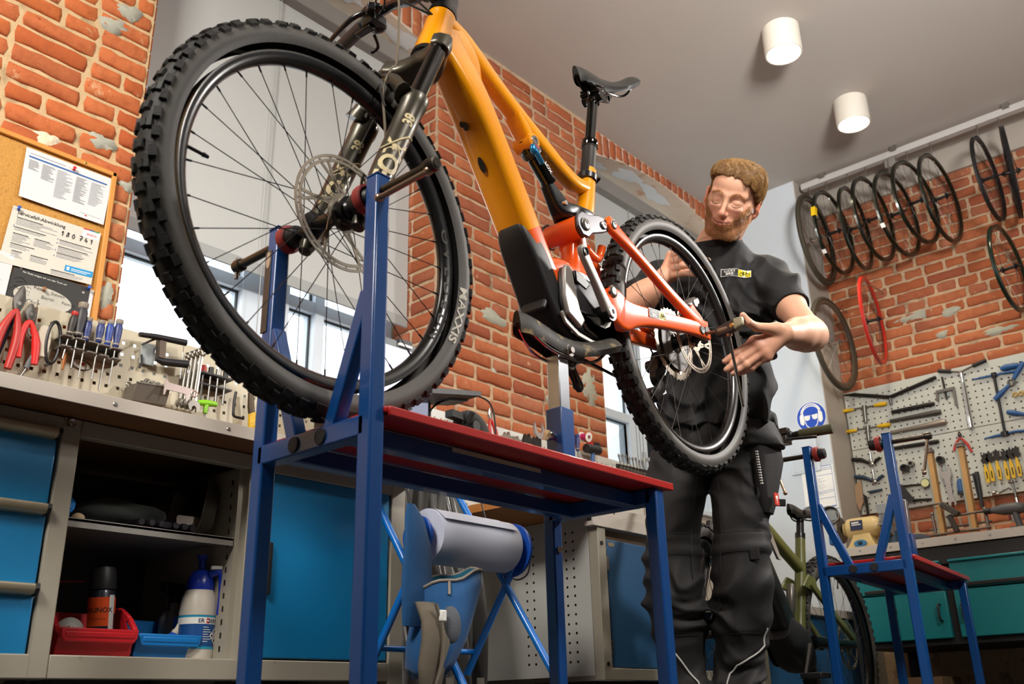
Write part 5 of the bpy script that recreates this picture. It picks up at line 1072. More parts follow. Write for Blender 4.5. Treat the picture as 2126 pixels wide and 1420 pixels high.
# bench grinder
cream = mat('cream_enamel', '#c9b077', .4, var=.05, coat=.2)
g = thing('bench_grinder', 'cream bench grinder with round guards at the left end of the teal workbench', 'grinder', (-2.05, 5.22, .905))
G = lambda n, m, mt, par=None, **k: obj(n, m, mt, par or g, world=True, **k)
ga = V((1, .05, .0)); gc = V((-2.03, 5.22, 1.035))
G('motor_housing', M().lathe([(0, -.105), (.035, -.105), (.045, -.085), (.055, -.08), (.058, -.06), (.058, .06), (.055, .075), (.04, .10), (.032, .115), (0, .115)], gc, ga, 28), cream, smooth=45)
G('pedestal', M().loft([[V((-2.03+a*w_, 5.22+b*d_, z)) for a, b in ((-1, -1), (1, -1), (1, 1), (-1, 1))] for z, w_, d_ in ((.905, .085, .075), (.915, .085, .075), (.96, .06, .06), (1.0, .045, .05))]), cream, bevel=.006)
G('name_plate', M().prism([(-.034, -.026), (.034, -.026), (.034, .026), (-.034, .026)], (-2.045, 5.161, 1.045), (1, 0, 0), (0, .12, 1), .003, True), mat('plate_navy', '#1d2a4c', .4)); G('plate_print', M().span((-2.07, 5.1585, 1.045), (-2.02, 5.1595, 1.05)).span((-2.07, 5.1585, 1.055), (-2.03, 5.1595, 1.062)), white)
G('switch_plate', M().prism([(.036*math.cos(2*PI*i/24), .019*math.sin(2*PI*i/24)) for i in range(24)], (-2.03, 5.143, .945), (1, 0, 0), (0, .25, 1), .003, True), mat('plate_blue', '#2d6c95', .4)); G('switch', M().box((-2.03, 5.141, .945), (.022, .012, .016)), blackp, bevel=.002)
for s, x in ((-1, -2.17), (1, -1.895)):
    o = V((x, 5.22, 1.04)); G('wheel_guard', M().lathe([(.02, -.02), (.07, -.02), (.074, -.015), (.074, .015), (.07, .02), (.02, .02)], o, (1, 0, 0), 30), mat('guard_grey', '#6e6c68', .45, .5), smooth=45)
    G('grinding_wheel', M().lathe([(.0, -.013), (.066, -.013), (.066, .013), (0, .013)], o+V((s*.012, 0, 0)), (1, 0, 0), 30), mat('grindstone', '#8b8984', .9)); G('wheel_nut', M().cyl(o, o+V((s*.03, 0, 0)), .014, n=6), chrome)
    G('eye_shield', M().box(o+V((0, -.062, .075)), (.05, .012, .05), (math.radians(25), 0, 0)), mat('clear_plastic', '#a9b2b4', .15, coat=.5)); G('tool_rest', M().box(o+V((0, -.078, -.012)), (.05, .03, .006)), steel)
G('guard_cover', M().lathe([(.022, 0), (.045, .0), (.05, .008), (.05, .05), (.046, .05), (.046, .012), (.022, .012)], (-2.19, 5.19, 1.115), (.3, -1, .1), 26), mat('guard_grey', '#6e6c68', .45, .5)); G('guard_shell', M().box((-2.185, 5.19, .985), (.05, .07, .06)), mat('guard_blue', '#235f95', .4), bevel=.012, seg=3)
for x, z in ((-1.885, 1.0),): G('dust_pipe', M().cyl((x, 5.24, .905), (x, 5.24, 1.0), .03, n=18), mat('guard_navy', '#2b4357', .5))
# wheel truing stand: two wooden uprights with cross rods
woodp = mat('pale_wood_post', '#b98f56', .55, var=.15, scale=8); oldsteel = mat('old_steel', '#77706a', .4, .8, var=.3, scale=40)
ts = thing('truing_stand', 'wheel truing stand with two tall pale wood posts on the teal workbench', 'truing stand', (-1.535, 5.26, .905)); Z_ = lambda n, m, mt, **k: obj(n, m, mt, ts, world=True, **k)
for x, x2 in ((-1.625, -1.632), (-1.465, -1.474)):
    p = Z_('post', M().bar((x2, 5.26, .905), (x, 5.26, 1.385), .045, .026, (1, 0, 0)), woodp, bevel=.002); Z_('post_edge', M().bar((x2-.017, 5.245, .905), (x-.017, 5.245, 1.385), .010, .010), mat('zinc_edge', '#9aa39a', .35, .7)); Z_('post_head', M().box((x, 5.25, 1.392), (.036, .05, .02)).cyl((x-.02, 5.23, 1.40), (x+.02, 5.23, 1.40), .007, n=10), oldsteel, bevel=.002)
for z, y in ((1.035, 5.24), (.985, 5.27), (.95, 5.23)): Z_('cross_rod', M().cyl((-1.70 if z < 1 else -1.60, y, z), (-1.39, y, z+.006), .006, n=10), oldsteel)
Z_('side_rod', M().cyl((-1.405, 5.24, .905), (-1.405, 5.24, 1.045), .008, n=12).ell((-1.405, 5.24, 1.05), .011), oldsteel); Z_('side_rod', M().cyl((-1.665, 5.24, .905), (-1.665, 5.24, 1.055), .007, n=12).ell((-1.665, 5.24, 1.06), .010), oldsteel)
Z_('clamp_head', M().bar((-1.60, 5.20, 1.10), (-1.525, 5.21, 1.035), .03, .045, (0, 1, 0)).bar((-1.575, 5.21, 1.04), (-1.55, 5.22, .95), .028, .016, (0, 1, 0)), mat('dark_cast', '#4a443f', .5, .5), bevel=.005); Z_('clamp_spindle', M().cyl((-1.79, 5.19, 1.098), (-1.59, 5.20, 1.103), .0055, n=10), oldsteel)
# cordless drill, gloves
dg = thing('drill', 'grey cordless drill standing on the teal workbench right of the wooden posts', 'drill', (-1.27, 5.22, .905)); gd = mat('drill_grey', '#4c4d4f', .5, var=.1)
obj('drill_body', M().lathe([(0, -.10), (.012, -.095), (.02, -.06), (.028, -.03), (.030, .03), (.026, .06), (.012, .075), (0, .078)], (-1.285, 5.22, 1.03), (1, 0, -.03), 22), gd, dg, world=True, smooth=60); obj('chuck', M().lathe([(0, -.16), (.004, -.155), (.005, -.125), (.014, -.12), (.016, -.09), (.012, -.085)], (-1.285, 5.22, 1.03), (1, 0, -.03), 18), blackp, dg, world=True)
obj('grip', M().tube([(-1.265, 5.22, 1.02), (-1.258, 5.22, .97), (-1.25, 5.22, .925)], [.022, .020, .022], 12, flat=.8), gd, dg, world=True); obj('battery', M().span((-1.295, 5.19, .9055), (-1.215, 5.25, .94)), blackp, dg, world=True, bevel=.005); obj('trigger', M().box((-1.292, 5.22, .99), (.012, .014, .03)), mat('trigger_red', '#7d2a22', .5), dg, world=True, bevel=.003)
crumpled('rag', (-1.735, 5.14, .928), (.075, .05, .026), 9, mat('slate_cloth', '#39424c', .9, var=.2, bump=.4, bscale=220), 'folded slate blue rag on the front edge of the teal workbench', 'rag', amp=.2)
# white box on the empty stand's tray
# ---------------------------------------------------------------- perforated board with tools on the back wall
YP = 5.835
pegboard('tool_board', 'large white perforated tool board with hand tools on the brick back wall', (-2.272, 5.85, 1.222), (1, 0, 0), 1.65, .40, .038, .009, mat('back_board', '#b4b7b0', .5, var=.05)); pegboard('tool_board', 'upper white perforated tool board on the brick back wall, above the lower one', (-2.272, 5.85, 1.626), (1, 0, 0), 1.65, .375, .038, .009, mat('back_board', '#b4b7b0', .5))
dk = mat('dark_tool_steel', '#2c2a29', .4, .6, var=.2); ms = mat('grey_tool_steel', '#7d7c78', .35, .85, var=.15); yl = mat('yellow_grip', '#d3a913', .45, var=.08); bl = mat('blue_grip', '#1d4f86', .45, var=.08); rd = mat('red_grip', '#b0261f', .45, var=.08)
def tool(name, label, cat, parts, group=None, at=None):
    """parts: (part name, mesh builder, material); world coordinates"""
    xs = [p for _, m, _ in parts for p in m.v]; c = V(((min(p.x for p in xs)+max(p.x for p in xs))/2, (min(p.y for p in xs)+max(p.y for p in xs))/2, min(p.z for p in xs)))
    if len(parts) == 1: o = obj(name, parts[0][1], parts[0][2], smooth=45); return tag(o, label, cat, group)
    t = thing(name, label, cat, c, group=group)
    for n, m, mt in parts: obj(n, m, mt, t, world=True, smooth=45)
    return t
P = lambda x, z, y=YP: V((x, y, z))
tool('tyre_lever_bar', 'long bent black steel bar at the top left of the back tool board', 'bar', [('bar', M().tube([P(-2.265, 1.985), P(-2.20, 1.975), P(-1.98, 1.908), P(-1.72, 1.962), P(-1.69, 1.968)], [.005, .011, .012, .012, .010], 8), dk), ('pivot', M().cyl(P(-1.98, 1.92), P(-1.98, 1.86), .009, n=10), ms)])
for z, lb in ((1.879, 'upper yellow handled tap wrench at the left edge of the back tool board'), (1.744, 'lower yellow handled tap wrench at the left edge of the back tool board')):
    dz = -.006
    tool('tap_wrench', lb, 'wrench', [('shaft', M().cyl(P(-2.22, z+.003), P(-2.08, z-.003), .005, n=10).tube([P(-2.147, z+.012), P(-2.15, z-.03), P(-2.153, z-.10)], [.014, .013, .011], 12), ms), ('grip', M().lathe([(0, 0), (.009, .004), (.012, .03), (.008, .07), (.005, .075)], P(-2.288, z+.004), (1, 0, -.05), 12), yl), ('grip', M().lathe([(0, 0), (.010, .004), (.014, .03), (.009, .08), (.005, .085)], P(-2.003, z-.006), (-1, 0, .05), 12), yl)])
for x0, z0, x1, z1, r0, r1, mt, lb in ((-1.985, 1.812, -1.727, 1.811, .011, .013, dk, 'short black tube tool in the middle of the back tool board, topmost of three'), (-2.004, 1.758, -1.70, 1.754, .011, .017, mat('graphite_tool', '#4a4644', .45, .5), 'dark grey tube tool, middle one of three on the back tool board'), (-2.011, 1.687, -1.682, 1.688, .011, .020, mat('worn_grey_tool', '#8d857c', .4, .7, var=.2), 'pale grey tapered bar tool, lowest of three on the back tool board'), (-2.014, 1.588, -1.742, 1.581, .010, .012, dk, 'black rod tool hanging behind the empty stand')):
    tool('tube_tool', lb, 'tool', [('tube', M().tube([P(x0, z0), P(x0*.6+x1*.4, z0*.6+z1*.4), P(x1-.02, z1), P(x1, z1)], [r0, r0*1.15, r1, r1*.8], 12), mt), ('hook', M().cyl(P(x0+.06, z0-.02), P(x0+.06, z0+.012), .004, n=6).cyl(P(x1-.06, z1-.02), P(x1-.06, z1+.012), .004, n=6), ms)])
tool('bearing_puller', 'two armed steel bearing puller on the back tool board', 'puller', [('spindle', M().cyl(P(-1.656, 1.96), P(-1.653, 1.82), .006, n=10), dk), ('yoke', M().bar(P(-1.705, 1.875), P(-1.60, 1.876), .022, .016), ms), ('claw', M().bar(P(-1.70, 1.875), P(-1.706, 1.82), .016, .012), ms), ('claw', M().bar(P(-1.603, 1.885), P(-1.607, 1.77), .018, .012), ms)])
tool('hub_reamer', 'long chrome facing tool with two black grips at the top of the back tool board', 'reamer', [('shaft', M().lathe([(0, 0), (.012, .01), (.013, .03), (.007, .05), (.012, .10), (.013, .28), (.016, .31), (.012, .33), (.016, .345), (.010, .36), (0, .362)], P(-1.545, 1.975), (-.02, 0, -1), 16), chrome), ('cross_bar', M().tube([P(-1.672, 2.004), P(-1.60, 1.982), P(-1.545, 1.965), P(-1.475, 1.985), P(-1.397, 2.001)], .006, 8), ms), ('grip', M().tube([P(-1.672, 2.003), P(-1.60, 1.983)], .011, 10), blackp), ('grip', M().tube([P(-1.475, 1.985), P(-1.397, 2.002)], .011, 10), blackp)])
tool('thread_tap', 'long black rod with two blue cross handles on the back tool board', 'tap', [('rod', M().cyl(P(-1.372, 1.91), P(-1.38, 1.55), .0075, n=10), dk), ('handle', M().tube([P(-1.495, 1.903), P(-1.43, 1.903), P(-1.31, 1.902), P(-1.245, 1.898)], [.004, .007, .007, .010], 8), bl), ('handle', M().tube([P(-1.492, 1.546), P(-1.43, 1.55), P(-1.33, 1.555), P(-1.278, 1.551)], [.004, .008, .008, .009], 8), bl), ('hub', M().cyl(P(-1.372, 1.89), P(-1.372, 1.915), .016, n=12).cyl(P(-1.38, 1.54), P(-1.38, 1.565), .022, n=12), dk)])
tool('blue_handle_tool', 'short thick blue grip lying above the blue cross handle', 'tool', [('grip', M().tube([P(-1.33, 1.93), P(-1.30, 1.932), P(-1.234, 1.930)], [.012, .019, .014], 12), bl)])
tool('head_wrench', 'blue handled head set wrench with steel ring set diagonally on the back tool board', 'wrench', [('grip', M().tube([P(-1.395, 1.758), P(-1.36, 1.785), P(-1.305, 1.825)], [.014, .016, .009], 12), bl), ('grip', M().tube([P(-1.275, 1.855), P(-1.24, 1.90), P(-1.205, 1.94)], [.010, .015, .014], 12), bl), ('ring', M().torus(P(-1.29, 1.838), (0, 1, 0), .017, .007, 20, 8), ms)])
tool('blue_screwdriver', 'blue gripped driver at the right edge of the back tool board', 'screwdriver', [('grip', M().lathe([(0, 0), (.012, .006), (.016, .04), (.010, .09), (.012, .11), (0, .112)], P(-1.35, 1.677), (.92, 0, -.36), 12), bl), ('blade', M().cyl(P(-1.25, 1.636), P(-1.17, 1.605), .004, n=8), ms)])
for x, lb in ((-1.285, 'left of two brass nuts hanging at the right of the back tool board'), (-1.252, 'right of two brass nuts hanging at the right of the back tool board')): tool('brass_nut', lb, 'nut', [('nut', M().torus(P(x, 1.764), (0, 1, 0), .011, .005, 14, 6), mat('brass', '#b79a5a', .35, .9))])
def pliers(name, label, head, h1, h2, gripm, w=.012, y=None, headm=None, cat='pliers'):
    head, h1, h2 = V(head), V(h1), V(h2); mid = head+((h1+h2)/2-head)*.30; d = (mid-head).normalized(); u = V((-d.z, 0, d.x)) if abs(d.y) < .5 and abs(d.x)+abs(d.z) > .3 and y is None else V((0, -d.z, d.y)); hm = headm or dk; sgn = 1 if (h1-mid).dot(u) > 0 else -1
    parts = [('jaw', M().loft([rrect(head+d*f*(mid-head).length, u, u.cross(d), w_*w, .010, .3, 4) for f, w_ in ((0, .5), (.15, 1.3), (.55, 2.6), (.8, 2.2), (1.0, 1.6))]), hm), ('rivet', M().cyl(mid-d*.02-u.cross(d)*.007, mid-d*.02+u.cross(d)*.007, w*.45, n=14), chrome)]
    for h in (h1, h2): s = 1 if (h-mid).dot(u) > 0 else -1; q = mid+(h-mid)*.5+u*s*w*.9; parts.append(('grip', M().tube([mid, mid+(h-mid)*.18+u*s*w*.6, q, h], [w*.55, w*.7, w*.95, w*.75], 10, sub=4), gripm))
    return tool(name, label, cat, parts)
pliers('pliers', 'red handled pliers hanging open above the wooden posts', P(-1.621, 1.615), P(-1.668, 1.507), P(-1.572, 1.483), rd, .009)
saw = []
for i in range(6):
    x = (-1.514, -1.488, -1.449, -1.408, -1.378, -1.345)[i]; tool('gauge_tool', ('yellow handled chain gauge, first from the left of six on the back tool board', 'yellow handled chain gauge, second from the left of six', 'yellow handled chain gauge, third from the left of six, set apart', 'yellow handled chain gauge, fourth from the left of six', 'yellow handled chain gauge, fifth from the left of six, hung highest', 'yellow handled chain gauge, rightmost of six, behind a black grip')[i], 'gauge', [('blade', M().prism([(-.022, .36-.36+.05), (-.012, .06), (-.016, .085), (-.004, .08), (.004, .095), (.012, .078), (.022, .084), (.018, .055), (.024, .04), (.012, .03), (-.012, .028)], P(x, 1.375+.004*(i % 3), YP), (1, 0, 0), (0, 0, 1), .003), dk), ('handle', M().prism([(-.011, -.08), (.008, -.085), (.012, -.03), (.006, .012), (-.002, .03), (-.010, .0)], P(x, 1.375+.004*(i % 3), YP-.004), (1, 0, 0), (0, 0, 1), .009), yl), ('print', M().span((x-.003, YP-.0145, 1.315), (x+.003, YP-.0138, 1.355)), dk)], group='yellow chain gauges in a row')
for z, lb, mt in ((1.555, 'black handled crank spanner at the left edge of the back tool board', dk), (1.445, 'dark blue handled crank spanner under the black one at the left edge', mat('navy_grip', '#20344a', .5))): tool('crank_spanner', lb, 'spanner', [('handle', M().tube([P(-2.276, z+.012), P(-2.22, z), P(-2.17, z-.03), P(-2.155, z-.04)], [.012, .013, .009, .009], 10), mt), ('handle', M().tube([P(-2.15, z-.04), P(-2.125, z-.02), P(-2.10, z-.008)], [.008, .010, .009], 10), mt), ('boss', M().ell(P(-2.155, z-.038), (.016, .014, .016)).cyl(P(-2.157, z-.02), P(-2.157, z+.035), .006, n=8), chrome)])
for x, z, r, mt, lb in ((-1.963, 1.457, .024, dk, 'larger black socket ring in the middle of the lower back tool board'), (-1.921, 1.478, .016, ms, 'smaller steel socket ring beside the larger black one'), (-1.752, 1.470, .022, dk, 'black cup tool behind the left wooden post'), (-1.815, 1.465, .013, dk, 'small black socket left of the left wooden post'), (-2.02, 1.515, .014, chrome, 'small chrome ball ended tool beside the empty stand')): tool('socket_tool', lb, 'socket', [('socket', M().pipe(P(x, z, 5.85), P(x+.004, z-.006, 5.80), r, r*.62, 20), mt), ('core', M().cyl(P(x, z, 5.85), P(x, z, 5.82), r*.6, n=16), blackp)])
tool('pressure_gauge', 'black rod tool with a pale round dial left of the wooden posts', 'gauge', [('rod', M().cyl(P(-1.995, 1.352), P(-1.78, 1.336), .006, n=8), dk), ('dial_case', M().cyl(P(-1.855, 1.345, 5.83), P(-1.855, 1.345, 5.81), .027, n=24), blackp), ('dial_face', M().cyl(P(-1.855, 1.345, 5.8099), P(-1.855, 1.345, 5.808), .023, n=24), mat('dial_cream', '#c3c48e', .5))])
tool('blue_rod', 'dark blue rod tool at the lower left of the back tool board', 'rod', [('rod', M().tube([P(-2.20, 1.348), P(-2.16, 1.35), P(-2.12, 1.352)], [.009, .008, .007], 8), mat('navy_grip', '#20344a', .5))])
tool('frame_gauge', 'black triangular alignment tool behind the empty stand', 'gauge', [('plate', M().prism([(0, 0), (.028, -.005), (.085, -.10), (.078, -.118), (.0, -.10)], P(-2.022, 1.365, 5.83), (1, 0, 0), (0, 0, 1), .02), blackp), ('arm', M().tube([P(-1.95, 1.258), P(-1.90, 1.256), P(-1.842, 1.25)], [.011, .008, .007], 8), dk)])
tool('open_spanner', 'big pale open ended spanner hanging between the wooden posts', 'spanner', [('shaft', M().prism([(-.014, -.13), (.012, -.13), (.016, -.03), (.030, 0), (.030, .035), (.018, .05), (.014, .02), (-.004, .012), (-.020, .022), (-.018, .05), (-.034, .036), (-.034, .0), (-.016, -.03)], P(-1.732, 1.375, 5.83), (1, 0, .0), (-.02, 0, 1), .010), mat('pale_spanner', '#a6a3a2', .4, .7)), ('jaw', M().prism([(-.016, .01), (.012, .01), (.020, -.02), (.022, -.045), (.012, -.055), (.010, -.03), (-.004, -.03), (-.010, -.055), (-.022, -.04)], P(-1.727, 1.245, 5.83), (1, 0, 0), (0, 0, 1), .010), mat('pale_spanner', '#a6a3a2', .4, .7))])
tool('grease_tube', 'blue and black tube hanging between the two wooden posts', 'tube', [('body', M().lathe([(0, 0), (.018, .002), (.019, .02), (.017, .07), (.012, .085), (0, .09)], P(-1.668, 1.252, 5.82), (.05, 0, 1), 16), bl), ('cap', M().cyl(P(-1.67, 1.247, 5.82), P(-1.668, 1.266, 5.82), .0195, n=16), blackp)])
tool('small_pump', 'slim black pump hanging right of the wooden posts', 'pump', [('barrel', M().tube([P(-1.57, 1.365), P(-1.572, 1.26), P(-1.576, 1.16)], [.012, .011, .009], 10), blackp), ('rod', M().cyl(P(-1.590, 1.36), P(-1.585, 1.22), .006, n=8), dk)])
tool('silver_cutter', 'small chrome tool with lever at the bottom of the back tool board', 'tool', [('knob', M().ell(P(-1.50, 1.235), (.014, .012, .012)).ell(P(-1.48, 1.225), (.012, .01, .010)).ell(P(-1.515, 1.222), .009), chrome), ('lever', M().tube([P(-1.47, 1.23), P(-1.44, 1.24), P(-1.415, 1.25)], .004, 8), ms)])
tool('hanging_extractor', 'slim steel extractor hanging below the yellow gauges', 'extractor', [('rod', M().cyl(P(-1.395, 1.275), P(-1.391, 1.19), .006, n=10).ell(P(-1.396, 1.278), .011), ms), ('tip', M().cyl(P(-1.391, 1.19), P(-1.390, 1.155), .009, n=10), chrome)])
tool('tin_snips', 'old pale leather sheath with snips at the lower left corner of the back tool board', 'snips', [('sheath', M().prism([(-.02, .10), (.022, .13), (.02, .0), (-.012, -.06), (-.026, .0)], P(-2.258, 1.30, 5.83), (1, 0, 0), (0, 0, 1), .012), mat('pale_leather', '#9d8063', .8)), ('blade', M().prism([(.0, .05), (.022, .03), (.018, -.07), (.004, -.09)], P(-2.232, 1.29, 5.82), (1, 0, 0), (0, 0, 1), .006), dk), ('rivet', M().cyl(P(-2.235, 1.315, 5.815), P(-2.235, 1.315, 5.83), .007, n=12), chrome)])
# ---------------------------------------------------------------- rail with hanging wheels
rail = thing('hanging_rail', 'long white rail under the ceiling carrying the row of bare wheels', 'rail', (-1.0, 5.62, 3.36)); obj('rail_profile', M().span((-2.25, 5.597, 3.375), (.4, 5.643, 3.405)).span((-2.25, 5.60, 3.405), (.4, 5.604, 3.42)), mat('rail_white', '#b8b6b3', .45, var=.04), rail, world=True, bevel=.002)
for x in (-2.1, -1.62, -.95, -.4): obj('rail_bracket', M().span((x-.02, 5.60, 3.40), (x+.02, 5.64, 3.4505)), steel, rail, world=True)
band = struct('trim_4', M().span((-2.29, YB-.03, 3.27), (3.9, YB-.001, ZC-.001)), greywall)
conduit = obj('conduit_box', M().span((-1.69, 5.60, 3.31), (-1.62, 5.66, 3.372)), greyc, bevel=.006); tag(conduit, 'small grey junction box under the white hanging rail', 'junction box')
rimg = mat('green_black_rim', '#191c12', .25, .4, coat=.3); rimr = mat('red_rim', '#b3261b', .35, coat=.2); tyre_b = mat('tan_black_tyre', '#3a3427', .7)
def hang_wheel(label, x, y, z, th, R, rimmat, kind, hubm=None, group=None):
    t = thing('bicycle_wheel', label, 'wheel', (x, y, z), (0, 0, math.radians(th)), group=group)
    ro = R; ri = R-.028
    if kind == 'tyre':
        obj('tyre', M().torus((0, 0, 0), (1, 0, 0), R-.015, .0155, 72, 10), tyre_b, t); ro = R-.024; ri = R-.050
    obj('rim', M().lathe([(ro, .010), (ro-.004, .0115), (ri+.006, .008), (ri, 0), (ri+.006, -.008), (ro-.004, -.0115), (ro, -.010), (ro-.006, 0), (ro, .010)], (0, 0, 0), (1, 0, 0), 72), rimmat, t, smooth=50)
    obj('hub', M().lathe([(0, -.062), (.005, -.062), (.006, -.05), (.02, -.036), (.02, -.032), (.010, -.026), (.009, .026), (.02, .032), (.02, .036), (.006, .05), (.005, .062), (0, .062)], (0, 0, 0), (1, 0, 0), 16), hubm or blackm, t)
    m = M()
    for k in range(20):
        a = 2*PI*k/20; s = 1 if k % 2 else -1; b = a+(.9 if (k//2) % 2 else -.9); m.tube([(s*.034, .018*math.cos(b), .018*math.sin(b)), (0, (ri+.002)*math.cos(a), (ri+.002)*math.sin(a))], .0011, 4)
    o = obj('spokes', m, spoke_s, t, smooth=0); o['kind'] = 'stuff'
    return t
hg = 'bare rims hung on the white rail'
YWH = 5.59; k_ = YWH/5.62
def hw(label, x, z, th, R, *a, **k): return hang_wheel(label, x*k_, YWH, .15+(z-.15)*k_, th, R*k_, *a, **k)
hw('wheel with a dark tyre hanging highest and furthest left on the white rail', -2.205, 2.995, 3.5, .313, rimg, 'tyre', chrome)
bw = hw('bare black rim with a bright yellow label, first of the bare rims from the left', -2.084, 3.005, -.9, .286, rimg, 'rim', group=hg)
obj('yellow_label', M().add([V((.0125+.0004, -(.2845)*math.cos(a)+r, .2845*math.sin(a)+0*r)) for a in (.05, .28) for r in (-.004, .03)], [(0, 1, 3, 2)]).add([V((x_, -.288*math.cos(a), .288*math.sin(a))) for a in (.05, .165, .28) for x_ in (-.014, .014)], [(0, 1, 3, 2), (2, 3, 5, 4)]), mat('yellow_label', '#e8c30e', .5), bw); obj('white_label', M().add([V((x_, -.287*math.cos(a), .287*math.sin(a))) for a in (-.75, -.85) for x_ in (-.013, .013)], [(0, 1, 3, 2)]), white, bw)
hw('bare black rim, second of the bare rims from the left on the rail', -1.941, 2.984, 3.2, .28, rimg, 'rim', group=hg); hw('bare black rim, third of the bare rims from the left on the rail', -1.819, 3.005, -3.1, .284, rimg, 'rim', group=hg)
bw = hw('bare black rim with a small white label, fourth of the bare rims on the rail', -1.673, 2.987, -5.9, .283, rimg, 'rim', group=hg); obj('white_label', M().add([V((x_, -.285*math.cos(a), .285*math.sin(a))) for a in (-.55, -.65) for x_ in (-.013, .013)], [(0, 1, 3, 2)]), white, bw)
hw('bare black rim, fifth of the bare rims from the left on the rail', -1.550, 3.022, -8, .275, rimg, 'rim', group=hg); hw('bare black rim, sixth of the bare rims from the left on the rail', -1.406, 2.994, -4.2, .287, rimg, 'rim', group=hg)
hw('black deep rim hanging apart at the right end of the rail', -1.127, 3.015, -.2, .265, mat('matt_black_rim', '#141315', .5), 'rim'); hw('black rim with a bulky hub furthest right on the rail', -1.003, 3.007, 12, .279, mat('matt_black_rim', '#141315', .5), 'rim')
hw('lone dark green rim hanging on the wall at the right, above the tool board', -1.127, 2.432, -4.5, .262, mat('dark_green_rim', '#12251a', .3, .3, coat=.3), 'rim'); hw('lone bright red rim hanging on the brick wall below the row of rims', -1.931, 2.344, 8.2, .281, rimr, 'rim')
hw('large wheel with a dark tyre hanging low beside the white wall corner', -2.192, 2.261, -.9, .307, mat('silver_rim', '#6e6b62', .35, .7), 'tyre', chrome)
for x in (-2.205, -2.084, -1.941, -1.819, -1.673, -1.55, -1.406, -1.127, -1.003): pass
hk = M()
for x in (-2.205, -2.084, -1.941, -1.819, -1.673, -1.55, -1.406, -1.127, -1.003):
    h_ = obj('wheel_hook', M().tube([(x*k_, 5.605, 3.385), (x*k_, 5.594, 3.33), (x*k_, 5.59, 3.275), (x*k_, 5.60, 3.235), (x*k_, 5.612, 3.25)], .003, 6, sub=3), steel, rail, world=True)
for x, z, r, lb in ((-1.127, 2.70, 0, 'x'), (-1.931, 2.625, 0, 'x'), (-2.192, 2.57, 0, 'x')): 
    h_ = obj('wall_hook', M().tube([(x*k_, YB, z-.02), (x*k_, 5.70, z-.03), (x*k_, 5.58, z-.055), (x*k_, 5.56, z-.035)], .004, 6), steel); tag(h_, {-1.127: 'steel wall hook holding the lone green rim', -1.931: 'steel wall hook holding the lone red rim', -2.192: 'steel wall hook holding the large low wheel by the corner'}[x], 'hook')
# ---------------------------------------------------------------- sign, switch plates and form on the white wall corner
sb = mat('sign_blue', '#1749b4', .4); sg = thing('safety_sign', 'round blue sign showing a head with ear muffs and goggles on the white wall', 'sign', (-2.388, 5.572, 1.72)); so_ = V((-2.388, 5.5725, 1.812)); X_ = V((1, 0, 0)); Zz = V((0, 0, 1))
circ = lambda r, n=40, a0=0, a1=2*PI: [(r*math.cos(a0+(a1-a0)*i/n), r*math.sin(a0+(a1-a0)*i/n)) for i in range(n if abs(a1-a0-2*PI) < 1e-6 else n+1)]
def flat(n, poly, d, mt, par=None): return obj(n, M().prism(poly, so_+V((0, -d, 0)), X_, Zz, .0004), mt, par or sg, world=True, smooth=0)
flat('disc', circ(.098), .001, white); flat('blue_field', circ(.0935), .0016, sb)
flat('face', [(-.058, .03)]+[(-.048, -.02), (-.035, -.055), (-.015, -.072), (.015, -.072), (.035, -.055), (.048, -.02), (.058, .03)]+[(.058*math.cos(a), .03+.045*math.sin(a)) for a in [PI*i/12 for i in range(1, 12)]], .0022, white); flat('face_inner', [(-.050, .03), (-.043, -.016), (-.031, -.05), (-.013, -.066), (.013, -.066), (.031, -.05), (.043, -.016), (.050, .03)]+[(.050*math.cos(a), .03+.037*math.sin(a)) for a in [PI*i/12 for i in range(1, 12)]], .0028, sb)
for s in (-1, 1): flat('goggle', [(s*.004, .012), (s*.044, .014), (s*.042, -.012), (s*.028, -.020), (s*.010, -.014)][::s], .0034, white); flat('ear_muff', [(s*.048, .028), (s*.064, .030), (s*.074, .015), (s*.074, -.03), (s*.060, -.045), (s*.048, -.038)][::s], .0034, white)
flat('head_band', [(.068*math.cos(a), .02+.068*math.sin(a)) for a in [.2+(PI-.4)*i/14 for i in range(15)]]+[(.060*math.cos(a), .02+.060*math.sin(a)) for a in [PI-.2-(PI-.4)*i/14 for i in range(15)]], .0034, white)
for i, (x0, x1, z0, z1, lb) in enumerate(((-2.57, -2.375, 1.585, 1.705, 'upper pale blank switch cover on the white wall corner'), (-2.56, -2.37, 1.47, 1.575, 'lower pale blank switch cover on the white wall corner'))):
    t = thing('switch_cover', lb, 'switch', ((x0+x1)/2, 5.572, z0)); obj('cover_plate', M().span((x0, 5.562, z0), (x1, 5.5735, z1)), framew, t, world=True, bevel=.004); obj('cover_inset', M().span((x0+.012, 5.560, z0+.012), (x1-.022, 5.5625, z1-.012)), whitewall, t, world=True, bevel=.002)
t = thing('form_sheet', 'white form with blue ruled boxes on the wall corner behind the empty stand', 'paper', (-2.40, 5.572, 1.235)); obj('sheet', M().span((-2.50, 5.5695, 1.235), (-2.295, 5.5705, 1.50)), white, t, world=True, smooth=0); m = M(); bp = mat('blue_print', '#2a62b4', .6)
for z, h_ in ((1.494, .004), (1.482, .002), (1.472, .002), (1.44, .002), (1.30, .002), (1.245, .006), (1.335, .0015), (1.345, .0015)): m.span((-2.47, 5.5688, z), (-2.305, 5.5695, z+h_))
for x in (-2.47, -2.307): m.span((x, 5.5688, 1.245), (x+.002, 5.5695, 1.495))
obj('ruled_lines', m, bp, t, world=True, smooth=0)['kind'] = 'stuff'
m = M(); gp = mat('grey_print', '#7d8a98', .7)
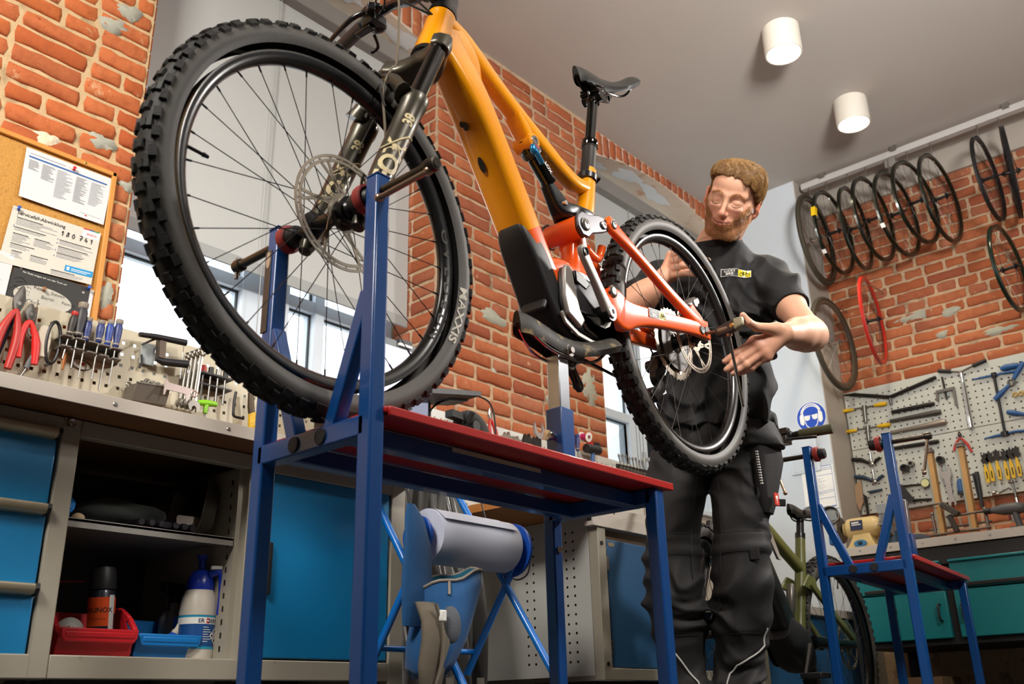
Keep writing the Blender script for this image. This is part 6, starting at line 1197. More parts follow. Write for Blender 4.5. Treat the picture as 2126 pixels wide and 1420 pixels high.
for k in range(16): m.span((-2.46, 5.569, 1.315+k*.0075), (-2.46+.06+.05*((k*7) % 5)/4, 5.5694, 1.3165+k*.0075))
obj('small_print', m, gp, t, world=True, smooth=0)['kind'] = 'stuff'
# ---------------------------------------------------------------- green bicycle standing behind the mechanic
olive = mat('olive_lacquer', '#5f6330', .35, var=.05, coat=.4); blackf = mat('black_frame', '#141414', .35, var=.1, coat=.3)
R2, F2 = V((-1.77, 4.08, .374)), V((-1.735, 2.98, .374)); e2 = (F2-R2).normalized(); n2 = V((0, 0, 1)).cross(e2); M2 = Matrix((e2, n2, V((0, 0, 1)))).transposed().to_4x4(); M2.translation = R2; W2 = (F2-R2).length
b2k = thing('green_bicycle', 'olive green and black electric bicycle standing behind the mechanic', 'bicycle', mtx=M2)
def copy_part(o, par, loc, rot=None):
    c = o.copy(); COL.objects.link(c); c.parent = par; c.location = loc
    if rot: c.rotation_euler = rot
    for ch in o.children:
        if ch.name.startswith(('tyre_lettering', 'rim_graphics')): continue
        d = ch.copy(); COL.objects.link(d); d.parent = c
    return c
copy_part(rw, b2k, (0, 0, 0), (0, .4, 0)); copy_part(fw, b2k, (W2, 0, 0), (0, .9, math.radians(14)))
def b2p(n, m, mt): return obj(n, m, mt, b2k, smooth=50)
b2p('down_tube', side_tube(M(), [(.80, .46, .07, .09), (.74, .36, .085, .09), (.62, .19, .09, .095), (.50, .02, .09, .10)], .25), blackf)
b2p('motor_housing', side_tube(M(), [(.56, .05, .10, .12), (.48, -.01, .12, .17), (.40, -.04, .11, .15), (.34, -.03, .08, .09)], .3), blackp)
b2p('seat_tube', side_tube(M(), [(.37, .05, .05, .05), (.31, .22, .045, .045), (.275, .33, .04, .04), (.25, .42, .038, .038)], .42), olive); b2p('top_tube', side_tube(M(), [(.79, .50, .05, .055), (.6, .43, .045, .05), (.40, .34, .042, .045), (.29, .29, .04, .045)], .35), olive); b2p('head_tube', M().lathe([(.026, 0), (.03, .01), (.027, .12), (.026, .13)], (.82, 0, .42), (-.42, 0, .9), 20), olive)
b2p('frame_patch', M().prism([(.60, .40), (.645, .40), (.56, .30), (.535, .30)], (0, .025, 0), (1, 0, 0), (0, 0, 1), -.01), mat('pale_decal', '#a9a79c', .5))
for s in (1, -1):
    m = M(); stay(m, [(.36, s*.05, .0, .025, .05), (.2, s*.065, .0, .02, .035), (0, s*.072, .0, .016, .03)], .3); obj('chainstay', m, blackf, b2k, smooth=50)
    m = M(); stay(m, [(.33, s*.05, .23, .018, .035), (.2, s*.06, .14, .018, .026), (0, s*.072, .02, .016, .03)], .3); obj('seatstay', m, olive, b2k, smooth=50)
    m = M(); plate(m, [(.40, .21), (.33, .26), (.27, .25), (.26, .21), (.33, .20)], s*.04, .012, s); obj('rocker_link', m, olive, b2k, bevel=.003)
    m = M().tube([(.49, s*.085, -.02), (.49+.11*s, s*.10, -.13*s)], [.014, .011], 8); obj('crank_arm', m, blackm, b2k); obj('pedal', M().box((.49+.11*s, s*.14, -.13*s), (.09, .08, .02)), blackp, b2k, bevel=.004)
    fo = V((W2-.01, s*.07, .0)); obj('fork_leg', M().lathe([(0, -.03), (.016, -.02), (.02, .05), (.023, .28), (.018, .29), (.017, .46)], fo, (-.44, 0, .9), 18), blackf, b2k)
b2p('shock', M().lathe([(0, 0), (.014, .0), (.018, .02), (.018, .10), (.01, .11), (.009, .16), (0, .16)], (.40, 0, .22), (.25, 0, -.9), 16), mat('shock_grey', '#6b675f', .35, .6))
b2p('chain_guard', M().lathe([(.03, -.002), (.07, -.002), (.07, .002), (.03, .002)], (.49, -.055, -.02), (0, 1, 0), 30), blackm)
pd = V((-.28, 0, .96)); b2p('seat_post', M().lathe([(.016, -.02), (.021, .0), (.021, .02), (.016, .022), (.0155, .12), (0, .125)], (.25, 0, .42), pd, 18), blackm)
saddle_parts(b2k, Matrix.Translation((.205, 0, .557)) @ Matrix.Rotation(math.radians(4), 4, 'Y') @ Matrix.Scale(.93, 4)); b2p('saddle_clamp', M().cyl((.215, -.026, .528), (.215, .026, .528), .012, n=12).box((.215, 0, .515), (.03, .03, .02)), blackm)
hc = V((.735, 0, .675)); b2p('stem', M().lathe([(.02, 0), (.02, .11), (0, .112)], (.775, 0, .55), (-.3, 0, .95), 16).bar((.742, 0, .64), hc, .035, .032, (0, 1, 0)), blackm)
hbp = [hc+V(p) for p in ((-.06, -.36, .06), (-.03, -.2, .055), (0, -.06, .01), (0, .06, .01), (-.03, .2, .055), (-.06, .36, .06))]; b2p('handlebar', M().tube(hbp, .0125, 12, sub=4), blackm)
for s in (0, -1):
    g0, g1 = hbp[s], hbp[1 if s == 0 else -2]; d = (g1-g0).normalized(); obj('grip', M().lathe([(0, -.004), (.02, 0), (.019, .02), (.018, .12), (.014, .125)], g0, d, 16), mat('olive_grip', '#4b4a33', .7), b2k)
    lv = g0+d*.16; obj('brake_lever', M().cyl(lv-d*.01, lv+d*.01, .019, n=14).box(lv+V((.02, 0, -.02))+d*.02, (.05, .05, .03)).tube([lv+V((.04, 0, -.02)), lv+V((.06, 0, -.03))-d*.05, lv+V((.055, 0, -.035))-d*.12], .006, 8, sub=3).box(lv+V((.0, 0, .02))+d*.03, (.03, .06, .025)), blackm, b2k, bevel=.002)
for p in (((.76, -.12, .68), (.86, -.06, .66), (.86, 0, .52), (.80, .02, .40)), ((.76, .14, .68), (.88, .08, .60), (.87, .04, .45), (.92, .06, .30))): obj('cable', M().tube(p, .003, 6, sub=6), cab, b2k)
tag(obj('tool_chest', M().span((-2.10, 4.45, .26), (-1.98, 5.0-.02, .86)), blue_c2, bevel=.004), 'slate blue tool chest between the green bicycle and the white wall', 'tool chest') if False else None
# low bench behind the mechanic's legs
lb_ = thing('low_bench', 'low grey bench with dark cupboard behind the legs of the mechanic', 'bench', (-2.48, 4.65, 0)); obj('bench_top', M().span((-2.86, 4.10, .56), (-2.14, 5.40, .60)), top_m, lb_, world=True, bevel=.002); obj('cupboard', M().span((-2.84, 4.14, .18), (-2.17, 5.36, .56)), blue_c2, lb_, world=True, bevel=.003)
for y in (4.14, 5.36): obj('leg', M().span((-2.19, y-.03, 0), (-2.14, y+.03, .56)), grey_s, lb_, world=True, bevel=.003)
obj('bottom_rail', M().span((-2.19, 4.14, .14), (-2.15, 5.36, .185)), grey_s, lb_, world=True, bevel=.002)
# ---------------------------------------------------------------- cork board and papers on the left brick wall
cork = mat('cork', '#c08d45', .95, var=.25, scale=160, bump=.5, bscale=260, dirt=('#8d5f2a', 120, .62)); pine = mat('pine_frame', '#c98a3c', .5, var=.15, scale=12)
cb = thing('cork_board', 'pine framed cork board with pinned papers on the left brick wall', 'notice board', (-2.865, .93, 1.31))
xb = -2.862
obj('cork_sheet', M().span((-2.874, .60, 1.31), (-2.868, 1.262, 1.872)), cork, cb, world=True, smooth=0)
for a, b in (((.60, 1.866), (1.275, 1.884)), ((1.258, 1.30), (1.276, 1.884)), ((.60, 1.30), (1.275, 1.318))): obj('frame_rail', M().span((-2.876, a[0], a[1]), (-2.857, b[0], b[1])), pine, cb, world=True, bevel=.003)
obj('frame_screw', M().lathe([(0, .002), (.004, .001), (.005, 0)], (-2.857, 1.165, 1.875), (1, 0, 0), 12), mat('brass', '#b79a5a', .35, .9), cb, world=True)
YY = V((0, 1, 0)); ZZ = V((0, 0, 1)); sheetw = mat('paper_sheet', '#d3d4d6', .8, var=.01); sheetc = mat('cream_sheet', '#cfcbc0', .8, var=.02); gp2 = mat('print_grey', '#8f949b', .8); kp = mat('print_dark', '#2b2b2d', .7); bp2 = mat('print_blue', '#2f5f9f', .7)
def sheet(name, label, pts, x, mt, cat='paper', curl=.006):
    """pts: four corners (y, z) clockwise from top left, slightly curled away from the board"""
    t = thing(name, label, cat, (x, (pts[0][0]+pts[1][0])/2, min(p[1] for p in pts))); m = M(); n = 8; o = []
    def at(u, v, l=0.): y = (pts[0][0]*(1-u)+pts[1][0]*u)*(1-v)+(pts[3][0]*(1-u)+pts[2][0]*u)*v; z = (pts[0][1]*(1-u)+pts[1][1]*u)*(1-v)+(pts[3][1]*(1-u)+pts[2][1]*u)*v; return V((x+.0006+curl*v*v*(.4+.6*abs(u-.45))+l, y, z))
    m.add([at(i/n, k/n) for k in range(n+1) for i in range(n+1)], [(k*(n+1)+i, (k+1)*(n+1)+i, (k+1)*(n+1)+i+1, k*(n+1)+i+1) for k in range(n) for i in range(n)]); obj('sheet', m, mt, t, world=True, smooth=60)
    def line(M_, u0, u1, v0, v1, l=.0006, k=6):
        for i in range(k): a, b = u0+(u1-u0)*i/k, u0+(u1-u0)*(i+1)/k; M_.add([at(a, v0, l), at(a, v1, l), at(b, v1, l), at(b, v0, l)], [(0, 1, 2, 3)])
    def txt(M_, s, u, v, size, bold=0., al='LEFT'):
        W_ = (V((0, *pts[1]))-V((0, *pts[0]))).length; H_ = (V((0, *pts[3]))-V((0, *pts[0]))).length; vs, fs = text_mesh(s, al, bold); M_.add([at(u+p[0]*size/W_, v-p[1]*size/H_, .0007) for p in vs], fs)
    def put(n_, m_, mt_): o_ = obj(n_, m_, mt_, t, world=True, smooth=0); o_['kind'] = 'stuff'
    return t, line, txt, put, at
rp_ = random.Random(5)
t, line, txt, put, at = sheet('printed_table', 'white landscape sheet with blue bar and columns of print, uppermost on the cork board', ((.978, 1.853), (1.262, 1.857), (1.252, 1.678), (.979, 1.676)), xb, sheetw)
m = M(); line(m, .04, .95, .145, .175); put('blue_bar', m, bp2); m = M(); m2 = M()
for c, (u0, u1, n_) in enumerate(((.05, .17, 9), (.20, .36, 14), (.37, .56, 26), (.59, .74, 24), (.77, .94, 22))):
    for k in range(n_): line(m if c in (2, 4) else m2, u0, u0+(u1-u0)*rp_.uniform(.5, 1), .22+k*.022, .228+k*.022, .0006, 2)
line(m, .05, .45, .085, .095); line(m, .7, .95, .90, .905); put('small_print', m, gp2); put('small_print', m2, mat('print_mid', '#6c7078', .8)); m = M(); line(m, .76, .785, .925, .945, .0006, 1); put('red_mark', m, mat('print_red', '#c23228', .7))
t2, line, txt, put, at = sheet('service_form', 'cream service form headed Servicefall-Abwicklung with a handwritten number, pinned mid cork board', ((.970, 1.640), (1.250, 1.648), (1.240, 1.458), (.955, 1.443)), xb, sheetc)
m = M(); txt(m, 'Servicefall-Abwicklung', .06, .12, .0165, .012); put('heading', m, kp); m = M(); txt(m, 'BOSCH', .84, .115, .010, .02); put('red_lettering', m, mat('print_red', '#c23228', .7)); m = M(); line(m, .79, .86, .0, .022, .0008, 2); put('strip_red', m, mat('print_red', '#c23228', .7)); m = M(); line(m, .86, .92, .0, .022, .0008, 2); put('strip_blue', m, bp2); m = M(); line(m, .92, .98, .0, .022, .0008, 2); put('strip_green', m, mat('print_green', '#3d8a4d', .7)); m = M(); line(m, .79, .99, .022, .16, .0003, 2); put('white_field', m, white)
m = M(); pen = mat('pen_black', '#15151a', .6)
def hand(M_, at, strokes, u0, v0, su, sv, r=.0011):
    for st in strokes: M_.tube([at(u0+a*su, v0-b*sv, .0012) for a, b in st], r, 5, sub=3)
DIG = {'1': [[(.1, .6), (.35, 1), (.3, 0)]], '2': [[(.0, .8), (.3, 1), (.5, .75), (0, 0), (.55, .05)]], '8': [[(.5, .9), (.1, .9), (.45, .4), (.1, .05), (0, .35), (.5, .9)]], '0': [[(.3, 1), (.0, .5), (.25, 0), (.5, .5), (.3, 1)]], '7': [[(0, 1), (.55, 1), (.2, 0)], [(.1, .5), (.5, .5)]], '4': [[(.3, 1), (0, .35), (.55, .35)], [(.4, .6), (.35, 0)]]}
for i, ch in enumerate('180741'): hand(m, at, DIG[ch], .56+i*.063+(.02 if i > 2 else 0), .26, .055, .085)
put('handwritten_number', m, pen); m = M(); m2 = M()
for c, (u0, u1, v0, n_) in enumerate(((.07, .52, .17, 6), (.07, .50, .34, 3), (.07, .27, .45, 7), (.30, .52, .45, 6), (.07, .35, .63, 4), (.56, .95, .34, 4), (.56, .92, .46, 5), (.56, .94, .58, 4), (.54, .9, .9, 4), (.1, .24, .75, 5), (.3, .5, .75, 5))):
    for k in range(n_): line(m if k else m2, u0, u0+(u1-u0)*rp_.uniform(.55, 1), v0+k*.024, v0+.008+k*.024+(.004 if k == 0 else 0), .0006, 2)
put('small_print', m, gp2); put('small_print', m2, kp); m = M(); line(m, .68, .995, .76, .87, .0008); put('blue_box', m, mat('box_blue', '#1f8cc4', .7)); m = M(); txt(m, '1', .06, .17, .008); txt(m, '2', .05, .35, .010); txt(m, '3', .53, .36, .009); txt(m, '4', .53, .43, .009); txt(m, '5', .53, .56, .009); txt(m, '6', .53, .66, .009); put('numerals', m, bp2); m = M(); line(m, .75, .97, .80, .812, .0011); line(m, .75, .93, .83, .84, .0011); line(m, .70, .73, .785, .845, .0011, 1); put('box_print', m, white)
pos = mat('poster_black', '#2a2927', .6, var=.1); t3, line, txt, put, at = sheet('signed_poster', 'dark poster with a chalk drawing, white glow and handwritten signatures, low on the cork board', ((1.005, 1.452), (1.243, 1.450), (1.236, 1.325), (.985, 1.322)), xb-.002, pos, 'poster', .002)
m = M(); cx, cy = .45, .66; m.add([at(cx+.36*math.cos(a)*1.0, cy+.30*math.sin(a), .0004) for a in [2*PI*i/40 for i in range(40)]], [list(range(40))[::-1]]); put('pale_patch', m, mat('chalk_grey', '#b9b6ab', .8, var=.2, scale=30)); m = M(); txt(m, 'Für Rado mögen wir uns den Team auf', .12, .14, .0085); put('chalk_writing', m, white); m = M()
for q in (((.07, .07)), (.9, .22)): hand(m, at, [[(0, .6), (.25, .9), (.5, .5), (.75, .9), (1, .6), (.5, 0), (0, .6)]], q[0], q[1], .03, .06, .0006)
put('chalk_heart', m, white); m = M()
for s_, u, v, sz in (('Remy', .30, .46, .022), ('Steven', .52, .50, .020), ('Berni', .42, .66, .022), ('Patrick', .68, .66, .018), ('Chris', .26, .86, .024), ('M L', .22, .50, .012), ('H a', .22, .60, .012), ('R n', .22, .68, .012)): txt(m, s_, u, v, sz*.8)
hand(m, at, [[(0, 0), (.3, .4), (.5, .1), (.8, .5), (1, .2)]], .04, .62, .18, .3, .0006); hand(m, at, [[(0, .3), (.5, .5), (1, .2)], [(.2, .1), (.7, .25)]], .05, .45, .16, .35, .0006); put('signatures', m, pen)
t4, line, txt, put, at = sheet('blank_sheet', 'white sheet with a few ruled lines cut by the left picture edge', ((.80, 1.487), (.999, 1.478), (.990, 1.315), (.80, 1.31)), xb+.003, sheetw, curl=.003); m = M()
for k in range(5): line(m, .55, .9-.05*(k % 2), .55+k*.05, .555+k*.05)
put('ruled_lines', m, gp2)
t5, line, txt, put, at = sheet('white_backing_sheet', 'white paper edge showing right of the dark poster', ((1.18, 1.438), (1.256, 1.445), (1.252, 1.32), (1.18, 1.32)), xb-.0035, sheetw, curl=.0)
for y, z, mt, lb in ((1.132, 1.836, 'red', 'red push pin at the top of the uppermost sheet'), (.987, 1.632, 'blue', 'blue push pin at the top left of the service form'), (1.236, 1.443, 'blue', 'blue push pin at the top right of the dark poster'), (1.10, 1.395, 'tan', 'tan paper star pinned on the dark poster')):
    c = mat('pin_'+mt, {'red': '#c8202a', 'blue': '#1d4fae', 'tan': '#8b5a2b'}[mt], .35); o = obj('push_pin', M().lathe([(0, .0), (.005, .001), (.003, .005), (.004, .010), (.006, .012), (0, .014)], (xb+.001, y, z), (1, -.2, .3), 12), c); tag(o, lb, 'pin')
# ---------------------------------------------------------------- tools on the cream boards of the left bench
XT = -2.765
Q = lambda y, z, x=XT: V((x, y, z))
blk = mat('tool_black', '#1e1d20', .45, .2, var=.15); bgrip = mat('navy_blue_grip', '#23346e', .42, var=.06); tip = mat('taupe_grip_end', '#8d8375', .5)
pliers('side_cutters', 'large side cutters with red and blue grips hanging at the far left', Q(1.005, 1.345), Q(.955, 1.10), Q(1.0, 1.09), rd, .014, 1, mat('worn_tool_steel', '#4d4a47', .35, .8, var=.3))
pliers('pliers', 'pliers with bright red handles hanging right of the side cutters', Q(1.035, 1.30), Q(1.022, 1.13), Q(1.07, 1.12), mat('bright_red_grip', '#cf2420', .4), .013, 1, mat('worn_tool_steel', '#4d4a47', .35, .8))
tool('strap', 'dark blue strap hanging behind the red pliers', 'strap', [('strap', M().tube([Q(1.0, 1.27, -2.785), Q(.985, 1.20, -2.785), Q(.965, 1.10, -2.785)], .010, 8, flat=.4), mat('navy_strap', '#1d2438', .8)), ('strap_end', M().box(Q(.958, 1.085, -2.785), (.012, .022, .04)), blk)])
tool('file', 'thin flat file with spring clip hanging upright beside the red pliers', 'file', [('blade', M().box(Q(1.057, 1.25, -2.78), (.004, .008, .10)), mat('brown_steel', '#5b4a3c', .5, .6)), ('tang', M().cyl(Q(1.058, 1.295, -2.78), Q(1.058, 1.325, -2.78), .002, n=6), ms), ('clip', M().torus(Q(1.05, 1.215), (1, 0, 0), .012, .003, 16, 6), ms)])
m = M().tube([Q(1.113+.020*math.cos(a)*(1 if a < PI else 1), 1.20+.066*math.sin(a)) for a in [2*PI*i/24 for i in range(24)]], .0052, 8, closed=True)
tool('strap_wrench', 'black oval strap loop with white tape hanging on the cream board', 'wrench', [('loop', m, blk), ('tape', M().loft([[Q(1.088+a*w_, 1.20+z, -2.775+b*.012) for a, b in ((-1, -1), (1, -1), (1, 1), (-1, 1))] for z, w_ in ((-.05, .008), (-.03, .016), (.02, .017), (.045, .010))]), mat('white_tape', '#c9c0ae', .7)), ('hook', M().tube([Q(1.108, 1.14), Q(1.108, 1.128), Q(1.10, 1.125)], .004, 6), blk)])
tool('stub_driver', 'small grey handled driver leaning at the bottom of the cream board', 'screwdriver', [('grip', M().loft([rrect(Q(1.062+.0*f, 1.135, -2.77)+V((0, .012*f, .03*f)), V((1, 0, 0)), V((0, .93, -.37)), .012, w_, .3, 4) for f, w_ in ((-1, .010), (-.4, .016), (.6, .016), (1, .010))]), mat('grey_grip', '#5f6367', .5)), ('blade', M().cyl(Q(1.052, 1.105, -2.77), Q(1.032, 1.058, -2.77), .003, n=8), ms)])
tool('black_knob', 'flat black knob lying on the worktop edge below the stub driver', 'knob', [('knob', M().ell(Q(1.05, 1.055, -2.76), (.012, .026, .012)), blk)]).location.z = 1.04
# screwdriver rack: two notched grey shelves
rackm = mat('rack_grey', '#726c66', .5, .3, var=.1); rk = thing('screwdriver_rack', 'grey two tier rack holding screwdrivers on the cream board', 'rack', (-2.76, 1.222, 1.185))
for z, d in ((1.222, .035), (1.189, .038)):
    obj('rack_shelf', M().span((-2.80, 1.128, z-.002), (-2.80+d+.012, 1.316, z+.002)), rackm, rk, world=True)
    for k in range(5): y = 1.143+k*.039; obj('rack_tongue', M().loft([[Q(y+a, z+b, xx) for a, b in ((-.015, -.003), (.015, -.003), (.015, .004), (-.015, .004))] for xx in (-2.755, -2.735)]), rackm, rk, world=True, bevel=.003)
obj('rack_side', M().span((-2.80, 1.312, 1.18), (-2.76, 1.316, 1.225)), rackm, rk, world=True)
def driver(label, y, z0, L, grip_m, rg, tipm=None, lean=0., shaft=.13, rs=.0026, x=-2.745):
    d = V((0, lean, 1)).normalized(); o = Q(y, z0, x)
    parts = [('grip', M().lathe([(rg*.55, 0), (rg*.8, .004), (rg*.72, .014), (rg, L*.4), (rg*1.04, L*.7), (rg*.8, L*.82)], o, d, 16), grip_m), ('grip_end', M().lathe([(rg*.8, L*.82), (rg*.95, L*.86), (rg*.95, L*.97), (rg*.5, L), (0, L)], o, d, 16), tipm or tip), ('blade', M().cyl(o, o-d*shaft, rs, n=8), ms), ('collar', M().lathe([(rg*.82, .008), (rg*.86, .010), (rg*.8, .013)], o, d, 16), tip)]
    return tool('screwdriver', label, 'screwdriver', parts, group='screwdrivers in the grey rack')
driver('screwdriver with black grip and red rings leaning at the left of the rack', 1.148, 1.225, .082, mat('black_red_grip', '#2a221f', .5), .0115, rd, .12, .075, .003)
driver('thick black screwdriver with taupe end, tallest in the rack', 1.173, 1.228, .115, mat('charcoal_grip', '#2d2d33', .5), .0155, None, .05, .10, .0035)
driver('blue screwdriver just right of the thick black one', 1.198, 1.222, .078, bgrip, .0115, None, .04, .12)
driver('blue screwdriver, third from the right in the rack', 1.238, 1.228, .074, bgrip, .0115, None, .04, .12)
driver('blue screwdriver, second from the right with a pale stripe', 1.266, 1.226, .086, mat('mid_blue_grip', '#1f3f8c', .42), .0115, None, .05, .145)
driver('blue screwdriver at the right end of the rack', 1.293, 1.226, .096, bgrip, .0120, None, .04, .125)
tool('paint_brush', 'small brown wooden handled pick hanging under the rack', 'pick', [('handle', M().lathe([(.003, 0), (.006, .03), (.004, .06)], Q(1.152, 1.125), (0, .03, 1), 10), mat('orange_wood', '#a86428', .5))])
tool('oval_badge', 'white oval badge with a red mark on the cream board under the rack', 'badge', [('plate', M().prism([(.030*math.cos(2*PI*i/24), .015*math.sin(2*PI*i/24)) for i in range(24)], Q(1.218, 1.165, -2.797), (0, 1, 0), (0, -.12, 1), .002), mat('badge_white', '#c7c3b6', .5)), ('rim', M().torus(Q(1.218, 1.165, -2.794), (1, 0, 0), .0, .0, 4, 4) if False else M().tube([Q(1.218+.030*math.cos(a), 1.165+.015*math.sin(a)-.0036*math.cos(a), -2.795) for a in [2*PI*i/24 for i in range(24)]], .0012, 5, closed=True), blk), ('red_mark', M().prism([(-.006, 0), (.006, -.006), (.006, .007)], Q(1.220, 1.166, -2.794), (0, 1, 0), (0, 0, 1), .001), rd)])
tool('tee_handle', 'long black tee handle with square block held on the cream board', 'tool', [('bar', M().tube([Q(1.368, 1.293, -2.75), Q(1.42, 1.30, -2.75), Q(1.53, 1.308, -2.75)], [.008, .0095, .011], 12), blk), ('block', M().bar(Q(1.448, 1.305, -2.76), Q(1.452, 1.235, -2.76), .022, .026), mat('bronze_block', '#5d5047', .4, .6)), ('lower_grip', M().tube([Q(1.435, 1.228, -2.755), Q(1.46, 1.225, -2.755), Q(1.545, 1.238, -2.755)], [.006, .013, .013], 12), blk), ('link', M().tube([Q(1.385, 1.265, -2.76), Q(1.415, 1.288, -2.76), Q(1.45, 1.31, -2.755)], .004, 6), ms)])
tool('clear_holder', 'small clear plastic holder with a dark clip on the cream board', 'holder', [('holder', M().span((-2.797, 1.40, 1.215), (-2.785, 1.445, 1.285)), mat('clear_plastic', '#a9b2b4', .15, coat=.5)), ('clip', M().tube([Q(1.398, 1.24, -2.78), Q(1.402, 1.215, -2.78), Q(1.396, 1.195, -2.78)], .004, 6), blk)])
def spanner(label, p, q, w, mt, group, ring=True, x=None):
    p, q = V(p), V(q); d = (q-p).normalized(); nrm = V((1, 0, 0)); u = nrm.cross(d).normalized()
    parts = [('shaft', M().loft([rrect(p+(q-p)*f, u, nrm, w*k, .006, .3, 4) for f, k in ((.03, 1.0), (.15, .75), (.8, .8), (.92, 1.2), (.97, 1.8))]), mt), ('ring', M().torus(p, nrm, w*.75, w*.32, 18, 8), mt), ('jaw', M().prism([(w*1.3*math.cos(a), w*1.3*math.sin(a)) for a in [.5+(2*PI-1.0)*i/18 for i in range(19)]]+[(w*.2, -w*.45), (-w*.15, 0), (w*.2, w*.45)], q-nrm*.004, d, u, .008), mt)]
    return tool('combination_spanner', label, 'spanner', parts, group)
for i, lb in enumerate(('large combination spanner, front one of the bunch beside the tyre', 'combination spanner, second of the bunch beside the tyre', 'combination spanner, third of the bunch, half hidden', 'combination spanner at the back of the bunch')): spanner(lb, Q(1.582-i*.009, 1.285-i*.004, -2.735-i*.012), Q(1.572-i*.009, 1.095+i*.004, -2.735-i*.012), .016-.001*i, mat('satin_chrome', '#a9a59c', .28, .95, var=.08), 'combination spanners in a bunch')
bxm = mat('grey_tool_box', '#6b655c', .5, .3); bx = thing('steel_tray', 'small grey steel tray on the board holding spanners', 'tray', (-2.755, 1.415, 1.07)); obj('tray_body', M().loft([[Q(1.36, z, -2.79), Q(1.475, z+.008, -2.79), Q(1.475, z+.008, xx), Q(1.36, z, xx)] for z, xx in ((1.068, -2.735), (1.122, -2.715))]), bxm, bx, world=True, bevel=.002); obj('tray_lip', M().bar(Q(1.36, 1.124, -2.715), Q(1.475, 1.132, -2.715), .004, .004), bxm, bx, world=True)
for i in range(5): spanner(('first', 'second', 'third', 'fourth', 'fifth')[i]+' short chrome spanner from the left in the small grey steel tray', Q(1.365+i*.02, 1.130, -2.775+.008*i), Q(1.405+i*.02, 1.137, -2.73-.006*i), .009, mat('satin_chrome', '#a9a59c', .28, .95), 'short spanners lying in the tray')
pk = mat('bright_plated_steel', '#d8c8c2', .25, .6, var=.03); tool('chain_checker', 'bright plated chain checker with a ring end in front of the grey tray', 'gauge', [('plate', M().prism([(0, -.03), (.004, -.03), (.008, -.012), (.075, -.012), (.078, -.034), (.084, -.034), (.09, -.010), (.10, .008), (.08, .010), (.012, .012), (.006, .022), (.0, .012)], Q(1.443, 1.128, -2.70), (0, 1, 0), (0, .02, 1), .004), pk), ('ring', M().torus(Q(1.548, 1.124, -2.698), (1, 0, 0), .010, .0035, 18, 8), pk)])
gr = mat('lime_green_grip', '#7fbf1e', .4); tool('tee_wrench', 'lime green tee wrench hanging low on the board beside the spanners', 'wrench', [('handle', M().tube([Q(1.585, 1.112, -2.74), Q(1.62, 1.118, -2.74), Q(1.655, 1.120, -2.74)], [.009, .011, .009], 12), gr), ('neck', M().tube([Q(1.62, 1.116, -2.74), Q(1.617, 1.082, -2.74)], [.009, .0075], 10), gr), ('blade', M().cyl(Q(1.617, 1.085, -2.74), Q(1.614, .99, -2.74), .003, n=8), ms)])
hk = thing('key_rack', 'small dark rack with hanging hex keys behind the tyre', 'rack', (-2.77, 1.65, 1.18)); obj('rack_plate', M().span((-2.80, 1.58, 1.222), (-2.75, 1.72, 1.228)), blk, hk, world=True); obj('rack_plate', M().span((-2.80, 1.58, 1.185), (-2.755, 1.72, 1.19)), blk, hk, world=True); obj('rack_end', M().span((-2.80, 1.578, 1.185), (-2.75, 1.582, 1.226)), rackm, hk, world=True)
for i, lb in enumerate(('steel hex key, leftmost in the small dark rack', 'steel hex key, second in the small dark rack', 'steel hex key, third in the small dark rack', 'box spanner key, rightmost in the small dark rack')): tool('hex_key', lb, 'key', [('shaft', M().cyl(Q(1.608+i*.028, 1.235, -2.758), Q(1.606+i*.028, 1.125+.006*(i % 2), -2.758), .0035, n=8), ms), ('head', M().cyl(Q(1.608+i*.028, 1.228, -2.758), Q(1.608+i*.028, 1.25, -2.758), .009, n=10), (rd, blk, ms, blk)[i])], group='hex keys in the small rack')
tool('bent_bar', 'black bent bar hanging on the board beside the yellow grip', 'bar', [('bar', M().tube([Q(1.742, 1.19), Q(1.738, 1.16), Q(1.738, 1.115), Q(1.745, 1.103), Q(1.78, 1.103)], .0048, 8, sub=3), blk)])
tool('yellow_grip_tool', 'tool with a yellow and black ribbed grip beside the blue stand leg', 'tool', [('body', M().tube([Q(1.80, 1.20), Q(1.805, 1.15), Q(1.81, 1.125)], [.010, .012, .012], 12), mat('dark_bronze', '#4a3d2d', .45, .4)), ('grip', M().lathe([(.012, 0)]+[(.0135+.0012*(k % 2), .004+k*.004) for k in range(13)]+[(.012, .058)], Q(1.812, 1.13), (0, .05, -1), 14), mat('yellow_black_grip', '#c9a11c', .5, var=.5, scale=90))])
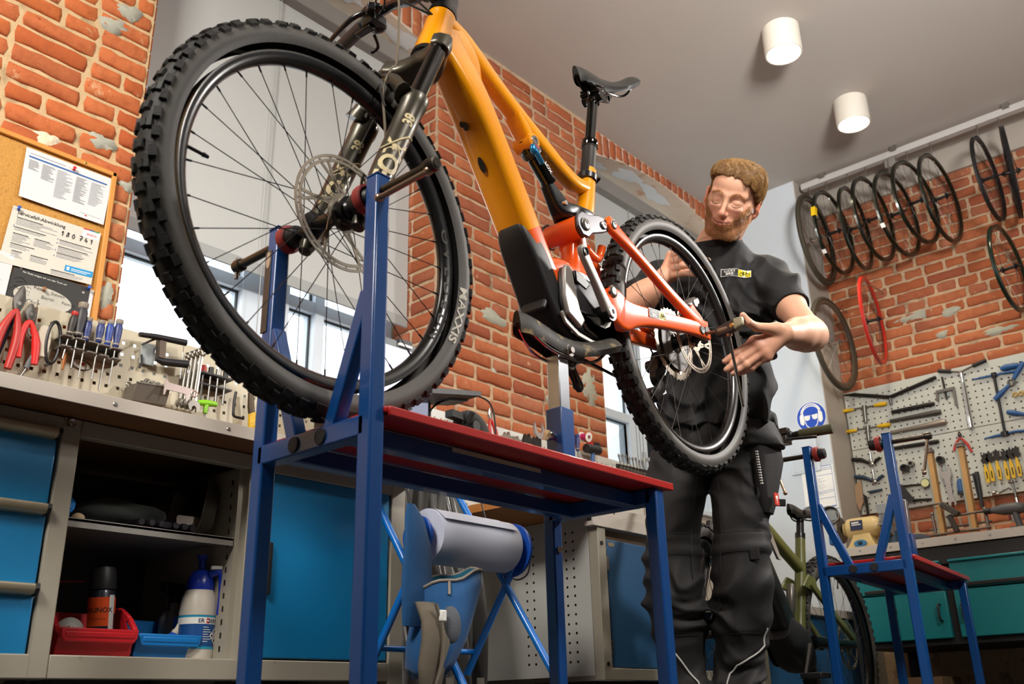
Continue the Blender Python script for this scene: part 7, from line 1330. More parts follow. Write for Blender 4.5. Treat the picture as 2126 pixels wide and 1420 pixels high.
# ---------------------------------------------------------------- things on the bench behind the red tray
tool('tablet_screen', 'pale screen with a dark top bezel and webcam clip seen through the front wheel', 'screen', [('housing', M().span((-2.60, 2.10, 1.12), (-2.575, 2.48, 1.478)), mat('bezel_grey', '#4d5659', .45)), ('display', M().span((-2.5752, 2.115, 1.14), (-2.574, 2.465, 1.450)), mat('display_glow', '#c9cfe8', .4, emit='#c3cbe6', est=.55)), ('webcam', M().span((-2.60, 2.305, 1.470), (-2.566, 2.37, 1.488)), blackp), ('webcam_clip', M().span((-2.5755, 2.305, 1.460), (-2.565, 2.37, 1.470)), white), ('stand_foot', M().span((-2.66, 2.24, .871), (-2.50, 2.34, .885)), blackp), ('stand_neck', M().span((-2.61, 2.275, .885), (-2.59, 2.305, 1.15)), blackp)])
tool('keyboard_arm', 'black swivel tray with a cable above the bench behind the red tray', 'tray', [('tray', M().prism([(0, 0), (.30, .055), (.30, .072), (0, .022)], (-2.60, 2.30, 1.235), (0, 1, 0), (0, 0, 1), .18), blackp), ('lower_plate', M().prism([(0, 0), (.10, .018), (.10, .024), (0, .008)], (-2.56, 2.49, 1.262), (0, 1, 0), (0, 0, 1), .08), mat('steel_grey_plate', '#6f7b82', .4, .5)), ('arm', M().tube([(-2.62, 2.36, 1.245), (-2.68, 2.38, 1.1), (-2.70, 2.4, .88)], .014, 10), blackp), ('cable', M().tube([(-2.45, 2.60, 1.30), (-2.44, 2.67, 1.28), (-2.44, 2.70, 1.2), (-2.46, 2.72, 1.05)], .0035, 6, sub=6), blackp), ('plug_cable', M().tube([(-2.52, 2.50, 1.27), (-2.51, 2.46, 1.25), (-2.52, 2.43, 1.22), (-2.55, 2.42, 1.15)], [.002, .006, .003, .003], 6, sub=4), blackp)])
crumpled('jacket', (-2.74, 2.875, 1.23), (.06, .10, .135), 21, mat('black_fleece', '#191a1b', .95, var=.15, bump=.4, bscale=150, sheen=.2), 'black fleece jacket bundled on the bench behind the red tray', 'jacket', amp=.16)
tool('small_camera', 'small black clip device lying in front of the black jacket', 'device', [('body', M().box((-2.70, 2.74, 1.30), (.04, .08, .03), (0, 0, .1)), blackp), ('barrel', M().cyl((-2.68, 2.80, 1.285), (-2.66, 2.80, 1.32), .014, n=14), blackp), ('wheel', M().cyl((-2.69, 2.84, 1.27), (-2.67, 2.84, 1.27), .022, n=16), blackp)])
pliers('water_pump_pliers', 'chrome water pump pliers with red collar hanging on the white board', Q(3.02, 1.405), Q(3.03, 1.25), Q(3.075, 1.25), rd, .010, 1, mat('satin_chrome', '#a9a59c', .28, .95))
for y, z, s_, lb in ((3.13, 1.285, 1, 'dark clamp tool hanging right of the chrome pliers'), (3.19, 1.28, .9, 'chrome small clamp hanging beside the dark clamp'), (3.27, 1.30, 1.1, 'black jagged freewheel tool hanging on the white board'), (3.33, 1.30, 1.0, 'dark plate tool next to the jagged freewheel tool')):
    tool('hanging_clamp', lb, 'clamp', [('frame', M().prism([(-.03*s_, .0), (-.02*s_, .028*s_), (-.005, .014), (.005*s_, .034*s_), (.018*s_, .012), (.03*s_, .02*s_), (.034*s_, -.03*s_), (.01, -.045*s_), (-.028*s_, -.03*s_)], Q(y, z), (0, 1, 0), (0, .1, 1), .014), mat('satin_chrome', '#a9a59c', .28, .95) if 'chrome' in lb else dk), ('screw', M().cyl(Q(y-.02, z-.05), Q(y+.03, z+.01), .005, n=8), ms)])
tool('open_spanner', 'steel open ended spanner standing out above the white board', 'spanner', [('jaw', M().prism([(-.030, .055), (-.024, .02), (-.010, .006), (.010, .006), (.022, .022), (.020, .06), (.034, .03), (.030, -.002), (.012, -.022), (-.012, -.022), (-.034, .0), (-.040, .03)], Q(3.365, 1.352, -2.77), (0, 1, 0), (0, 0, 1), .010), mat('pale_spanner', '#a6a3a2', .4, .7)), ('shaft', M().span((-2.776, 3.348, 1.20), (-2.766, 3.380, 1.335)), dk)])
driver('blue gripped screwdriver on the white board beside the blue post', 3.628, 1.315, .085, bgrip, .0115, bgrip, .05, .07)
driver('second blue gripped screwdriver half behind the blue post', 3.592, 1.315, .08, bgrip, .0115, bgrip, .05, .07)
tool('thread_spool', 'magenta thread spool with white flanges on the white board', 'spool', [('thread', M().cyl((-2.79, 3.728, 1.415), (-2.75, 3.728, 1.405), .016, n=18), mat('magenta_thread', '#b0195c', .8)), ('flange', M().pipe((-2.75, 3.728, 1.405), (-2.745, 3.728, 1.4037), .024, .010, 20), white), ('flange', M().pipe((-2.795, 3.728, 1.4163), (-2.79, 3.728, 1.415), .024, .010, 20), white), ('pin', M().cyl((-2.80, 3.728, 1.4175), (-2.74, 3.728, 1.40), .004, n=8), steel)])
tool('mallet', 'black headed mallet with blue handle hanging on the white board', 'mallet', [('head', M().lathe([(0, -.055), (.022, -.053), (.024, -.04), (.022, 0), (.024, .04), (.022, .053), (0, .055)], Q(3.77, 1.352, -2.76), (0, 1, .05), 18), blackp), ('handle', M().tube([Q(3.77, 1.34, -2.76), Q(3.765, 1.26, -2.76), Q(3.76, 1.18, -2.76)], [.010, .012, .013], 10), bl)])
tool('stapler', 'small red and black stapler on the brick pier above the white board', 'stapler', [('body', M().bar(Q(3.868, 1.405, -2.84), Q(3.925, 1.413, -2.84), .03, .028), blk), ('cap', M().bar(Q(3.850, 1.403, -2.84), Q(3.868, 1.405, -2.84), .032, .034), rd)])
tool('spanner_rack', 'dark folded rack filled with a row of spanner heads under the further window', 'rack', [('rack', M().prism([(0, 0), (.26, .0), (.27, .05), (-.01, .04)], Q(3.93, 1.262, -2.74), (0, 1, 0), (.3, 0, 1), .012).span((-2.80, 3.94, 1.268), (-2.735, 4.19, 1.274)), mat('rack_dark', '#3a3733', .5, .5))])
for i in range(8): spanner(('first', 'second', 'third', 'fourth', 'fifth', 'sixth', 'seventh', 'eighth')[i]+' chrome spanner from the left in the dark rack under the further window', Q(3.945+i*.03, 1.345+.004*(i % 3), -2.725), Q(3.95+i*.03, 1.28, -2.72), .009, ms, 'spanners standing in the dark rack')
# ---------------------------------------------------------------- the mechanic: skin and clothes grown as smooth distance fields
import numpy as np, openvdb
from mathutils.bvhtree import BVHTree
EYE = V((0, 0, .15))
class Field:
    def __init__(s, lo, hi, h):
        s.lo = np.array(lo, float); s.h = h; s.n = np.ceil((np.array(hi)-s.lo)/h).astype(int)+1; s.d = np.full(s.n, .08, np.float32)
    def sub(s, lo, hi):
        a = np.clip(np.floor((np.array(lo)-s.lo)/s.h).astype(int), 0, s.n-1); b = np.clip(np.ceil((np.array(hi)-s.lo)/s.h).astype(int)+1, 1, s.n)
        sl = tuple(slice(i, j) for i, j in zip(a, b)); g = [((np.arange(i, j)*s.h)+s.lo[k]).astype(np.float32) for k, (i, j) in enumerate(zip(a, b))]
        return sl, np.meshgrid(*g, indexing='ij', sparse=True)
    def put(s, sl, d, k=.012, op='u'):
        a = s.d[sl]
        if op == 'u': h = np.clip(.5+.5*(a-d)/k, 0, 1); s.d[sl] = a+(d-a)*h-k*h*(1-h)
        elif op == 'c': h = np.clip(.5-.5*(a+d)/k, 0, 1); s.d[sl] = a+(-d-a)*h+k*h*(1-h)
        else: s.d[sl] = np.maximum(a, d)
    def cap(s, p, q, r0, r1=None, k=.012, op='u'):
        p, q = np.array(p, float), np.array(q, float); r1 = r0 if r1 is None else r1; m = max(r0, r1)+k+.012; sl, (x, y, z) = s.sub(np.minimum(p, q)-m, np.maximum(p, q)+m); v = q-p; L = float(v@v)+1e-12
        t = np.clip(((x-p[0])*v[0]+(y-p[1])*v[1]+(z-p[2])*v[2])/L, 0, 1)
        d = np.sqrt((x-p[0]-t*v[0])**2+(y-p[1]-t*v[1])**2+(z-p[2]-t*v[2])**2)-(r0+(r1-r0)*t); s.put(sl, d.astype(np.float32), k, op)
    def chain(s, P, R_, k=.012):
        for i in range(len(P)-1): s.cap(P[i], P[i+1], R_[i], R_[i+1], k)
    def ell(s, c, r, X, k=.012, op='u'):
        """ellipsoid with radii r in the axes of the 3x3 matrix X (columns)"""
        c = np.array(c, float); m = max(r)+k+.01; sl, (x, y, z) = s.sub(c-m, c+m); q = [((x-c[0])*X[0, i]+(y-c[1])*X[1, i]+(z-c[2])*X[2, i])/r[i] for i in range(3)]
        k0 = np.sqrt(q[0]**2+q[1]**2+q[2]**2); k1 = np.sqrt((q[0]/r[0])**2+(q[1]/r[1])**2+(q[2]/r[2])**2)+1e-9; s.put(sl, (k0*(k0-1)/k1).astype(np.float32), k, op)
    def mesh(s):
        g = openvdb.FloatGrid(background=.08); g.copyFromArray(s.d); p, t, q = g.convertToPolygons(isovalue=0., adaptivity=0.)
        F_ = [tuple(int(i) for i in f) for f in np.concatenate([q])] if len(q) else []
        T_ = [tuple(int(i) for i in f) for f in t] if len(t) else []
        return np.array(p)*s.h+s.lo, F_+T_
def np_obj(name, verts, faces, mats, parent, off=V((0, 0, 0))):
    me = bpy.data.meshes.new(name); v = verts-np.array(off); nf = len(faces)
    me.vertices.add(len(v)); me.vertices.foreach_set('co', v.astype(np.float32).ravel()); ls = np.array([len(f) for f in faces]); st = np.concatenate([[0], np.cumsum(ls)[:-1]])
    me.loops.add(int(ls.sum())); me.loops.foreach_set('vertex_index', np.concatenate([np.array(f) for f in faces]).astype(np.int32)); me.polygons.add(nf); me.polygons.foreach_set('loop_start', st.astype(np.int32)); me.polygons.foreach_set('use_smooth', [True]*nf)
    me.update(calc_edges=True); me.validate()
    for m_ in mats: me.materials.append(m_)
    o = bpy.data.objects.new(name, me); COL.objects.link(o); o.parent = parent; return o
ER, FW_ = V((.886, .4625, 0)), V((.4625, -.886, 0))
PB = V((-1.50, 2.70, 0))
man = thing('person', 'mechanic in black t-shirt and work trousers bending over the rear wheel of the orange bike', 'person', PB)
# head axes: y out of the face, z crown, x towards his right ear
HC = V((-1.270, 2.580, 1.690)); cdir = (EYE-HC).normalized(); ir = V((.886, .4625, 0)); iu = cdir.cross(ir)*-1; iu = ir.cross(cdir)*-1 if iu.z < 0 else iu
ir = (ir-cdir*ir.dot(cdir)).normalized(); iu = cdir.cross(ir).normalized()
if iu.z < 0: iu = -iu
def rotv(a, b, deg): r = math.radians(deg); return a*math.cos(r)+b*math.sin(r)
fy = rotv(cdir, -ir, 13); fy = rotv(fy, -iu, 2).normalized(); up0 = rotv(iu, ir, 21); hz = (up0-fy*up0.dot(fy)).normalized(); hx = fy.cross(hz)
HM = np.array([[hx.x, fy.x, hz.x], [hx.y, fy.y, hz.y], [hx.z, fy.z, hz.z]]); HCn = np.array(HC); HS = 1.0
def H(x, y, z): return HCn+HM @ (np.array((x, y, z))*HS)
I3 = np.eye(3)
def hrot(ax, deg): return HM @ np.array(Matrix.Rotation(math.radians(deg), 3, ax))
B = Field((-1.70, 2.14, .93), (-.99, 2.86, 1.84), .0025)
def he(c, r, k=.012, op='u', rot=None): B.ell(H(*c), [x*HS for x in r], HM if rot is None else rot, k, op)
def hc(a, b, r0, r1=None, k=.008, op='u'): B.cap(H(*a), H(*b), r0*HS, (r1 if r1 else r0)*HS, k, op)
he((0, -.014, .034), (.075, .098, .084)); he((0, .030, -.015), (.063, .066, .080), .02); he((0, .026, -.070), (.053, .058, .044), .02); he((0, .064, -.098), (.027, .022, .019), .02)
he((0, .044, .052), (.062, .050, .052), .02)
for s in (-1, 1):
    hc((s*.058, -.006, -.046), (s*.032, .056, -.098), .020, .018, .02); he((s*.040, .060, -.026), (.024, .022, .020), .018); he((s*.060, .03, -.005), (.012, .03, .02), .016)
    hc((s*.050, .070, .026), (s*.012, .092, .022), .009, .009, .014)
    he((s*.033, .101, .005), (.021, .014, .014), .022, 'c')
    he((s*.0315, .0745, .003), (.0175, .0160, .0135), .007)
    hc((s*.018, .0905, -.0035), (s*.032, .0945, -.0075), .0012, .0012, .003, 'c'); hc((s*.032, .0945, -.0075), (s*.046, .0865, -.003), .0012, .0012, .003, 'c')
    hc((s*.020, .091, .012), (s*.044, .087, .013), .0014, .0014, .006, 'c'); hc((s*.019, .088, -.014), (s*.045, .082, -.016), .006, .006, .012)
    he((s*.0120, .102, -.038), (.0078, .011, .0078), .006); he((s*.0065, .112, -.0465), (.0038, .006, .004), .003, 'c')
    hc((s*.017, .098, -.040), (s*.036, .080, -.064), .0022, .0022, .010, 'c')
    E_ = hrot('Z', -s*30); he((s*.083, -.010, -.006), (.0085, .021, .032), .006, 'u', E_); he((s*.0885, -.003, -.001), (.0055, .011, .019), .004, 'c', E_); he((s*.0795, -.002, -.033), (.007, .010, .011), .006, 'u', E_)
    pts = [H(s*(.085+.003*math.sin(a)), -.010+.020*math.cos(a)-.003, -.004+.031*math.sin(a)) for a in [-.6+3.7*i/9 for i in range(10)]]; B.chain(pts, [.0042*HS]*10, .003); he((s*.083, .008, -.008), (.004, .004, .008), .004)
hc((0, .091, .016), (0, .117, -.030),   .0066, .0084, .012); he((0, .117, -.034), (.0102, .0108, .0092), .008); he((0, .104, -.044), (.006, .008, .004), .005)
he((0, .080, -.064), (.032, .020, .022), .014)
lipU = [(.028, .086, -.0585), (.014, .0985, -.0605), (.004, .1015, -.0595), (-.004, .1015, -.0595), (-.014, .0985, -.0600), (-.030, .085, -.0560)]; lipL = [(.026, .086, -.0615), (.012, .0985, -.0675), (0, .101, -.069), (-.012, .0985, -.0672), (-.028, .085, -.0600)]
B.chain([H(*p) for p in lipU], [.0025, .0044, .0046, .0046, .0044, .0025], .004); B.chain([H(*p) for p in lipL], [.0025, .0048, .0054, .0048, .0025], .004)
for a, b in zip(lipU, lipU[1:]): hc((a[0], a[1]+.005, a[2]-.0035), (b[0], b[1]+.005, b[2]-.0035), .0011, .0011, .002, 'c')
nk = [V((-1.402, 2.672, 1.53)), V((-1.385, 2.655, 1.592)), V(H(0, -.034, -.072))]; B.chain(nk, [.070, .063, .058], .02)
B.cap(H(.05, -.03, -.05), nk[0]-ER*.03+FW_*.035, .014, .012, .02); B.cap(H(-.05, -.03, -.05), nk[0]+ER*.03+FW_*.035, .014, .012, .02); he((0, .02, -.095), (.045, .05, .02), .02)
# trunk and arms
SHL, ELL, WRL = V((-1.268, 2.764, 1.482)), V((-1.098, 2.643, 1.190)), V((-1.064, 2.384, 1.112))
SHR, ELR = V((-1.578, 2.592, 1.512)), V((-1.615, 2.425, 1.345))
PSH, PCH = V((-1.415, 2.690, 1.455)), V((-1.428, 2.712, 1.28))
sc = lambda p, f: EYE+(V(p)-EYE)*f
WRR = sc((-1.440, 2.386, 1.402), 1.022)
B.chain([PSH, PCH, V((-1.485, 2.73, 1.03))], [.07, .085, .08], .04); B.cap(SHL, PSH, .055, .07, .03); B.cap(SHR, PSH, .055, .07, .03)
def arm(S, E, W_, rs=(.046, .044, .042, .044, .040, .0290)):
    d = (W_-E); B.chain([S, S.lerp(E, .5), E, E.lerp(W_, .22), E.lerp(W_, .5), W_], [rs[0], rs[1], rs[2], rs[3], rs[4], rs[5]], .04)
arm(SHL, ELL, WRL); arm(SHR, ELR, WRR)
B.cap(ELL, ELL+(ELL-SHL.lerp(WRL, .5)).normalized()*.012, .036, .030, .02)
def hand(W_, MC, PI_, DI, TI, TH, rad=(.0112, .0104, .0096, .0082), palm=.0150, k=.005):
    for i in range(4):
        f = (1, 1.04, 1., .88)[i]; B.chain([MC[i], PI_[i], DI[i], TI[i]], [r*f for r in (rad[0]*1.06, rad[1], rad[2], rad[3])], k)
        B.cap(PI_[i], PI_[i]+(PI_[i]-MC[i])*.01, rad[1]*f*1.08, None, .004); B.cap(V(W_).lerp(V(MC[i]), .18), MC[i], palm*1.15, palm*.86, .014)
    B.cap(MC[0], MC[3], palm*.8, palm*.72, .012); B.chain([V(W_).lerp(V(TH[0]), .6), TH[0], TH[1]], [.017, .0165, .0125], .014); B.chain([TH[1], TH[2], TH[3]], [.0118, .0108, .0088], .006)
LT = {k_: [V(p) for p in v] for k_, v in dict(MC=((-1.128, 2.323, 1.089), (-1.117, 2.329, 1.072), (-1.111, 2.338, 1.058), (-1.110, 2.350, 1.047)), PI_=((-1.170, 2.295, 1.058), (-1.163, 2.299, 1.038), (-1.154, 2.310, 1.024), (-1.151, 2.333, 1.019)), DI=((-1.188, 2.286, 1.046), (-1.181, 2.284, 1.023), (-1.174, 2.299, 1.012), (-1.168, 2.325, 1.013)), TI=((-1.201, 2.279, 1.038), (-1.197, 2.276, 1.012), (-1.187, 2.292, 1.003), (-1.180, 2.318, 1.007)), TH=((-1.072, 2.352, 1.118), (-1.101, 2.292, 1.115), (-1.107, 2.255, 1.121), (-1.112, 2.240, 1.138))).items()}
hand(WRL, **LT)
RT = {k_: [sc(p, 1.022)+ER*{'MC': .004, 'PI_': .014, 'DI': .022, 'TI': .024, 'TH': .015}[k_]+V((0, 0, .010)) for p in v] for k_, v in dict(MC=((-1.417, 2.402, 1.468), (-1.423, 2.400, 1.444), (-1.424, 2.399, 1.420), (-1.422, 2.400, 1.398)), PI_=((-1.368, 2.363, 1.452), (-1.365, 2.359, 1.426), (-1.366, 2.358, 1.400), (-1.371, 2.360, 1.376)), DI=((-1.340, 2.362, 1.440), (-1.326, 2.364, 1.411), (-1.326, 2.365, 1.386), (-1.336, 2.364, 1.363)), TI=((-1.326, 2.374, 1.432), (-1.303, 2.385, 1.405), (-1.301, 2.386, 1.380), (-1.311, 2.380, 1.358)), TH=((-1.424, 2.398, 1.404), (-1.395, 2.416, 1.408), (-1.370, 2.436, 1.419), (-1.350, 2.450, 1.426))).items()}
hand(WRR, **RT)
bv, bf = B.mesh(); del B
# skin colour as a painted attribute: lips, cheeks, nose, ears and knuckles are redder
hl = ((bv-HCn) @ HM)/HS
tint = np.zeros((len(bv), 4), np.float32); base = np.array(lin('#d8a488')); tint[:, :3] = base; tint[:, 3] = 1
def blend(w_, c): w_ = np.clip(w_, 0, 1)[:, None]; tint[:, :3] = tint[:, :3]*(1-w_)+np.array(lin(c))*w_
near = lambda c, r: np.exp(-(((hl-np.array(c))/np.array(r))**2).sum(1))
for s in (-1, 1): blend(.55*near((s*.040, .078, -.030), (.022, .03, .018)), '#cf7a66'); blend(.9*near((s*.084, -.005, -.005), (.016, .022, .036)), '#d77c63'); blend(.35*near((s*.032, .09, .006), (.018, .02, .012)), '#b7775f')
blend(.5*near((0, .118, -.034), (.018, .02, .016)), '#d0806a')
lipm = np.zeros(len(bv)); lip2 = np.zeros(len(bv))
for L_ in (lipU, lipL):
    for a, b in zip(L_, L_[1:]):
        for f in (0, .33, .67): lipm = np.maximum(lipm, near(np.array(a)*(1-f)+np.array(b)*f, (.0080, .012, .0048))); lip2 = np.maximum(lip2, near(np.array(a)*(1-f)+np.array(b)*f, (.006, .012, .0040)))
blend(np.clip(lipm*1.2, 0, 1)*.75, '#ad564a')
ax_, az = np.abs(hl[:, 0]), hl[:, 2]
bmask = np.where(ax_ > .03, (-.052+np.minimum((ax_-.03)/.034, 1.25)*.052)-az, -.0465-az); bmask = np.clip(bmask/.010, 0, 1)*(hl[:, 1] > -.012)*(az > -.125)*(ax_ < .080)*(1-np.clip(lip2*2-.2, 0, 1)); bmask *= np.clip((hl[:, 1]+.012)/.02, 0, 1)*np.clip((az+.125)/.02, 0, 1)*np.where((ax_ > .068) & (hl[:, 1] < .012), 0, 1)
blend(bmask*.55, '#a66a3c')
for P_ in LT['MC']+LT['PI_']+RT['PI_']+LT['TI']+RT['TI']: blend(.35*np.exp(-((bv-np.array(P_))**2).sum(1)/.010**2), '#c4705a')
for P_ in (LT['MC'][1], RT['MC'][1]): blend(.30*np.exp(-((bv-np.array(P_))**2).sum(1)/.045**2), '#c97c66')
skin = mat('skin', '#d8a488', .5, var=.03, sss=.12, bump=.12, bscale=420, spec=.4)
n_ = skin.node_tree; at_ = n_.nodes.new('ShaderNodeAttribute'); at_.attribute_name = 'skin_tone'; n_.links.new(at_.outputs['Color'], n_.nodes['Principled BSDF'].inputs['Base Color'])
body = np_obj('body', bv, bf, [skin], man, PB); ca = body.data.attributes.new('skin_tone', 'FLOAT_COLOR', 'POINT')
if len(body.data.vertices) == len(tint): ca.data.foreach_set('color', tint.ravel())
bvh = BVHTree.FromPolygons([V(p) for p in bv], bf)
# nails
nm = mat('nail', '#e0b6a2', .3, coat=.2)
for T_, D_, O_ in [(LT['TI'][i], LT['DI'][i], V((.35, -.5, .3))) for i in range(3)]+[(RT['TI'][i], RT['DI'][i], V((.9, -.3, -.2))) for i in range(1, 4)]+[(LT['TH'][3], LT['TH'][2], V((.3, -.8, .2)))]:
    d = (T_-D_).normalized(); nrm = (O_-d*O_.dot(d)).normalized(); sd = d.cross(nrm); X = Matrix((sd, d, nrm)).transposed(); obj('fingernail', M().ell(T_+nrm*.0058+d*.001, (.0048, .0062, .0018), 10, 6, X), nm, man, world=True)
# ---- hair, brows, lashes, beard: fine strands over a base shell
def strands(name, roots, dirs, L, r, col, seg=3, curl=.3, grav=V((0, 0, -.3)), seed=3, par=None, surf=None, flow=None):
    rr = random.Random(seed); m = M(); vs = []; fs = []
    for p, (t, nn) in zip(roots, dirs):
        l = L*rr.uniform(.65, 1.15); q = V(p); d = (t+V((rr.uniform(-curl, curl), rr.uniform(-curl, curl), rr.uniform(-curl, curl)))).normalized(); u = d.cross(nn).normalized(); b0 = len(vs)
        for i in range(seg+1):
            w_ = r*(1-i/(seg+.3)); vs += [q-u*w_, q+u*w_, q+nn*w_*1.2]; q = q+d*(l/seg)
            if surf:
                hit, nn, _, _ = surf.find_nearest(q); q = hit+nn*(.0006+.0016*i/seg); d = (d*.5+flow(hit, nn)).normalized(); d = (d-nn*d.dot(nn)).normalized(); u = d.cross(nn).normalized()
            d = (d+grav*(.5/seg)+V((rr.uniform(-1, 1), rr.uniform(-1, 1), rr.uniform(-1, 1)))*curl*.18).normalized()
        for i in range(seg):
            for j in range(3): fs.append((b0+i*3+j, b0+i*3+(j+1) % 3, b0+i*3+3+(j+1) % 3, b0+i*3+3+j))
    o = np_obj(name, np.array([tuple(v) for v in vs]), fs, [col], par or man, PB); o['kind'] = 'stuff'; return o
def hairmat(name, c1, c2):
    m_ = mat(name, c1, .42, var=.05, spec=.5); nt_ = m_.node_tree; b_ = nt_.nodes['Principled BSDF']; t_ = nt_.nodes.new('ShaderNodeTexCoord'); z_ = nt_.nodes.new('ShaderNodeTexNoise'); z_.inputs['Scale'].default_value = 260; z_.inputs['Detail'].default_value = 2; r_ = nt_.nodes.new('ShaderNodeValToRGB'); r_.color_ramp.elements[0].position = .38; r_.color_ramp.elements[1].position = .62
    r_.color_ramp.elements[0].color = (*lin(c1), 1); r_.color_ramp.elements[1].color = (*lin(c2), 1); nt_.links.new(t_.outputs['Object'], z_.inputs['Vector']); nt_.links.new(z_.outputs[0], r_.inputs[0]); nt_.links.new(r_.outputs[0], b_.inputs['Base Color']); return m_
hair_m = hairmat('dark_blond_hair', '#7d5a32', '#b08a58'); beard_m = hairmat('reddish_blond_beard', '#a36a38', '#cf9a60')
HF = Field(HCn-.16, HCn+.17, .0022)
def hfe(c, r, k=.012, op='u', rot=None): HF.ell(H(*c), r, HM if rot is None else rot, k, op)
hfe((0, -.018, .040), (.0785, .1015, .086)); hfe((-.012, .010, .080), (.078, .078, .052), .02); hfe((-.040, .006, .062), (.052, .075, .056), .02); hfe((-.068, -.008, .034), (.024, .050, .044), .014); hfe((.03, .03, .085), (.05, .056, .04), .02)
sl, (gx, gy, gz) = HF.sub(HCn-.2, HCn+.2); lx, ly, lz = [((gx-HCn[0])*HM[0, i]+(gy-HCn[1])*HM[1, i]+(gz-HCn[2])*HM[2, i]) for i in range(3)]
zc = np.interp(ly, [-.13, -.06, -.022, .012, .034, .058, .11], [-.062, -.052, .006, .018, .054, .082, .086])+np.where(lx > 0, .0+.004*np.clip(lx/.06, 0, 1), -.030*np.clip(-lx/.06-.3, 0, 1)*np.clip((ly-.0)/.05, 0, 1)*1.0)-.010*np.clip((lx-.02)/.05, 0, 1)*np.clip((ly-.03)/.03, 0, 1)
HF.d = np.maximum(HF.d, (zc-lz).astype(np.float32)*.8)
fl = ly*1.0+.25*lx+.3*lz; HF.d += (.0022*np.sin(fl*210+6*np.sin(lx*30)+3*np.sin(lz*24))+.0014*np.sin(fl*470+8*np.sin(lx*42))).astype(np.float32)
hv, hf_ = HF.mesh(); hairo = np_obj('hair', hv, hf_, [mat('hair_base', '#6f4e2b', .6, var=.25, scale=90)], man, PB)
hb = BVHTree.FromPolygons([V(p) for p in hv], hf_); rr = random.Random(17); roots = []; dirs = []; ls = []
HYv = V(tuple(HM[:, 1])); HXv = V(tuple(HM[:, 0])); HZv = V(tuple(HM[:, 2]))
def hflow(p, nn):
    x = (p-HC).dot(HXv); t = nn.cross(HYv)-HYv*.22-HXv*.12
    if x > .050: t = -HZv*.8-HYv*.45
    elif x > .038: t = -HYv*.7-HZv*.1+HXv*.1
    return (t-nn*t.dot(nn)).normalized()
for _ in range(9000):
    th, ph = rr.uniform(-PI, PI), math.asin(rr.uniform(-.35, 1)); dl = V((math.cos(th)*math.cos(ph), math.sin(th)*math.cos(ph), math.sin(ph))); dw = V(tuple(HM @ np.array(dl))); o_ = V(tuple(H(0, 0, .035)))
    hit, nn, _, _ = hb.ray_cast(o_+dw*.25, -dw, .3)
    if hit is None: continue
    roots.append(hit+nn*.0004); dirs.append((hflow(hit, nn), nn))
strands('hair_strands', roots, dirs, .038, .00060, hair_m, 5, .05, V((0, 0, 0)), 3, None, hb, hflow)
# sample the skin for beard roots
bmi = np.where(bmask > .35)[0]; rs_ = np.random.RandomState(4); pick = rs_.choice(bmi, 9500); me_ = body.data; roots = []; dirs = []
for i in pick:
    p = V(tuple(bv[i]+rs_.uniform(-.0012, .0012, 3))); hit, nn, _, _ = bvh.find_nearest(p); l_ = hl[i]; t = (-HZv*1.0+nn*.40+HYv*.15+HXv*(.35 if l_[0] > 0 else -.35)*min(1, abs(l_[0])/.04)*(1 if l_[2] > -.058 else .2)).normalized(); roots.append(hit-nn*.001); dirs.append((t, nn))
strands('beard', roots, dirs, .0080, .00042, beard_m, 2, .35, V((0, 0, -.2)), 5)
roots = []; dirs = []
for s in (-1, 1):
    for k in range(170):
        f = rr.random(); p = V(tuple(H(s*(.013+.038*f), .115, .0255+.006*math.sin(PI*min(1, f*1.15))-.006*max(0, f-.6)+rr.uniform(-.0028, .0028)))); hit, nn, _, _ = bvh.ray_cast(p+HYv*.05, -HYv, .15)
        if hit: roots.append(hit-nn*.0005); dirs.append(((HXv*s+nn*.35+HZv*.15).normalized(), nn))
strands('eyebrows', roots, dirs, .0075, .0004, beard_m, 3, .2, V((0, 0, 0)), 7)
lidm = mat('lash_brown', '#3f2718', .6)
def on_face(x, z, lift=0.): hit, nn, _, _ = bvh.ray_cast(V(tuple(H(x, .16, z))), -HYv, .2); return hit+nn*lift
for s in (-1, 1):
    obj('lash_line', M().tube([on_face(s*(.0175+.0295*f), -.0035-.0062*math.sin(PI*min(1, f*.92+.04)), .0002) for f in [i/10 for i in range(11)]], [.0003, .0006, .0008, .0009, .0009, .0009, .0009, .0008, .0007, .0006, .0003], 6), lidm, man, world=True)
    obj('lid_crease', M().tube([on_face(s*(.020+.024*f), .0105+.004*math.sin(PI*f), -.0003) for f in [i/8 for i in range(9)]], .0006, 5), mat('crease', '#a9654c', .7), man, world=True)
obj('mouth_line', M().tube([on_face(x, z, .0001) for x, z in ((.031, -.0575), (.022, -.0615), (.012, -.0640), (.004, -.0638), (-.004, -.0638), (-.012, -.0636), (-.022, -.0605), (-.033, -.0550))], [.0005, .0010, .0013, .0013, .0013, .0013, .0011, .0005], 6, sub=3), mat('mouth_dark', '#5d241f', .5), man, world=True)
roots = []; dirs = []
for s in (-1, 1):
    for k in range(46):
        f = k/45; p = V(tuple(H(s*(.018+.029*f), .12, -.0042-.0042*math.sin(PI*f)))); hit, nn, _, _ = bvh.ray_cast(p, -HYv, .15)
        if hit: roots.append(hit); dirs.append(((nn*.7-HZv*.75+HXv*s*(f-.4)*.6).normalized(), nn))
strands('eyelashes', roots, dirs, .0042, .0003, mat('lash_brown', '#4a2f1c', .6), 2, .1, V((0, 0, 0)), 9)
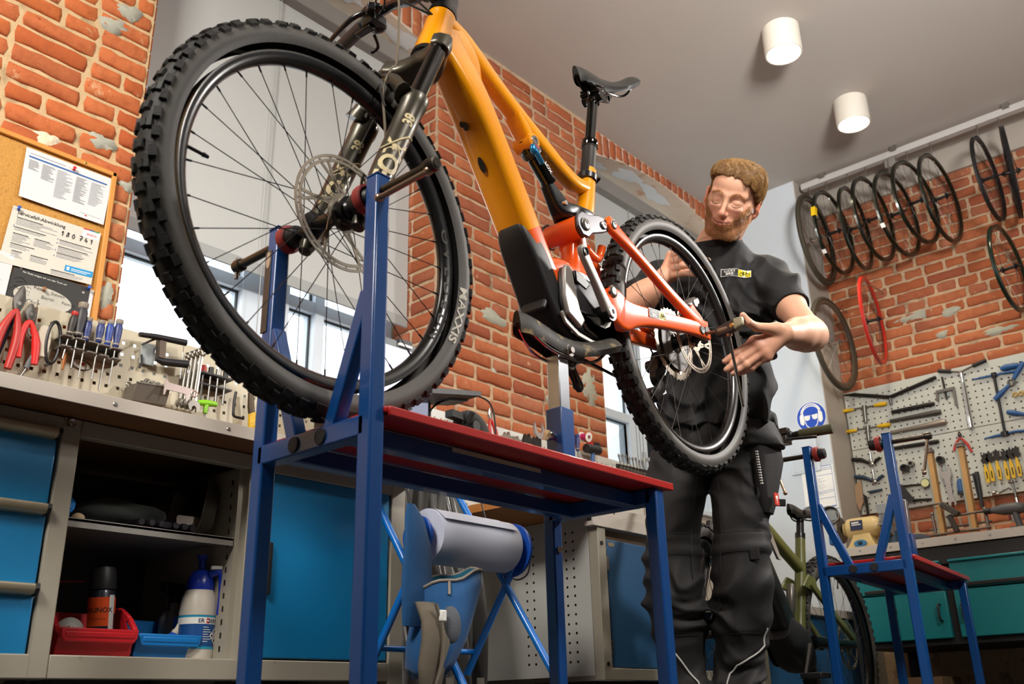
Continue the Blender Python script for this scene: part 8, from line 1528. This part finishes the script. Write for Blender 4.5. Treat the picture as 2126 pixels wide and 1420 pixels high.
# ---- t-shirt
tee = mat('black_cotton', '#0d0d0f', .75, var=.12, bump=.15, bscale=600)
def torso(Fd, secs, k=.02, pad=.25):
    """stack of elliptical sections: (centre, half width along ER, half depth along FW)"""
    zs = [c.z for c, _, _ in secs]; order = np.argsort(zs); zs = np.array(zs)[order]; S = [secs[i] for i in order]; sl, (x, y, z) = Fd.sub((-9, -9, zs[0]-.02), (9, 9, zs[-1]+.02)); z1 = np.clip(z, zs[0], zs[-1]); f = lambda a: np.interp(z1, zs, a)
    cx, cy, a, b = f([c.x for c, _, _ in S]), f([c.y for c, _, _ in S]), f([w_ for _, w_, _ in S]), f([d_ for _, _, d_ in S]); u = (x-cx)*ER.x+(y-cy)*ER.y; v = (x-cx)*FW_.x+(y-cy)*FW_.y
    q = (np.abs(u/a)**2.4+np.abs(v/b)**2.4)**(1/2.4); d = (q-1)*np.minimum(a, b); d = np.maximum(d, np.maximum(zs[0]-z, z-zs[-1])); Fd.put(sl, d.astype(np.float32), k)
S_ = Field((-1.78, 2.28, .93), (-1.06, 2.98, 1.64), .004)
torso(S_, [(V((-1.492, 2.722, .99)), .172, .125), (V((-1.480, 2.720, 1.08)), .168, .122), (V((-1.448, 2.715, 1.20)), .164, .118), (V((-1.425, 2.702, 1.32)), .170, .118), (V((-1.412, 2.690, 1.42)), .172, .112), (V((-1.404, 2.682, 1.49)), .155, .095), (V((-1.396, 2.668, 1.54)), .118, .086), (V((-1.388, 2.658, 1.585)), .098, .084), (V((-1.384, 2.654, 1.62)), .092, .082)], .03)
S_.cap(SHL, V((-1.39, 2.665, 1.545)), .056, .05, .03); S_.cap(SHR, V((-1.39, 2.665, 1.545)), .056, .05, .03)
EL2, ER2 = SHL.lerp(ELL, .58), SHR.lerp(ELR, .66)
S_.cap(SHL, EL2, .066, .064, .03); S_.cap(SHR, ER2, .066, .066, .03)
sl, (gx, gy, gz) = S_.sub((-9,)*3, (9,)*3)
us = (gx+1.42)*ER.x+(gy-2.70)*ER.y; vv_ = (gx+1.42)*FW_.x+(gy-2.70)*FW_.y
def folds(u, v, z, specs):
    """irregular cloth folds: warped ridges; specs are (direction u, v, z, frequency, amplitude, phase)"""
    w1 = 1.3*np.sin(u*9+z*13+1.7)+.9*np.sin(v*14-z*7+.4)+.7*np.sin(u*23-z*19); o = 0
    for du, dv, dz, f, a, ph in specs:
        t = (du*u+dv*v+dz*z)*f+w1*1.15+ph; amp = .5+.5*np.sin(u*11*dz+z*9*du+ph*3+w1); o = o-a*amp*(1-np.sqrt(np.sin(t)**2+.03))*1.2
    return o
wr = folds(us, vv_, gz, [(.8, .3, .6, 34, .010, .3), (-.7, .2, .7, 30, .010, 2.), (.1, .5, 1., 26, .007, 4.), (.9, 0, -.2, 40, .006, 1.2)])*np.clip((1.56-gz)/.12, .25, 1)
wr = wr+folds(us, vv_, gz, [(.9, .2, .9, 52, .012, .9)])*np.exp(-((us-.15)/.08)**2-((gz-1.36)/.12)**2)+folds(us, vv_, gz, [(.3, .3, 1., 44, .012, 2.2)])*np.clip((1.22-gz)/.15, 0, 1)
ev = np.minimum(np.sqrt((gx-EL2.x)**2+(gy-EL2.y)**2+(gz-EL2.z)**2), np.sqrt((gx-ER2.x)**2+(gy-ER2.y)**2+(gz-ER2.z)**2)); S_.d += (wr*1.7*np.clip((ev-.05)/.06, .12, 1)*np.clip((1.60-gz)/.06, 0, 1)+.006).astype(np.float32)
# hollow the sleeve ends and the neckline
def cutplane(Fd, p, n, r):
    p, n = np.array(p), np.array(n); sl, (x, y, z) = Fd.sub(p-r, p+r); d = (x-p[0])*n[0]+(y-p[1])*n[1]+(z-p[2])*n[2]; rad = np.sqrt((x-p[0])**2+(y-p[1])**2+(z-p[2])**2); Fd.d[sl] = np.where(rad < r, np.maximum(Fd.d[sl], d), Fd.d[sl])
dL, dR = (ELL-SHL).normalized(), (ELR-SHR).normalized()
cutplane(S_, EL2, dL, .10); cutplane(S_, ER2, dR, .10); S_.cap(EL2-dL*.05, EL2+dL*.05, .048, .054, .004, 'c'); S_.cap(ER2-dR*.05, ER2+dR*.05, .048, .056, .004, 'c')
CC = V((-1.383, 2.652, 1.597)); CN = (V((0, 0, 1))+FW_*.42).normalized(); S_.cap(CC-CN*.03, CC+CN*.06, .069, .075, .008, 'c'); S_.d[sl] = np.maximum(S_.d[sl], ((gx-CC.x)*CN.x+(gy-CC.y)*CN.y+(gz-CC.z)*CN.z-.004).astype(np.float32))
sv, sf = S_.mesh(); shirt = np_obj('t_shirt', sv, sf, [tee], man, PB); sbv = BVHTree.FromPolygons([V(p) for p in sv], sf)
CF = (FW_-CN*FW_.dot(CN)).normalized(); ring = [CC+ER*(.0755*math.cos(a))+CF*(.0735*math.sin(a)) for a in [2*PI*i/40 for i in range(40)]]
obj('collar_rib', M().tube(ring, .0075, 10, closed=True, flat=1.7), mat('collar_black', '#111113', .85, bump=.3, bscale=500), man, world=True)
neckl = []
for i in range(60):
    a = 2*PI*i/60; d = (ER*math.cos(a)+FW_*math.sin(a)); c = nk[1].lerp(nk[2], .12); hit, nn, _, _ = bvh.ray_cast(c+d*.2+V((0, 0, .012-.016*math.sin(a))), -d, .3)
    if hit and (hit-c).length < .072: neckl.append(hit+nn*.001)
if len(neckl) > 10:
    m = M()
    for p in neckl: m.ell(p, .0014, 6, 4)
    o = obj('necklace', m, chrome, man, world=True); o['kind'] = 'stuff'; o['label'] = 'thin silver chain round the neck'
lo_, lu, lvv = V((-1.324, 2.544, 1.447)), V((.077, .063, -.012)).normalized(), V((.0, -.05, 1)).normalized(); lvv = (lvv-lu*lvv.dot(lu)).normalized(); ln = lu.cross(lvv)
if ln.dot(FW_) < 0: ln = -ln
def on_shirt(p):
    d = (p-lo_).dot(ln); b_ = p-ln*d; hit, nn, _, _ = sbv.ray_cast(b_+FW_*.15, -FW_, .4)
    return (hit if hit else b_)+ln*(abs(d)*2+.0012)
shop_logo(man, lo_, lu, lvv, .0275, .0008, True, 'shirt_logo', on_shirt)['label'] = 'white, black and yellow LUCKY BIKE print on the chest'
# ---- trousers with knee patches and holster pocket
trm = mat('black_work_trousers', '#131112', .72, var=.15, scale=10, bump=.2, bscale=400); tr2 = mat('black_knee_fabric', '#171516', .8, var=.15, bump=.3, bscale=300)
T_ = Field((-1.80, 2.42, .06), (-1.20, 3.00, 1.08), .006)
torso(T_, [(V((-1.520, 2.728, .84)), .188, .128), (V((-1.510, 2.728, .93)), .186, .132), (V((-1.496, 2.724, 1.00)), .172, .124), (V((-1.490, 2.722, 1.05)), .168, .120)], .03)
LR = [V((-1.604, 2.675, .89)), V((-1.608, 2.60, .68)), V((-1.612, 2.578, .49)), V((-1.632, 2.620, .35)), V((-1.640, 2.65, .21)), V((-1.645, 2.67, .08))]; LL = [V((-1.446, 2.765, .89)), V((-1.432, 2.707, .68)), V((-1.436, 2.682, .49)), V((-1.470, 2.71, .35)), V((-1.517, 2.73, .21)), V((-1.525, 2.75, .08))]
for Lg in (LR, LL): T_.chain(Lg, [.100, .084, .076, .074, .066, .07], .014)
sl, (gx, gy, gz) = T_.sub((-9,)*3, (9,)*3); us = (gx+1.52)*ER.x+(gy-2.70)*ER.y; vv_ = (gx+1.52)*FW_.x+(gy-2.70)*FW_.y
wr = folds(us, vv_, gz, [(.5, .3, 1., 30, .012, .5), (-.6, .2, 1., 26, .012, 3.1), (.2, .6, .9, 42, .007, 5.)])*(.25+1.0*np.exp(-((gz-.44)/.08)**2)+1.1*np.exp(-((gz-.17)/.1)**2)+.5*np.exp(-((gz-.80)/.05)**2))+folds(us, vv_, gz, [(1., .3, .25, 30, .007, 1.), (1, -.2, -.3, 38, .005, 2.)])*.6
T_.d += (wr*1.5+.004).astype(np.float32); T_.d -= (.006*(1/(1+np.exp(-(gz-.345)/.003)))*(1/(1+np.exp(-(.60-gz)/.003)))+.006*(1/(1+np.exp(-(gz-.575)/.002)))*(1/(1+np.exp(-(.635-gz)/.002)))).astype(np.float32)
tv, tf = T_.mesh(); trousers = np_obj('trousers', tv, tf, [trm], man, PB); tbv = BVHTree.FromPolygons([V(p) for p in tv], tf)
def on_leg(c, ang, out=.003, z=None):
    d = (ER*math.sin(ang)+FW_*math.cos(ang)); c = V(c); hit, nn, _, _ = tbv.ray_cast(c+d*.3, -d, .4); return (hit+nn*out) if hit and (hit-c).length < .16 else None
def some(L_): return [p for p in L_ if p is not None]
def axis(Lg, z):
    for a, b in zip(Lg, Lg[1:]):
        if b.z <= z <= a.z: return a.lerp(b, (a.z-z)/(a.z-b.z))
    return Lg[-1]
pipe_m = mat('reflective_piping', '#c9c8c4', .35)
obj('piping', M().tube(some([on_leg(axis(LR, z), a, .004) for z, a in [(.335-.02*i*.5, -.45+.95*min(1, i/12)) for i in range(19)]]), .0026, 6), pipe_m, man, world=True); obj('piping', M().tube(some([on_leg(axis(LL, z), a, .004) for z, a in [(.36-.008*i if i < 9 else .296-.006*(i-8) if i < 15 else .26-.012*(i-14), .95 if i < 6 else .95-.12*(i-6) if i < 16 else -.25) for i in range(24)]]), .0026, 6), pipe_m, man, world=True)
for Lg in (LR, LL):
    for z in (.637, .577, .346): obj('seam', M().tube(some([on_leg(axis(Lg, z), a, .0006) for a in [-.85+1.7*i/12 for i in range(13)]]), .0011, 5), blackp, man, world=True)
    obj('side_seam', M().tube(some([on_leg(axis(Lg, z), .75 if Lg is LR else -.7, .0005) for z in (.82, .76, .70, .65, .6, .5, .40)]), .0012, 5), blackp, man, world=True)
hipc = V((-1.505, 2.726, .93))
def hp(z, a, out): d = (ER*math.sin(a)+FW_*math.cos(a)); c = V((-1.48, 2.735, z)); hit, nn, _, _ = tbv.ray_cast(c+d*.4, -d, .5); return (hit+d*out) if hit else c+d*.2
rows = []
for z, w0, w1, o_ in ((.975, .55, 1.35, .012), (.93, .62, 1.5, .020), (.86, .66, 1.55, .024), (.78, .70, 1.5, .026), (.72, .74, 1.42, .022), (.695, .8, 1.3, .010)): rows.append([hp(z, w0+(w1-w0)*i/10, .003 if i in (0, 10) else o_) for i in range(11)]+[hp(z, w1-(w1-w0)*i/10, -.01) for i in range(11)])
obj('holster_pocket', M().loft(rows), tr2, man, world=True, smooth=70)
rows = [[hp(z, .50+.95*i/8, o_) for i in range(9)]+[hp(z, .50+.95*(8-i)/8, 0) for i in range(9)] for z, o_ in ((.985, .016), (.94, .030), (.905, .034), (.90, .028))]; obj('pocket_flap', M().loft(rows), trm, man, world=True, smooth=70)
zp = [hp(z, .66, .032) for z in (.875, .855, .835, .815, .795, .775)]; zo = obj('pocket_zip', M().tube(zp, .0045, 6), blackp, man, world=True); m = M()
for i in range(13): p = zp[0].lerp(zp[-1], i/12); m.box(p+FW_*.004, (.007, .007, .004))
obj('zip_teeth', m, pipe_m, zo, world=True)['kind'] = 'stuff'
lb0, lb1 = hp(.752, 1.02, .030), hp(.715, 1.02, .030); ld = (ER*math.sin(1.02)+FW_*math.cos(1.02)); lu_ = V((0, 0, 1)).cross(ld).normalized(); m = M().prism([(-.012, -.019), (.012, -.019), (.012, .019), (-.012, .019)], (lb0+lb1)/2, lu_, (0, 0, 1), .003); lt = obj('red_label', m, mat('label_red', '#c8321e', .5), man, world=True); lt['label'] = 'small red label with a white bird emblem on the pocket'
c_ = (lb0+lb1)/2+ld*.0034; m = M().add([c_+lu_*a+V((0, 0, b)) for a, b in [(.006*math.cos(t)*(1.15 if math.sin(t) > 0 else .8), .004+.007*math.sin(t)) for t in [2*PI*i/16 for i in range(16)]]], [list(range(16))]).add([c_+lu_*a+V((0, 0, b)) for a, b in ((-.0016, -.003), (.0016, -.003), (.0016, -.012), (-.0016, -.012))], [(0, 1, 2, 3)]); obj('emblem', m, white, lt, world=True, smooth=0)
obj('belt_tab', M().bar(hp(.735, 1.35, .015), hp(.735, 1.35, .015)+ER*.035+V((0, 0, -.004)), .012, .022), tr2, man, world=True, bevel=.003); obj('knee_tab', M().box(on_leg(axis(LL, .565), .45, .004), (.028, .012, .032), (0, 0, .5)), tr2, man, world=True, bevel=.002)
for Lg in (LR, LL):
    c = Lg[-1]; a_ = c+FW_*.05; m = M(); m.loft([[V((a_.x, a_.y, 0))+ER*(rx*math.cos(t))+FW_*(ry*math.sin(t)+o_)+V((0, 0, z)) for t in [2*PI*i/20 for i in range(20)]] for z, rx, ry, o_ in ((0, .048, .145, .02), (.03, .05, .145, .02), (.06, .047, .12, .0), (.085, .045, .085, -.03), (.12, .042, .06, -.05), (.16, .042, .055, -.05))]); obj('boot', m, mat('black_leather', '#191614', .55), man, world=True, smooth=60)
# ---------------------------------------------------------------- the tee handled hex key in his hand
hkx = thing('hex_key', 'grey black tee handled hex key pushed into the rear axle, held by the mechanic', 'tool', (-1.15, 2.23, .90)); hk_ = lambda n, m, mt, **k: obj(n, m, mt, hkx, world=True, **k)
a_, b_ = V((-1.192, 2.2345, 1.1085)), V((-1.108, 2.226, 1.108)); dd = (b_-a_).normalized(); upv = V((0, 0, 1)); sdv = dd.cross(upv)
hk_('handle', M().loft([rrect(a_.lerp(b_, f)+upv*o, sdv, upv, w_, h_, .35, 5) for f, w_, h_, o in ((0, .014, .022, -.004), (.06, .018, .028, -.003), (.35, .019, .034, 0), (.6, .020, .036, .002), (.85, .019, .030, .006), (1, .014, .022, .009))]), mat('tool_handle_black', '#2b2a28', .45), smooth=50)
hk_('handle_inlay', M().loft([rrect(a_.lerp(b_, f)-sdv*0+V((.0, 0, 0)), sdv, upv, .0212, h_, .4, 5) for f, h_ in ((.10, .010), (.2, .016), (.4, .015), (.48, .008))]), mat('tool_handle_taupe', '#7d6a55', .5), smooth=50)
hk_('handle_tip', M().loft([rrect(a_.lerp(b_, f)+upv*o, sdv, upv, w_, h_, .35, 5) for f, w_, h_, o in ((.74, .0205, .0345, .004), (.86, .0200, .031, .0062), (1.0, .0150, .0235, .009), (1.015, .010, .016, .009))]), mat('tool_tip_olive', '#8f8a6c', .5), smooth=50)
hk_('size_disc', M().lathe([(0, .0125), (.005, .0125), (.006, .011), (.007, .0112), (.0075, .009)], a_.lerp(b_, .66)+upv*.002, -sdv if (-sdv).dot(FW_) > 0 else sdv, 18), mat('brass', '#b79a5a', .35, .9))
cop = mat('copper_tinted_steel', '#b08a6a', .3, .9); hk_('short_bit', M().tube([V((-1.226, 2.2345, 1.115)), V((-1.205, 2.2345, 1.113)), V((-1.188, 2.234, 1.109))], .0042, 6), cop); sa = V((-1.155, 2.231, 1.094)); sb_ = V((-1.160, 2.276, .897))
hk_('ferrule', M().cyl(sa, sa.lerp(sb_, .04), .0085, n=14), cop); hk_('long_shaft', M().cyl(sa, sb_, .0042, n=6).cyl(sb_.lerp(sa, .06), sb_, .0036, .0036, n=8), chrome)
bpy.context.view_layer.update()
